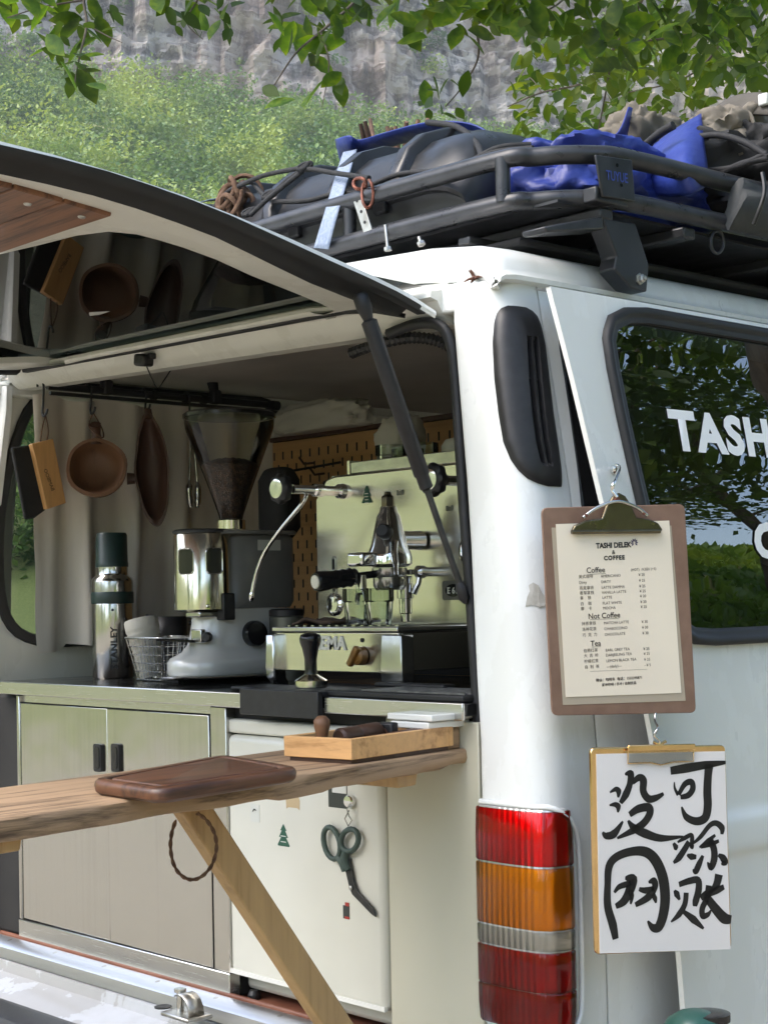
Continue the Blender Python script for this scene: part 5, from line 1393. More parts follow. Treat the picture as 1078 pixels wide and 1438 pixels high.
# name plate on the corner
p0, p1 = UX(838, 215, RX + .018), UX(889, 280, RX + .018)
plt = [UX(a, b, RX + .016) for a, b in ((836, 217), (887, 224), (892, 283), (846, 276))]
npl = MB().prism(plt, (-.005, 0, 0)).build('name_plate', 'bracket_black', rack, bevel=.002)
e0, e1 = UX(851, 252, RX + .0168), UX(887, 258, RX + .0168)
text('lettering', 'TUYUE', 'plate_letters', npl, .022, e0, (e1 - e0), (0, 0, 1), bold=.0003, sx=.80)
for px, py in ((866, 232), (872, 260)):
    MB().lathe([(.003, 0), (.003, .0006)], UX(px, py, RX + .0163), (1, 0, 0), 10).build('plate_hole', 'black_gloss', npl)
MB().bb(RX - .018, RX + .0105, p0.y + .004, p1.y - .004, ZL - .012, ZL + .012).build('plate_clamp', 'bracket_black', rack, bevel=.003)
# foot that stands on the gutter
XF = -.085
f1 = [UX(a, b, XF + .03) for a, b in ((846, 306), (892, 313), (911, 372), (908, 410), (886, 405), (862, 378), (866, 360))]
foot = MB().prism(f1, (-.035, 0, 0)).build('foot', 'bracket_black', rack, bevel=.003)
f2 = [UX(a, b, XF + .032) for a, b in ((764, 318), (846, 303), (848, 322), (768, 326))]
MB().prism(f2, (-.05, 0, 0)).build('foot_arm', 'rack_metal', rack, bevel=.003)
c = UX(897, 392, XF + .030)
MB().lathe([(.010, 0), (.010, .002), (.0075, .0025), (.0075, .008), (.004, .010), (.004, .013), (.001, .014)], c, (1, 0, 0), 6).build('foot_bolt', 'zinc', foot, smooth=20)
f3 = [Vector((XF + .030, p.y + 1.6, p.z)) for p in f1]; MB().prism(f3, (-.035, 0, 0)).build('foot', 'bracket_black', rack, bevel=.003)
f4 = [Vector((MIR - XF, p.y, p.z)) for p in f1]; MB().prism(f4, (-.035, 0, 0)).build('foot', 'bracket_black', rack, bevel=.003)
# little hardware: perforated bracket, bolts, rusty chain ring, carabiner
q = [UY(a, b, RYR - .016) for a, b in ((493, 274), (505, 270), (522, 322), (510, 327))]
hb = MB().prism(q, (0, .003, 0)).build('hole_bracket', 'zinc', rack, bevel=.0008)
for px, py in ((501, 282), (507, 297), (512, 312)): MB().lathe([(.003, 0), (.003, .0005)], UY(px, py, RYR - .0163), (0, -1, 0), 10).build('bracket_hole', 'ink', hb)
for px, py0, py1 in ((541, 316, 352), (588, 333, 344)):
    a, b = UY(px, py0, RYR - .018), UY(px + 4, py1, RYR - .018); MB().tube([a, b], .0032, 8).build('bolt', 'zinc', rack, smooth=50)
    MB().lathe([(.007, 0), (.007, .006)], b, (a - b), 6).build('bolt_nut', 'zinc', rack)
def ringtube(px, py, rx, ry, y, r_, ax=1):
    return [UY(px + rx * math.cos(2 * math.pi * k / 16), py + ry * math.sin(2 * math.pi * k / 16), y + .006 * math.sin(2 * math.pi * k / 8)) for k in range(16)]
rg = thing('carabiner', 'rusty carabiner clipped on the upper rack rail', 'carabiner', UY(512, 262, RYR - .016))
MB().tube(ringtube(505, 258, 9, 8, RYR - .016, 0), .0032, 8, closed=True).build('ring', 'rust_hook', rg, smooth=60)
MB().tube(ringtube(516, 272, 8, 20, RYR - .018, 0), .0028, 8, closed=True).build('gate_ring', 'rust_hook', rg, smooth=60)
rg2 = [UX(1006 + 9 * math.cos(2 * math.pi * k / 16), 340 + 16 * math.sin(2 * math.pi * k / 16), RX) for k in range(16)]
o = MB().tube(rg2, .003, 8, closed=True).build('rack_ring', 'bracket_black', None, smooth=60); tag(o, 'black metal ring hanging under the rack side rail', 'ring')

# ================================================================== LOAD ON THE RACK
# ribbed plastic case
cs = thing('roof_case', 'dark grey ribbed plastic case strapped along the rear of the rack', 'case', (-.8, .4, ZL))
x0, x1 = -1.42, -.30; ya, yb, za, zb2 = .165, .60, ZL - .012, 2.172
rows = []; NX = 240
for i in range(NX + 1):
    t = i / NX; x = lerp(x0, x1, t)
    endf = 1
    for e_, d_ in ((t, .10), (1 - t, .09)):
        if e_ < d_: endf = min(endf, math.sqrt(max(.0, 1 - (1 - e_ / d_) ** 2)) * .55 + .45)
    rib = 0
    for rc_ in (-1.22, -1.02, -.83, -.64, -.47):
        dd = abs(x - rc_)
        if dd < .020: rib = max(rib, .020 * (1 - (dd / .020) ** 6))
    hh = (zb2 - za) * endf; ww = (yb - ya) * (.85 + .15 * endf); cy = (ya + yb) / 2
    hh *= 1 + .03 * math.sin(t * 5) - .10 * max(0, .35 - t)
    ring = []
    for yy, zz_, rf in ((-.46, 0, 0), (-.5, .08, 0), (-.5, .30, 0), (-.505, .34, 0), (-.52, .36, 0), (-.52, .40, 0), (-.505, .42, .3), (-.48, .55, .8), (-.42, .74, 1), (-.33, .88, 1), (-.20, .97, 1), (0, 1.0, 1), (.2, .97, 1), (.36, .85, 1), (.46, .6, .8), (.5, .36, 0), (.5, .1, 0), (.46, 0, 0)):
        ny, nz = yy, zz_ - .3; l_ = math.hypot(ny, nz) + 1e-6
        ring.append(Vector((x, cy + yy * ww + rib * rf * ny / l_, za + zz_ * hh + rib * rf * nz / l_)))
    rows.append(ring)
MB().loft(rows).build('shell', 'case_grey', cs, smooth=40)
for x in (-1.1, -.74, -.5):
    MB().box((x, ya - .008, za + .085), (.03, .014, .05)).build('latch', 'black_plastic', cs, bevel=.004)
# straps over the case
def caseY(f):  # points of the case section from the bottom front to the top
    cy = (ya + yb) / 2; ww = yb - ya; hh = zb2 - za
    tab = [(-.53, .36), (-.50, .50), (-.45, .74), (-.35, .92), (-.20, 1.02), (0, 1.05), (.25, 1.02), (.42, .88)]
    return [(cy + a_ * ww, za + b_ * hh) for a_, b_ in tab]
xs2 = -1.16
rws = [[Vector((xs2 + k * .012, y - .003, z + .008)) for k in (-1, 1)] for y, z in [(p.x, p.y) for p in smoothpath([Vector((a_, b_, 0)) for a_, b_ in caseY(0)], 5)]]
o = MB().sheet(rws).build('webbing_strap', 'strap_blue', None, smooth=60, solid=.002); tag(o, 'pale strap over the far end of the roof case by the brown rope', 'strap')
def cord(pix, label, r_=.0048, mat='cord_black', y=.16, knots=()):
    pts = smoothpath([UY(a, b, y if len(q_) == 0 else q_[0]) for a, b, *q_ in pix], 7)
    o = thing('bungee_cord', label, 'cord', pts[0]); MB().tube(pts, r_, 8).build('rope', mat, o, smooth=60)
    for a, b in knots:
        c = UY(a, b, y); m = MB()
        for k in range(3):
            m2 = [c + Vector((.008 * math.cos(t_) * (1 + .2 * k), .008 * math.sin(t_ + k), .007 * math.sin(t_ + k * 1.4))) for t_ in [2 * math.pi * q / 12 for q in range(12)]]
            MB().tube(m2, r_ * .9, 6, closed=True).build('knot', mat, o, smooth=60)
    return o
cord([(300, 292, .17), (322, 268, .18), (352, 256, .18), (375, 275, .155), (405, 252, .155), (430, 238, .15), (470, 243, .14), (518, 250, .105)], 'black cord knotted from the carabiner along the grey case', y=.15, knots=((378, 274), (428, 234)))
cord([(335, 262, .17), (372, 246, .16), (428, 235, .15)], 'short black cord above the knots on the grey case', y=.15)
cord([(352, 302, .13), (380, 276, .14), (430, 236, .15)], 'slanting black cord under the knots on the grey case', y=.15, knots=((350, 298),))
cord([(385, 283, .15), (430, 282, .145), (470, 272, .145), (500, 270, .14), (560, 245, .15), (640, 238, .15), (690, 215, .15), (748, 208, .17)], 'long black cord running along the case front to the blue bag', .005, y=.15)
cord([(620, 250, .16), (660, 228, .16), (700, 208, .18), (745, 204, .22)], 'thick black cord lying over the blue bag near the rail', .006, y=.17)
cord([(600, 172, .36), (640, 178, .30), (668, 200, .24), (678, 228, .18)], 'black cord curving down over the blue bag end', .006, y=.3)
# rope bundle at the far end
rb = thing('rope_bundle', 'bundle of brown rope at the far end of the roof case', 'rope', UY(320, 290, .2))
for k in range(9):
    c = UY(318 + 5 * (k % 3) + 2 * k, 275 + (k % 4) * 6, .17 + .02 * (k % 3)); ra = .025 + .006 * (k % 3)
    pts = [c + Vector((ra * math.cos(t_) * .8, ra * .6 * math.sin(t_ + k), ra * math.sin(t_) * (1.1 - .1 * (k % 2)))) for t_ in [2 * math.pi * q / 18 for q in range(18)]]
    MB().tube(pts, .0055, 6, closed=True).build('coil', 'rope_brown', rb, smooth=60)
# blue dry bag and flaps
blob('blue_bag', (-.31, .47, ZL + .075), (.20, .22, .098), 'blue_tarp', 'large blue tarpaulin bag lying beside the grey case', 'bag', .20, 2.3, 3, 96, 60)
def flap(name, pix, mat, label, cat, bulge=.02, solid=.003):
    """a bent sheet through a grid of pixels with their own depths"""
    rows = [[UY(a, b, y) for a, b, y in r] for r in pix]
    rows = [smoothpath(r, 4) for r in rows]
    cols = list(zip(*rows)); cols = [smoothpath(c, 4) for c in cols]; rows = list(zip(*cols))
    o = MB().sheet([list(r) for r in rows]).build(name, mat, None, smooth=70, solid=solid); return tag(o, label, cat)
flap('blue_flap', [[(892, 222, .62), (915, 205, .60), (950, 180, .60), (984, 160, .64)], [(900, 236, .52), (930, 222, .50), (962, 205, .50), (988, 205, .56)], [(905, 252, .48), (940, 248, .44), (965, 240, .44), (992, 236, .52)], [(900, 272, .50), (940, 276, .46), (970, 272, .46), (990, 262, .52)]], 'blue_tarp', 'stiff blue tarpaulin flap folded against the khaki backpack', 'tarpaulin')
flap('blue_fin', [[(882, 150, .62), (887, 152, .63)], [(868, 185, .58), (880, 188, .62)], [(840, 203, .54), (872, 215, .60)], [(812, 214, .50), (866, 235, .58)]], 'blue_deep', 'dark blue pointed webbing fin sticking up beside the tarpaulin', 'tarpaulin')
flap('blue_bucket_edge', [[(471, 196, .46), (490, 190, .42), (505, 196, .44), (540, 186, .42), (590, 173, .40), (630, 170, .40), (668, 176, .42), (700, 196, .42)], [(473, 206, .46), (492, 204, .43), (508, 205, .45), (545, 193, .43), (590, 180, .41), (632, 178, .41), (672, 184, .43), (706, 204, .42)], [(478, 226, .50), (496, 224, .47), (512, 222, .49), (550, 206, .47), (592, 194, .45), (636, 192, .44), (680, 200, .45), (712, 216, .44)]], 'blue_tarp', 'blue plastic tub edge holding firewood on the rack', 'tub')
flap('webbing_strap', [[(482, 214, .34), (501, 210, .34)], [(476, 232, .20), (495, 229, .20)], [(468, 258, .145), (487, 257, .145)], [(455, 302, .102), (474, 301, .102)], [(441, 348, .102), (461, 350, .102)]], 'strap_blue', 'pale blue webbing strap over the grey roof case', 'strap', solid=.002)
# firewood sticks
for k in range(16):
    px = 516 + 9 * k + rnd.uniform(-4, 4); a = UY(px, 214, .50); b = UY(px + rnd.uniform(-14, 22), 172 + rnd.uniform(-14, 10) if k < 11 else 178 + rnd.uniform(-8, 8), .52 + rnd.uniform(-.05, .08))
    o = MB().tube([a, a.lerp(b, .5) + Vector((rnd.uniform(-.006, .006), 0, 0)), b], [.007, .006, .0045], 7).build('firewood_stick', 'bark_stick', None, smooth=50)
    tag(o, 'thin brown firewood stick in the blue tub', 'stick', 'firewood on the rack')
# khaki bags
blob('khaki_bag', tuple(UY(905, 207, .72)), (.066, .09, .07), 'khaki', 'small khaki bag tucked behind the blue flap', 'bag', .24, 2.6, 21, 64, 40)
bp_ = thing('backpack', 'large khaki and black backpack lashed on the rack', 'backpack', UY(1035, 240, .8))
c = UY(1030, 210, .74); blob('pocket', tuple(c), (.085, .11, .07), 'khaki', None, None, .26, 2.6, 33, 64, 40, parent=bp_)
c = UY(1050, 268, .85); blob('main_body', tuple(c), (.20, .26, .10), 'bag_black', None, None, .24, 2.8, 41, 72, 44, parent=bp_)
c = UY(1040, 160, .82)
rws = [[UY(a, b - 17, .72), UY(a, b + 13, .70)] for a, b in ((985, 185), (1005, 168), (1030, 153), (1060, 148), (1085, 150))]
rws = [smoothpath(r, 3) for r in zip(*[smoothpath(list(c_), 4) for c_ in zip(*rws)])]
MB().sheet(rws).build('grab_strap', 'khaki_dark', bp_, smooth=70, solid=.006)
MB().box(UY(1072, 140, .70), (.02, .012, .022)).build('buckle', 'sticker_white', bp_, bevel=.003)
MB().tube(smoothpath([UY(a, b, .69) for a, b in ((1000, 190), (1012, 165), (1035, 155), (1052, 160), (1060, 185))], 6), .004, 8).build('piping', 'khaki', bp_, smooth=60)
for k, lst in enumerate((((980, 192), (1010, 190), (1045, 200), (1078, 220)), ((990, 240), (1030, 235), (1078, 215)), ((880, 235), (900, 210), (925, 188), (945, 176)), ((885, 282), (930, 270), (985, 262)), ((1078, 222), (1040, 230), (1010, 245)))):
    cord([(a, b, .58 if k != 2 else .50) for a, b in lst], ['black cord crossing the khaki pocket of the backpack', 'black cord low across the backpack', 'thick black cord slanting over the blue flap', 'dark cord between the rack rails under the blue flap', 'black cord tied down beside the backpack'][k], .006 if k != 2 else .008, y=.58)
# rolled awning along the rack side
aw = thing('awning_bag', 'dark grey fabric awning bag hanging on the rack side rail', 'awning bag', (RX + .03, 1.4, 1.98))
y0 = UX(1034, 290, RX + .03).y; rings = []
for i in range(24):
    t = i / 23; y = lerp(y0, 2.5, t); zc = lerp(1.992, 2.02, t); ring = []
    for k in range(20):
        a = 2 * math.pi * k / 20; e = (.55 + .45 * min(1, t * 14))
        ring.append(Vector((RX + .026 + .032 * math.cos(a) * e + .012 * noise.noise(Vector((y * 9, k * .5, 0))), y + .02 * math.sin(a) * (1 - min(1, t * 10)), zc + .046 * math.sin(a) * (1 - .25 * math.cos(a)) + .012 * noise.noise(Vector((y * 11, k * .45, 3))))))
    rings.append(ring)
MB().loft(rings).build('sleeve', 'bag_grey', aw, smooth=70)
MB().tube(smoothpath([Vector((RX + .07, y0 + .02, 2.04)), Vector((RX + .078, y0 + .012, 2.0)), Vector((RX + .06, y0 + .004, 1.95))], 5), .004, 6).build('drawcord', 'bracket_black', aw, smooth=60)

# ================================================================== SIGNS, TAPE, SMALL MARKS ON THE BODY
def board_frame(lt, rb_, lean=0):
    return None
# menu clipboard
A0, B0 = Vector((.045, -.045, 0)), Vector((.138, .172, 0))
ex_m = (B0 - A0).normalized(); nm = Vector((ex_m.y, -ex_m.x, 0)); 
if nm.dot(CAM - A0) < 0: nm = -nm
def MP(px, py, h=0): return UP(px, py, A0 + nm * h, nm)
mcl = thing('menu_clipboard', 'brown hardboard clipboard with a printed drinks menu on the van', 'clipboard', MP(868, 860))
bq = [MP(a, b) for a, b in ((760, 713), (961, 708), (977, 1001), (775, 1005))]
MB().prism(roundpoly(bq, .010, 4), -nm * .004).build('board', 'hardboard', mcl, bevel=.001)
MB().prism([MP(a, b, .0006) for a, b in ((774, 741), (942, 738), (962, 984), (790, 990))], -nm * .0005).build('plastic_sleeve', 'sleeve_plastic', mcl)
pq = [MP(a, b, .0016) for a, b in ((780, 736), (939, 731), (956, 973), (794, 979))]
MB().prism(pq, -nm * .0006).build('paper', 'paper_cream', mcl)
def clipmesh(Pf, pts, h, mat, name, parent, bevel=.001): return MB().prism([Pf(a, b, .002) for a, b in pts], nm * h).build(name, mat, parent, bevel=bevel)
clipmesh(MP, ((800, 746), (804, 738), (820, 731), (842, 728), (848, 712), (858, 697), (866, 692), (875, 697), (884, 711), (890, 727), (908, 729), (921, 735), (927, 744), (925, 747)), .007, 'brass_clip', 'clip', mcl, .002)
MB().tube([MP(802, 747, .008), MP(926, 746, .008)], .0032, 8).build('clip_jaw', 'brass_clip', mcl, smooth=50)
MB().tube(smoothpath([MP(818, 727, .008), MP(838, 713, .010), MP(866, 704, .013), MP(892, 712, .010), MP(908, 724, .008)], 5), .0026, 8).build('clip_spring', 'chrome_dull', mcl, smooth=60)
MB().lathe([(.005, 0), (.005, .002), (.002, .003)], MP(865, 702, .010), nm, 12).build('clip_rivet', 'rust_hook', mcl)
for px, py in ((822, 724), (903, 721)): MB().lathe([(.0025, 0), (.0025, .002)], MP(px, py, .009), nm, 10).build('clip_rivet', 'rust_hook', mcl)
pex = (MP(939, 731) - MP(780, 736)).normalized(); pey = (MP(780, 736) - MP(794, 979)); pey = (pey - pex * pey.dot(pex)).normalized()
def mtext(s, px, py, size, mat='ink_brown', align='LEFT', bold=0, sx=1, space=1):
    return text('menu_text', s, mat, mcl, size, MP(px, py, .0021), pex, pey, align, bold=bold, sx=sx, space=space)
mtext('TASHI DELEK', 861, 769, .0105, 'ink', 'CENTER', .00045, .92)
mtext('&', 861, 778, .0085, 'ink', 'CENTER', .0001)
mtext('COFFEE', 862, 786, .0085, 'ink', 'CENTER', .0004, 1.0, 1.2)
fl = MB(); fc = MP(890, 762, .0022)
for k in range(8):
    a = R(-40 + 38 * k); d = pex * math.cos(a) + pey * math.sin(a); s_ = nm.cross(d)
    fl.add([fc + d * .0012, fc + d * .004 + s_ * .0011, fc + d * .0066, fc + d * .004 - s_ * .0011], [(0, 1, 2, 3)])
fl.build('flower_mark', 'ink_violet', mcl)['kind'] = 'stuff'
mtext('Coffee', 836, 804, .0112, bold=.0001, align='CENTER'); mtext('(HOT)  /ICED/ (+5)', 903, 801, .0052, align='CENTER')
for cn, en, pr_, py in (('美式咖啡', 'AMERICANO', '¥ 20', 811), ('Dirty', 'DIRTY', '¥ 25', 819), ('燕麦拿铁', 'LATTE DAMMA', '¥ 25', 827), ('香草拿铁', 'VANILLA LATTE', '¥ 25', 834), ('拿    铁', 'LATTE', '¥ 20', 841), ('白    咖', 'FLAT WHITE', '¥ 20', 849), ('摩    卡', 'MOCHA', '¥ 25', 856)):
    d = (py - 811) * .065; mtext(cn, 812 + d, py + 1, .0058); mtext(en, 843 + d, py, .0056); mtext(pr_, 896 + d, py - 2, .0056)
mtext('Not Coffee', 848, 868, .0112, bold=.0001, align='CENTER')
for cn, en, pr_, py in (('抹茶拿铁', 'MATCHA LATTE', '¥ 30', 877), ('洛神花茶', 'CHABOCCINO', '¥ 30', 885), ('巧  克  力', 'CHOCOLATE', '¥ 30', 893)):
    d = (py - 811) * .065; mtext(cn, 812 + d, py + 1, .0058); mtext(en, 843 + d, py, .0056); mtext(pr_, 896 + d, py - 2, .0056)
mtext('Tea', 836, 907, .0112, bold=.0001, align='CENTER')
for cn, en, pr_, py in (('伯爵红茶', 'EARL GREY TEA', '¥ 25', 915), ('大  吉  岭', 'DARJEELING TEA', '¥ 25', 922), ('柠檬红茶', 'LEMON BLACK TEA', '¥ 25', 930), ('自  制  茶', '---(daily)---', '- ¥ 5', 938)):
    d = (py - 811) * .065; mtext(cn, 812 + d, py + 1, .0058); mtext(en, 843 + d, py, .0056); mtext(pr_, 896 + d, py - 2, .0056)
def uline(a, b, w_=.0004): MB().prism([MP(*a, .0020), MP(*b, .0020), MP(*b, .0020) + pey * w_, MP(*a, .0020) + pey * w_], nm * .0001).build('rule', 'ink_brown', mcl)
uline((824, 807), (850, 805.5)); uline((828, 870.5), (868, 868.5)); uline((830, 909), (843, 908)); uline((828, 943), (908, 940), .0003)
mtext('微信：咖啡车  电话：1532395871', 869, 955, .0052, align='CENTER', bold=.0001); mtext('藏地咖啡 / 手冲 / 自制饮品', 869, 962, .0048, align='CENTER', bold=.0001)
# hook from the door edge to the clip
hk = side_hit(859, 660, OFF + .01)
MB().lathe([(.008, 0), (.008, .006), (.005, .009)], side_hit(860, 660, OFF), (1, 0, 0), 14).build('hook_base', 'chrome', mcl, smooth=40)
MB().tube(smoothpath([hk + Vector((.006, 0, .008)), hk + Vector((.014, 0, .002)), MP(862, 676, .006), MP(859, 688, .010), MP(866, 698, .013)], 6), .0028, 8).build('hook_wire', 'chrome', mcl, smooth=60)

# white notice on a gilt clipboard, hung below
A1 = Vector((.098, -.012, 0)); B1 = Vector((.172, .212, 0)); ex_n = (B1 - A1).normalized(); nn_ = Vector((ex_n.y, -ex_n.x, 0))
if nn_.dot(CAM - A1) < 0: nn_ = -nn_
def NP(px, py, h=0): return UP(px, py, A1 + nn_ * h, nn_)
ncl = thing('notice_clipboard', 'gilt clipboard with black brush writing on white paper', 'clipboard', NP(930, 1195))
bq = [NP(a, b) for a, b in ((829, 1050), (1018, 1046), (1027, 1333), (836, 1341))]
MB().prism(roundpoly(bq, .009, 4), -nn_ * .007).build('board', 'gold', ncl, bevel=.002)
MB().prism([NP(a, b, .0014) for a, b in ((837, 1059), (1017, 1055), (1025, 1333), (842, 1339))], -nn_ * .0012).build('paper', 'paper_white', ncl)
MB().prism([NP(a, b, .004) for a, b in ((880, 1046), (974, 1044), (974, 1053), (880, 1055))], nn_ * .004).build('clip_bar', 'gold', ncl, bevel=.0015)
MB().prism([NP(a, b, .0045) for a, b in ((880, 1056), (973, 1054), (973, 1069), (930, 1071), (881, 1071))], nn_ * .0012).build('clip_window', 'clear_plastic', ncl)
MB().tube([NP(a, b, .005) for a, b in ((881, 1056), (881, 1072), (912, 1071), (927, 1074), (945, 1070), (973, 1069), (973, 1055))], .0011, 6).build('clip_edge', 'gold', ncl, smooth=60)
nex = (NP(1017, 1055) - NP(837, 1059)).normalized(); ney = Vector((0, 0, 1)); ney = (ney - nex * ney.dot(nex)).normalized()
def stroke(name, pts, ws, crop):
    # points in zoomed pixels of the photograph, 4.9 per pixel
    ox, oy = crop; base = NP(930, 1195, .0018)
    m = MB(); P = [NP(ox + a / 4.9, oy + b / 4.9, .0018) for a, b in pts]
    uv = [((p - base).dot(nex), (p - base).dot(ney)) for p in P]
    brush(m, uv, [w_ / 4.9 * .00142 for w_ in ws], nex, ney, base, nn_)
    m.build(name, 'ink', ncl)
T, B = (820, 1040), (820, 1180)
for pts, ws in (
    # ke
    ([(592, 208), (700, 190), (830, 168), (972, 150)], [40, 46, 40, 16]),
    ([(858, 160), (850, 240), (845, 350), (848, 450), (830, 530), (770, 555), (700, 525), (668, 455)], [54, 46, 48, 48, 46, 40, 34, 8]),
    ([(618, 285), (622, 330), (645, 375)], [6, 14, 20]),
    ([(648, 372), (690, 300), (735, 285), (745, 330), (715, 375), (660, 390)], [22, 30, 32, 34, 32, 22]),
    # mei
    ([(175, 357), (215, 335), (235, 350), (232, 392)], [8, 26, 34, 10]),
    ([(172, 445), (210, 440), (232, 455), (230, 495)], [8, 26, 34, 8]),
    ([(278, 232), (318, 228), (312, 300), (285, 370), (248, 430)], [10, 40, 36, 42, 22]),
    ([(330, 290), (375, 255), (405, 275), (405, 350), (440, 400), (490, 395), (545, 365)], [24, 36, 44, 40, 40, 34, 16]),
    ([(310, 510), (370, 470), (440, 460), (450, 500), (415, 560), (350, 610), (225, 672)], [30, 42, 44, 42, 40, 42, 12]),
    ([(300, 550), (340, 600), (420, 640), (530, 672), (680, 660)], [12, 40, 46, 36, 8]),
    ([(125, 630), (150, 655), (205, 640), (265, 555)], [12, 36, 44, 10]),
    # she
    ([(612, 705), (630, 735), (640, 745)], [14, 32, 14]),
    ([(640, 700), (690, 670), (735, 650), (740, 690), (735, 740)], [10, 24, 22, 26, 16]),
    ([(745, 710), (800, 660), (860, 585), (905, 568), (945, 600), (945, 645)], [10, 24, 26, 28, 34, 16]),
    ([(790, 735), (850, 690), (900, 650)], [10, 26, 14]), ([(800, 730), (870, 712), (925, 690)], [20, 26, 16])):
    stroke('brush_stroke', pts, ws, T)
for pts, ws in (
    ([(720, 10), (690, 60), (650, 120), (612, 155)], [30, 34, 36, 14]), ([(735, 20), (740, 45), (745, 60)], [22, 26, 8]),
    ([(705, 100), (735, 112), (770, 115)], [10, 34, 20]), ([(815, 105), (790, 160), (765, 212), (745, 200)], [16, 34, 36, 6]),
    ([(865, 0), (890, 60), (892, 130), (870, 185), (845, 150)], [36, 38, 40, 36, 6]), ([(920, 100), (950, 120), (965, 150), (940, 165)], [14, 36, 40, 8]),
    # wang
    ([(215, 680), (195, 580), (160, 450), (160, 300), (170, 180), (220, 115), (320, 78), (420, 80), (490, 140), (540, 260), (555, 400), (540, 520), (510, 595), (470, 600), (435, 555)], [36, 50, 46, 40, 46, 44, 44, 52, 58, 60, 60, 58, 54, 40, 10]),
    ([(205, 360), (240, 320), (300, 300), (340, 290)], [14, 30, 34, 30]), ([(280, 260), (330, 270), (310, 350), (270, 420), (215, 455)], [16, 60, 54, 46, 28]), ([(305, 330), (325, 380), (318, 440)], [30, 30, 10]),
    ([(375, 335), (420, 345), (480, 330)], [20, 34, 24]), ([(440, 290), (475, 280), (485, 320), (440, 390), (350, 445)], [10, 40, 36, 42, 26]), ([(470, 370), (485, 400), (492, 432)], [26, 28, 10]),
    # zhang
    ([(618, 345), (635, 370), (655, 410)], [12, 36, 12]), ([(650, 305), (720, 280), (780, 275), (785, 340), (765, 420), (760, 455)], [28, 34, 36, 40, 40, 24]),
    ([(700, 360), (690, 440), (650, 510), (595, 562)], [30, 32, 34, 8]), ([(680, 490), (750, 545), (820, 608)], [20, 40, 12]),
    ([(855, 310), (840, 400), (810, 470), (815, 520), (850, 510), (870, 480)], [34, 34, 34, 34, 26, 8]),
    ([(925, 235), (905, 310), (850, 370)], [48, 42, 14]), ([(960, 320), (910, 345), (840, 370), (800, 400)], [26, 36, 40, 28]), ([(840, 390), (900, 470), (960, 535), (1010, 545)], [40, 50, 56, 40])):
    stroke('brush_stroke', pts, ws, B)
MB().tube(smoothpath([MP(920, 1000, -.002), MP(919, 1012, .004), NP(923, 1022, .004), NP(918, 1032, .005), NP(925, 1040, .006), NP(927, 1048, .005)], 6), .0018, 8).build('hook_wire', 'chrome_dull', ncl, smooth=60)
MB().tube([NP(917, 1042, .004), NP(925, 1046, .006), NP(934, 1041, .004)], .0022, 8).build('hook_knot', 'gold', ncl, smooth=60)
# scrap of tape on the pillar, leaf litter on the roof corner
def pil(px, py):
    z = 1.2
    for _ in range(12):
        s_ = s_at(px, z); p = corner_pt(s_, z, .0012); z += (PX(p)[1] - py) / 960
    return p
rows = [[pil(a, b) for a, b in r] for r in (((742, 822), (749, 818), (757, 822), (762, 832)), ((744, 830), (750, 829), (758, 831), (766, 836)), ((740, 838), (748, 837), (758, 838), (768, 842)), ((737, 852), (748, 849), (759, 853), (768, 850)))]
o = MB().sheet(rows).build('tape_scrap', 'tape', None, solid=.0006); tag(o, 'scrap of old clear tape stuck on the white pillar', 'tape')
o = MB()
c = Vector((-.158, .038, 1.822))
for k in range(7):
    d = Vector((rnd.uniform(-1, 1), rnd.uniform(-1, .1), rnd.uniform(-.3, 1))).normalized(); o.tube([c, c + d * .010, c + d * .018 + Vector((0, 0, -.003))], [.003, .002, .0008], 5)
o = o.build('leaf_litter', 'debris', None); tag(o, 'dry reddish plant litter caught on the roof corner', 'litter', kind='stuff')
# gas bottle beside the van
gb = Vector((.31, .165, 0)); gb = UX(975, 1438, .22); gb = Vector((.22, gb.y, 0))
gs = thing('gas_bottle', 'dark green gas bottle standing beside the van', 'gas bottle', gb)
hz = UX(975, 1417, .22).z
MB().lathe([(.05, 0), (.055, .01), (.055, hz - .07), (.050, hz - .035), (.038, hz - .014), (.022, hz - .004), (.008, hz)], gb, n=36).build('cylinder', 'gas_green', gs, smooth=60)
MB().lathe([(.057, .0), (.057, .03)], gb, n=36).build('foot_ring', 'black_plastic', gs)
MB().lathe([(.026, hz - .012), (.030, hz - .008), (.030, hz + .002), (.02, hz + .004)], gb + Vector((.012, .016, -.008)), n=20).build('valve_collar', 'black_gloss', gs, smooth=40)

# ================================================================== LAND, TREES, CLIFF
def azi(deg):           # horizontal direction, degrees to the right of the view axis
    a = R(deg); return (_d0 * math.cos(a) + _r0 * math.sin(a))
CX, CY = CAM.x, CAM.y
def land(x, y):
    v = Vector((x - CX, y - CY, 0)); f = v.dot(_d0); s_ = v.dot(_r0); r_ = v.length; h = 0
    n_ = noise.fractal(Vector((x * .03, y * .03, 1.5)), 1, 2, 4)
    if f > 0:            # valley side in front of the camera
        t = max(0, (f - 40) / 115); top = 43.5 - (.25 if s_ < 0 else .12) * s_
        h = max(h, (min(t, 1) ** 1.05) * top + min(1, t * 4) * 2.2 * n_ if t > 0 else 0)
        if f > 155: h += (f - 155) * .10
    # grassy bank on the near side of the van and rising meadow behind the camera
    b = max(0, x - 4.6); h = max(h, min(5.2, b * .52) + (.25 * n_ if b > 0 else 0)) if f < 60 else h
    v2 = Vector((x + 8, y + 8, 0)); q = max(0, (-.72 * x - .69 * y) - 13); h = max(h, min(16, q * .30) + (.5 * n_ if q > 0 else 0))
    return h
xsg = sorted(set([-420, -330, -260, -210] + [-180 + 6 * k for k in range(26)] + [-30 + 3 * k for k in range(24)] + [45, 60, 80, 110, 150, 220, 300]))
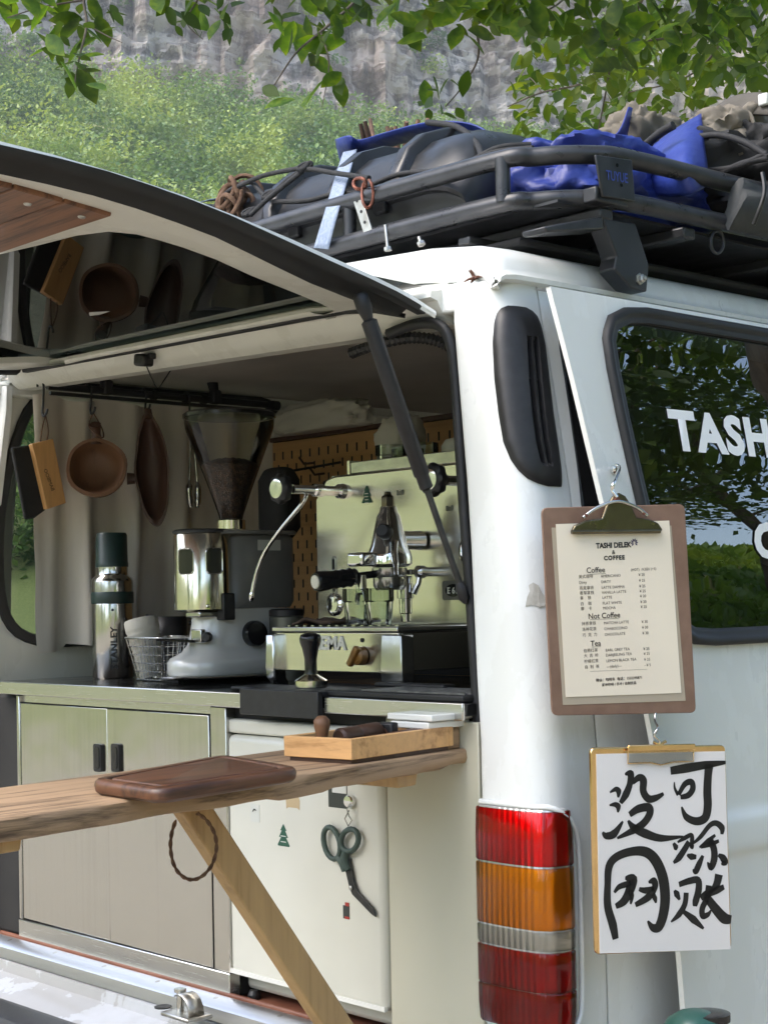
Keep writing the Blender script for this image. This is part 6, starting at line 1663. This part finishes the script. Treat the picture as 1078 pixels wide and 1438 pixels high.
ysg = sorted(set([-300, -200, -140, -100, -80, -60] + [-50 + 3 * k for k in range(24)] + [22 + 6 * k for k in range(30)] + [205, 230, 260, 330, 420]))
gm = MB().sheet([[Vector((x, y, land(x, y))) for y in ysg] for x in xsg])
m, t, ns, lk, p = nodes('ground_mat')
geo = N(t, 'ShaderNodeTexCoord'); sep = N(t, 'ShaderNodeSeparateXYZ'); lk.new(geo.outputs['Object'], sep.inputs[0])
ln_ = N(t, 'ShaderNodeVectorMath', operation='LENGTH'); cmb = N(t, 'ShaderNodeCombineXYZ'); lk.new(sep.outputs[0], cmb.inputs[0]); lk.new(sep.outputs[1], cmb.inputs[1]); lk.new(cmb.outputs[0], ln_.inputs[0])
nz = noise_t(t, geo.outputs['Object'], .6, 5); nz2 = noise_t(t, geo.outputs['Object'], 14, 6, .7)
ad = N(t, 'ShaderNodeMath', operation='MULTIPLY_ADD'); ad.inputs[1].default_value = 3.0; lk.new(nz, ad.inputs[0]); lk.new(ln_.outputs['Value'], ad.inputs[2])
mr = N(t, 'ShaderNodeMapRange'); mr.inputs[1].default_value = 12.5; mr.inputs[2].default_value = 14.5; lk.new(ad.outputs[0], mr.inputs[0])
mix = N(t, 'ShaderNodeMix', data_type='RGBA'); lk.new(mr.outputs[0], mix.inputs['Factor'])
lk.new(ramp(t, nz2, [(.3, (.20, .175, .135)), (.7, (.38, .345, .275))]), mix.inputs['A'])
lk.new(ramp(t, nz2, [(.3, (.13, .16, .05)), (.6, (.25, .265, .10)), (.8, (.34, .34, .16))]), mix.inputs['B'])
lk.new(mix.outputs['Result'], p.inputs['Base Color']); p.inputs['Roughness'].default_value = .95
bumpn(t, p, nz2, .6, .04)
tag(gm.build('ground', 'ground_mat', None, smooth=60), kind='structure')

def fast_mesh(name, verts, quads, mat, parent=None):
    me = bpy.data.meshes.new(name); nq = len(quads); k = quads.shape[1]
    me.vertices.add(len(verts)); me.vertices.foreach_set('co', np.asarray(verts, dtype=np.float32).ravel())
    me.loops.add(nq * k); me.loops.foreach_set('vertex_index', quads.ravel().astype(np.int32))
    me.polygons.add(nq); me.polygons.foreach_set('loop_start', np.arange(0, nq * k, k, dtype=np.int32)); me.update(calc_edges=True)
    me.materials.append(MAT[mat]); o = bpy.data.objects.new(name, me); COL.objects.link(o); o.parent = parent
    return o
rg_ = np.random.default_rng(11)
def leafquads(cen, size, up=.5, fold=True):
    """small folded leaf shapes (two quads on a midrib) at the centres; size may be an array"""
    n = len(cen); size = np.broadcast_to(np.asarray(size, float), (n,))
    nrm = rg_.normal(size=(n, 3)); nrm[:, 2] = np.abs(nrm[:, 2]) + up; nrm /= np.linalg.norm(nrm, axis=1)[:, None]
    a = rg_.normal(size=(n, 3)); a[:, 2] -= .5; a -= nrm * (a * nrm).sum(1)[:, None]; a /= np.linalg.norm(a, axis=1)[:, None]
    b = np.cross(nrm, a); s_ = size[:, None]
    base = cen - a * s_ * .5; tip = cen + a * s_ * .5
    wl_ = cen + b * s_ * .30 + nrm * s_ * .10 - a * s_ * .02; wr_ = cen - b * s_ * .30 + nrm * s_ * .10 - a * s_ * .02
    V_ = np.stack([base, wl_, tip, wr_], 1).reshape(-1, 3)
    i = np.arange(n) * 4
    T_ = np.concatenate([np.stack([i, i + 1, i + 2], 1), np.stack([i, i + 2, i + 3], 1)])
    return V_, T_
def crownpts(n, c, rad, lobes=7, shell=.55):
    """points through an uneven crown built of several lobes, denser near the outside"""
    L = rg_.normal(size=(lobes, 3)); L /= np.linalg.norm(L, axis=1)[:, None]; L *= rg_.uniform(.3, .68, (lobes, 1)); rl = rg_.uniform(.35, .6, lobes)
    k = rg_.integers(0, lobes, n); d = rg_.normal(size=(n, 3)); d /= np.linalg.norm(d, axis=1)[:, None]
    r_ = rg_.uniform(shell, 1.05, n) ** .7
    P = L[k] + d * (rl[k] * r_)[:, None]
    return np.asarray(c) + P * np.asarray(rad)
# wooded slope across the valley: one mass of crowns
C_ = []; S_ = []
for i in range(1050):
    f = 46 + 118 * rg_.random() ** .8; a = rg_.uniform(-17.5, 17.5)
    q = _d0 * f + _r0 * (f * math.tan(R(a))); x, y = CX + q.x, CY + q.y; z = land(x, y)
    rr_ = rg_.uniform(1.3, 4.6) * (1 if f > 80 else .8)
    n = int(170 + 125 * rr_)
    C_.append(crownpts(n, (x, y, z + rr_ * .55), (rr_, rr_, rr_ * rg_.uniform(.7, 1.25)), 6)); S_.append(rg_.uniform(.17, .46, n) * (.75 + .25 * rr_ / 2.5))
V_, T_ = leafquads(np.concatenate(C_), np.concatenate(S_), .4)
tag(fast_mesh('hillside_wood', V_, T_, 'leaf_hill'), 'green wooded hillside across the valley below the cliff', 'forest', kind='stuff')
# the rock wall above it
rows = []
NXc, NZc = 340, 150
for j in range(NZc + 1):
    zf = j / NZc; row = []
    for i in range(NXc + 1):
        s_ = lerp(-110, 110, i / NXc)
        col_ = noise.fractal(Vector((s_ * .07, zf * 2.0, 5)), 1, 2, 6) * 5 + noise.fractal(Vector((s_ * .5, zf * 14, 9)), .8, 2.1, 5) * 2.4 + 2.2 * abs(noise.noise(Vector((s_ * .30, zf * 6, 21))))
        led = 1.2 * noise.noise(Vector((s_ * .09, zf * 40, 2))) + 1.6 * ((zf * 15 + 1.5 * noise.noise(Vector((s_ * .06, zf * 3, 3)))) % 1)
        f = 186 + .12 * s_ - col_ - led + zf * 10 + 9 * math.sin(s_ * .045)
        z = 36 + zf * 95
        q = _d0 * f + _r0 * s_; row.append(Vector((CX + q.x, CY + q.y, z)))
    rows.append(row)
m, t, ns, lk, p = nodes('cliff_mat')
v = coords(t, (.22, .22, .06)); st = noise_t(t, v, 2.2, 10, .74, .5); v2 = coords(t, (.05, .05, .05)); bg = noise_t(t, v2, 1.3, 5)
ly = noise_t(t, coords(t, (.03, .03, .5)), 1.5, 6, .6)
ad = N(t, 'ShaderNodeMath', operation='ADD'); lk.new(st, ad.inputs[0]); lk.new(ly, ad.inputs[1])
c1 = ramp(t, ad.outputs[0], [(.76, (.045, .044, .044)), (.92, (.17, .16, .15)), (1.05, (.33, .305, .275)), (1.22, (.50, .46, .41))])
c2 = ramp(t, ad.outputs[0], [(.72, (.13, .10, .085)), (.95, (.33, .25, .20)), (1.2, (.50, .41, .34))])
mx = N(t, 'ShaderNodeMix', data_type='RGBA'); mr = N(t, 'ShaderNodeMapRange'); mr.inputs[1].default_value = .42; mr.inputs[2].default_value = .6
lk.new(bg, mr.inputs[0]); lk.new(mr.outputs[0], mx.inputs['Factor']); lk.new(c1, mx.inputs['A']); lk.new(c2, mx.inputs['B'])
lk.new(mx.outputs['Result'], p.inputs['Base Color']); p.inputs['Roughness'].default_value = .95; bumpn(t, p, ad.outputs[0], 1.0, 1.2)
cl = MB().sheet(rows); tag(cl.build('cliff', 'cliff_mat', None), kind='structure')
C_ = []; S_ = []
for i in range(620):
    jj = int(rg_.integers(0, NZc * .75)); ii = int(rg_.integers(60, NXc - 60)); q = rows[jj][ii]
    if noise.noise(Vector((ii * .05, jj * .09, 4))) < -.05: continue
    n = int(rg_.integers(50, 130)); C_.append(crownpts(n, tuple(q - _d0 * .6), (rg_.uniform(1, 3.2), rg_.uniform(1, 3.2), rg_.uniform(.8, 2.0)), 4)); S_.append(rg_.uniform(.3, .65, n))
V_, T_ = leafquads(np.concatenate(C_), np.concatenate(S_), .4)
tag(fast_mesh('cliff_shrubs', V_, T_, 'leaf_hill'), 'green shrubs clinging to ledges of the cliff', 'shrubs', kind='stuff')

# long grass on the bank beside the van
gx_ = rg_.uniform(4.6, 16, 26000); gy_ = rg_.uniform(-4, 24, 26000)
gp = np.array([(a_, b_, land(a_, b_) + .06) for a_, b_ in zip(gx_, gy_)])
V_, T_ = leafquads(gp, rg_.uniform(.12, .34, len(gp)), .1)
tag(fast_mesh('bank_grass', V_, T_, 'leaf_tree'), 'long green grass on the bank beside the van', 'grass', kind='stuff')

# trees around the clearing: they stand behind the camera and beside the van and show in the glass and steel
def make_tree(h, r_, seed):
    rr = random.Random(seed); tr_ = thing('broadleaf_tree', 'leafy broadleaf tree at the edge of the clearing', 'tree', group='trees around the clearing')
    bx, by = rr.uniform(-.4, .4), rr.uniform(-.4, .4)
    trunk = smoothpath([Vector((0, 0, -.3)), Vector((bx * .3, by * .3, h * .25)), Vector((bx, by, h * .55)), Vector((bx * 1.4, by * 1.2, h * .85))], 5)
    tk = MB().tube(trunk, [lerp(.20, .05, i / (len(trunk) - 1)) for i in range(len(trunk))], 10).build('trunk', 'bark', tr_, smooth=60, local=True)
    for k in range(7):
        i0 = trunk[int(len(trunk) * rr.uniform(.35, .9))]; a = rr.uniform(0, 6.28); e = i0 + Vector((math.cos(a) * r_ * .7, math.sin(a) * r_ * .7, h * rr.uniform(.08, .25)))
        MB().tube(smoothpath([i0, i0.lerp(e, .5) + Vector((0, 0, .2)), e], 4), [lerp(.07, .015, q / 8) for q in range(9)], 7).build('limb', 'bark', tk, smooth=60, local=True)
    P = crownpts(7500, (bx, by, h * .60), (r_, r_, h * .48), 16, .3)
    V_, T_ = leafquads(P, rg_.uniform(.09, .21, len(P)), .4)
    fast_mesh('crown', V_, T_, 'leaf_tree', tr_); return tr_
protos = [make_tree(7.5, 2.6, 3), make_tree(9, 3.2, 5)]
spots = [(9.5, 5.0), (7.4, 9.5), (12, 11), (10, 16), (14.5, 4), (17, 15), (6.5, -9.5), (11, -5), (-3, -16), (8.6, 7.4), (-21, -7), (-24, -20), (-14, -26), (3, -21), (-14, -2), (11.2, 8.2), (9.2, 12.4)]
lab = ['beside the grassy bank', 'on the bank ahead of the van', 'high on the bank', 'far along the bank', 'at the top of the bank', 'beyond the bank', 'behind the camera on the bank side', 'on the open bank', 'down the clearing behind the van', 'low on the bank opposite the side window', 'at the meadow edge', 'far up the meadow', 'on the rising meadow', 'at the far end of the clearing', 'left of the clearing', 'halfway up the bank', 'on the bank further ahead']
for i, (x, y) in enumerate(spots):
    t_ = protos[i] if i < 2 else copy_tree(protos[i % 2])
    t_.location = (x, y, land(x, y) - .05); t_.rotation_euler = (0, 0, i * 1.7); k = .85 + .35 * ((i * 37) % 10) / 10; t_.scale = (k, k, k)
    t_['label'] = 'leafy broadleaf tree standing ' + lab[i]

# tree whose branches hang over the van
ct = thing('overhanging_tree', 'broad tree with pointed green leaves hanging over the van', 'tree', (3.2, 6.2, 0))
tb = [Vector((3.2, 6.2, -.3)), Vector((3.1, 6.1, 1.6)), Vector((2.8, 5.8, 3.4)), Vector((2.5, 5.4, 5.2)), Vector((2.2, 5.0, 6.8))]
tbp = smoothpath(tb, 6); trunk_o = MB().tube(tbp, [lerp(.24, .07, i / (len(tbp) - 1)) for i in range(len(tbp))], 12).build('trunk', 'bark', ct, smooth=60)
limbs = [((2.8, 5.8, 3.6), (1.2, 4.2, 4.6), (-1.0, 2.8, 4.9), (-3.0, 1.8, 4.6)), ((2.7, 5.7, 3.9), (1.0, 5.6, 4.6), (-1.5, 5.2, 5.0), (-4.0, 4.6, 4.7)), ((2.5, 5.4, 5.0), (2.2, 3.2, 5.6), (1.6, 1.0, 5.7), (.8, -1.4, 5.4)), ((2.6, 5.5, 4.6), (.4, 3.6, 5.4), (-1.2, .8, 5.6), (-2.6, -1.2, 5.2)), ((2.5, 5.4, 4.6), (4.4, 3.6, 5.2), (5.2, 1.4, 5.2)), ((2.6, 5.6, 4.2), (3.4, 7.5, 5.0), (3.6, 9.5, 5.2)), ((2.9, 5.9, 2.9), (1.6, 6.0, 3.3), (.2, 6.1, 3.55), (-1.2, 5.8, 3.7))]
for L in limbs:
    pp = smoothpath(L, 6); MB().tube(pp, [lerp(.085, .014, i / (len(pp) - 1)) for i in range(len(pp))], 8).build('limb', 'bark', trunk_o, smooth=60)
# leaf shape
def leafmesh():
    prof = [(0, .0), (.10, .10), (.28, .22), (.50, .27), (.70, .22), (.86, .11), (1.0, 0)]
    vs = []; fs = []
    for s_, w_ in prof: vs += [Vector((s_, w_, .06 * math.sin(w_ * 6) + .05 * s_ * s_ * -1)), Vector((s_, 0, -.05 * s_ * s_)), Vector((s_, -w_, .06 * math.sin(w_ * 6) - .05 * s_ * s_))]
    for i in range(6):
        a = i * 3; fs += [(a, a + 1, a + 4, a + 3), (a + 1, a + 2, a + 5, a + 4)]
    me = bpy.data.meshes.new('leaf'); me.from_pydata([tuple(v) for v in vs], [], fs); me.materials.append(MAT['leaf_near']); shade(me, 180); return me
LM = leafmesh(); LV = np.array([v.co[:] for v in LM.vertices]); LQ = np.array([p_.vertices[:] for p_ in LM.polygons])
areas = [  # x0 x1 y0 y1 depth n length
    (0, 175, -25, 45, 4.7, 46, .088), (55, 130, 35, 85, 4.6, 17, .085), (85, 145, 80, 128, 4.55, 12, .085), (-30, 60, -20, 15, 4.6, 14, .09),
    (215, 335, -25, 35, 4.9, 26, .085), (240, 320, 25, 62, 4.8, 8, .08), (375, 525, -25, 40, 4.5, 36, .095), (385, 470, 35, 95, 4.4, 16, .098), (372, 480, 90, 150, 4.35, 8, .095),
    (470, 720, -30, 25, 4.9, 90, .095), (560, 700, 10, 70, 5.0, 20, .085), (590, 655, 112, 172, 5.4, 13, .075),
    (690, 1090, -30, 45, 5.0, 190, .10), (800, 1090, 30, 100, 5.4, 120, .098), (720, 1000, 30, 130, 7.4, 210, .09), (722, 890, 110, 205, 7.8, 170, .085), (850, 1090, 70, 170, 7.0, 190, .092), (900, 1090, 20, 120, 6.2, 90, .095)]
leaves = []; above = []
areas += [(-60, 1140, -110, -32, 5.0, 330, .095), (-60, 1140, -210, -90, 5.3, 330, .095), (-60, 1140, -330, -190, 5.6, 300, .1)]
for x0_, x1_, y0_, y1_, D, n, ln2 in areas:
    for k in range(n):
        px, py = rnd.uniform(x0_, x1_), rnd.uniform(y0_, y1_); dd = D * rnd.uniform(.93, 1.08)
        p = UD(px, py, dd); a = rnd.uniform(0, 6.28); ax_ = Vector((math.cos(a) * .75, math.sin(a) * .75, rnd.uniform(-1.2, .05))).normalized()
        nn2 = Vector((rnd.gauss(0, .6), rnd.gauss(0, .6), 1)); nn2 = (nn2 - ax_ * nn2.dot(ax_)).normalized(); sd2 = nn2.cross(ax_)
        s_ = ln2 * rnd.uniform(.5, 1.3)
        M = Matrix.Translation(p - ax_ * s_ * .5) @ Matrix((ax_ * s_, sd2 * s_, nn2 * s_)).transposed().to_4x4()
        (above if y1_ < -30 else leaves).append((s_ / dd, M))
leaves.sort(key=lambda q: -q[0])
inv = parent_matrix(ct).inverted()
for s_, M in leaves[:300]:
    o = bpy.data.objects.new('leaf', LM); COL.objects.link(o); o.parent = ct; o.matrix_local = inv @ M
VV = []; QQ = []
def addleaf(M): 
    A = np.array(M); VV.append(LV @ A[:3, :3].T + A[:3, 3]); QQ.append(LQ + len(LV) * (len(VV) - 1))
for s_, M in leaves[300:] + above: addleaf(inv @ M)
# the rest of the crown overhead, outside the picture
crown_c = [((-.6, 3.2, 5.0), (3.6, 2.6, 1.1), 2600), ((1.6, 1.2, 5.6), (2.8, 3.0, 1.0), 2000), ((-2.2, -.2, 5.4), (2.2, 2.2, .9), 1300), ((3.2, 4.5, 5.8), (3.4, 3.8, 1.4), 1500), ((-1.5, 6.0, 5.6), (3.0, 2.4, 1.2), 1500)]
for c_, rad_, n in crown_c:
    P = crownpts(n, c_, rad_, 12, .2)
    for q in P:
        vx, vy = PX(Vector(q)); dd = (Vector(q) - CAM).dot(CD)
        if dd > 0 and -40 < vx < 1120 and vy > -30: continue
        a = rnd.uniform(0, 6.28); ax_ = Vector((math.cos(a), math.sin(a), rnd.uniform(-1, .1))).normalized(); nn2 = Vector((rnd.gauss(0, .5), rnd.gauss(0, .5), 1)); nn2 = (nn2 - ax_ * nn2.dot(ax_)).normalized(); sd2 = nn2.cross(ax_); s_ = rnd.uniform(.10, .17)
        addleaf(inv @ (Matrix.Translation(Vector(q)) @ Matrix((ax_ * s_, sd2 * s_, nn2 * s_)).transposed().to_4x4()))
o = fast_mesh('foliage', np.concatenate(VV), np.concatenate(QQ), 'leaf_canopy', ct); tag(o, kind='stuff')
# twigs that carry the leaves
tw_ = [([(120, -60, 4.8), (118, 0, 4.7), (122, 35, 4.65), (112, 80, 4.6), (105, 118, 4.55)], .006), ([(118, 0, 4.7), (60, 10, 4.7), (10, 25, 4.7)], .004), ([(122, 35, 4.65), (150, 50, 4.65), (172, 60, 4.6)], .003),
       ([(300, -60, 5.0), (280, -5, 4.9), (262, 30, 4.85), (285, 55, 4.8)], .004), ([(560, -70, 4.7), (500, 0, 4.55), (450, 45, 4.45), (415, 75, 4.4), (385, 120, 4.35)], .006), ([(450, 45, 4.45), (462, 90, 4.4), (452, 150, 4.35)], .003),
       ([(660, -60, 5.2), (668, 30, 5.3), (671, 80, 5.35), (650, 120, 5.4), (625, 150, 5.4)], .006), ([(930, -80, 6.2), (900, 0, 6.6), (860, 70, 7.2), (820, 115, 7.5), (760, 130, 7.6), (712, 150, 7.7)], .010), ([(860, 70, 7.2), (850, 130, 7.5), (838, 190, 7.7), (830, 215, 7.8)], .006),
       ([(1090, -40, 5.2), (1020, 20, 5.3), (950, 50, 5.4), (880, 60, 5.5)], .008), ([(1040, -50, 6.4), (1010, 60, 6.8), (960, 110, 7.1), (880, 130, 7.4)], .008), ([(820, -60, 5.1), (790, 0, 5.1), (740, 25, 5.1)], .005), ([(760, 130, 7.6), (745, 110, 7.7), (722, 100, 7.8)], .004)]
for pts, r_ in tw_:
    pp = smoothpath([UD(a, b, d_) for a, b, d_ in pts], 6)
    MB().tube(pp, [lerp(r_, r_ * .35, i / (len(pp) - 1)) for i in range(len(pp))], 6).build('twig', 'bark', ct, smooth=60)

# ================================================================== AIR
hz_o = MB().bb(-460, 340, -340, 460, -2.0, 145).build('haze', None, None); tag(hz_o, kind='stuff')
hm = bpy.data.materials.new('haze'); hm.use_nodes = True; MAT['haze'] = hm
hn = hm.node_tree; hn.nodes.remove(hn.nodes['Principled BSDF']); pv = hn.nodes.new('ShaderNodeVolumePrincipled')
pv.inputs['Color'].default_value = (.93, .96, .97, 1); pv.inputs['Density'].default_value = .0006; pv.inputs['Anisotropy'].default_value = .1
hn.links.new(pv.outputs[0], hn.nodes['Material Output'].inputs['Volume']); hz_o.data.materials.append(hm)
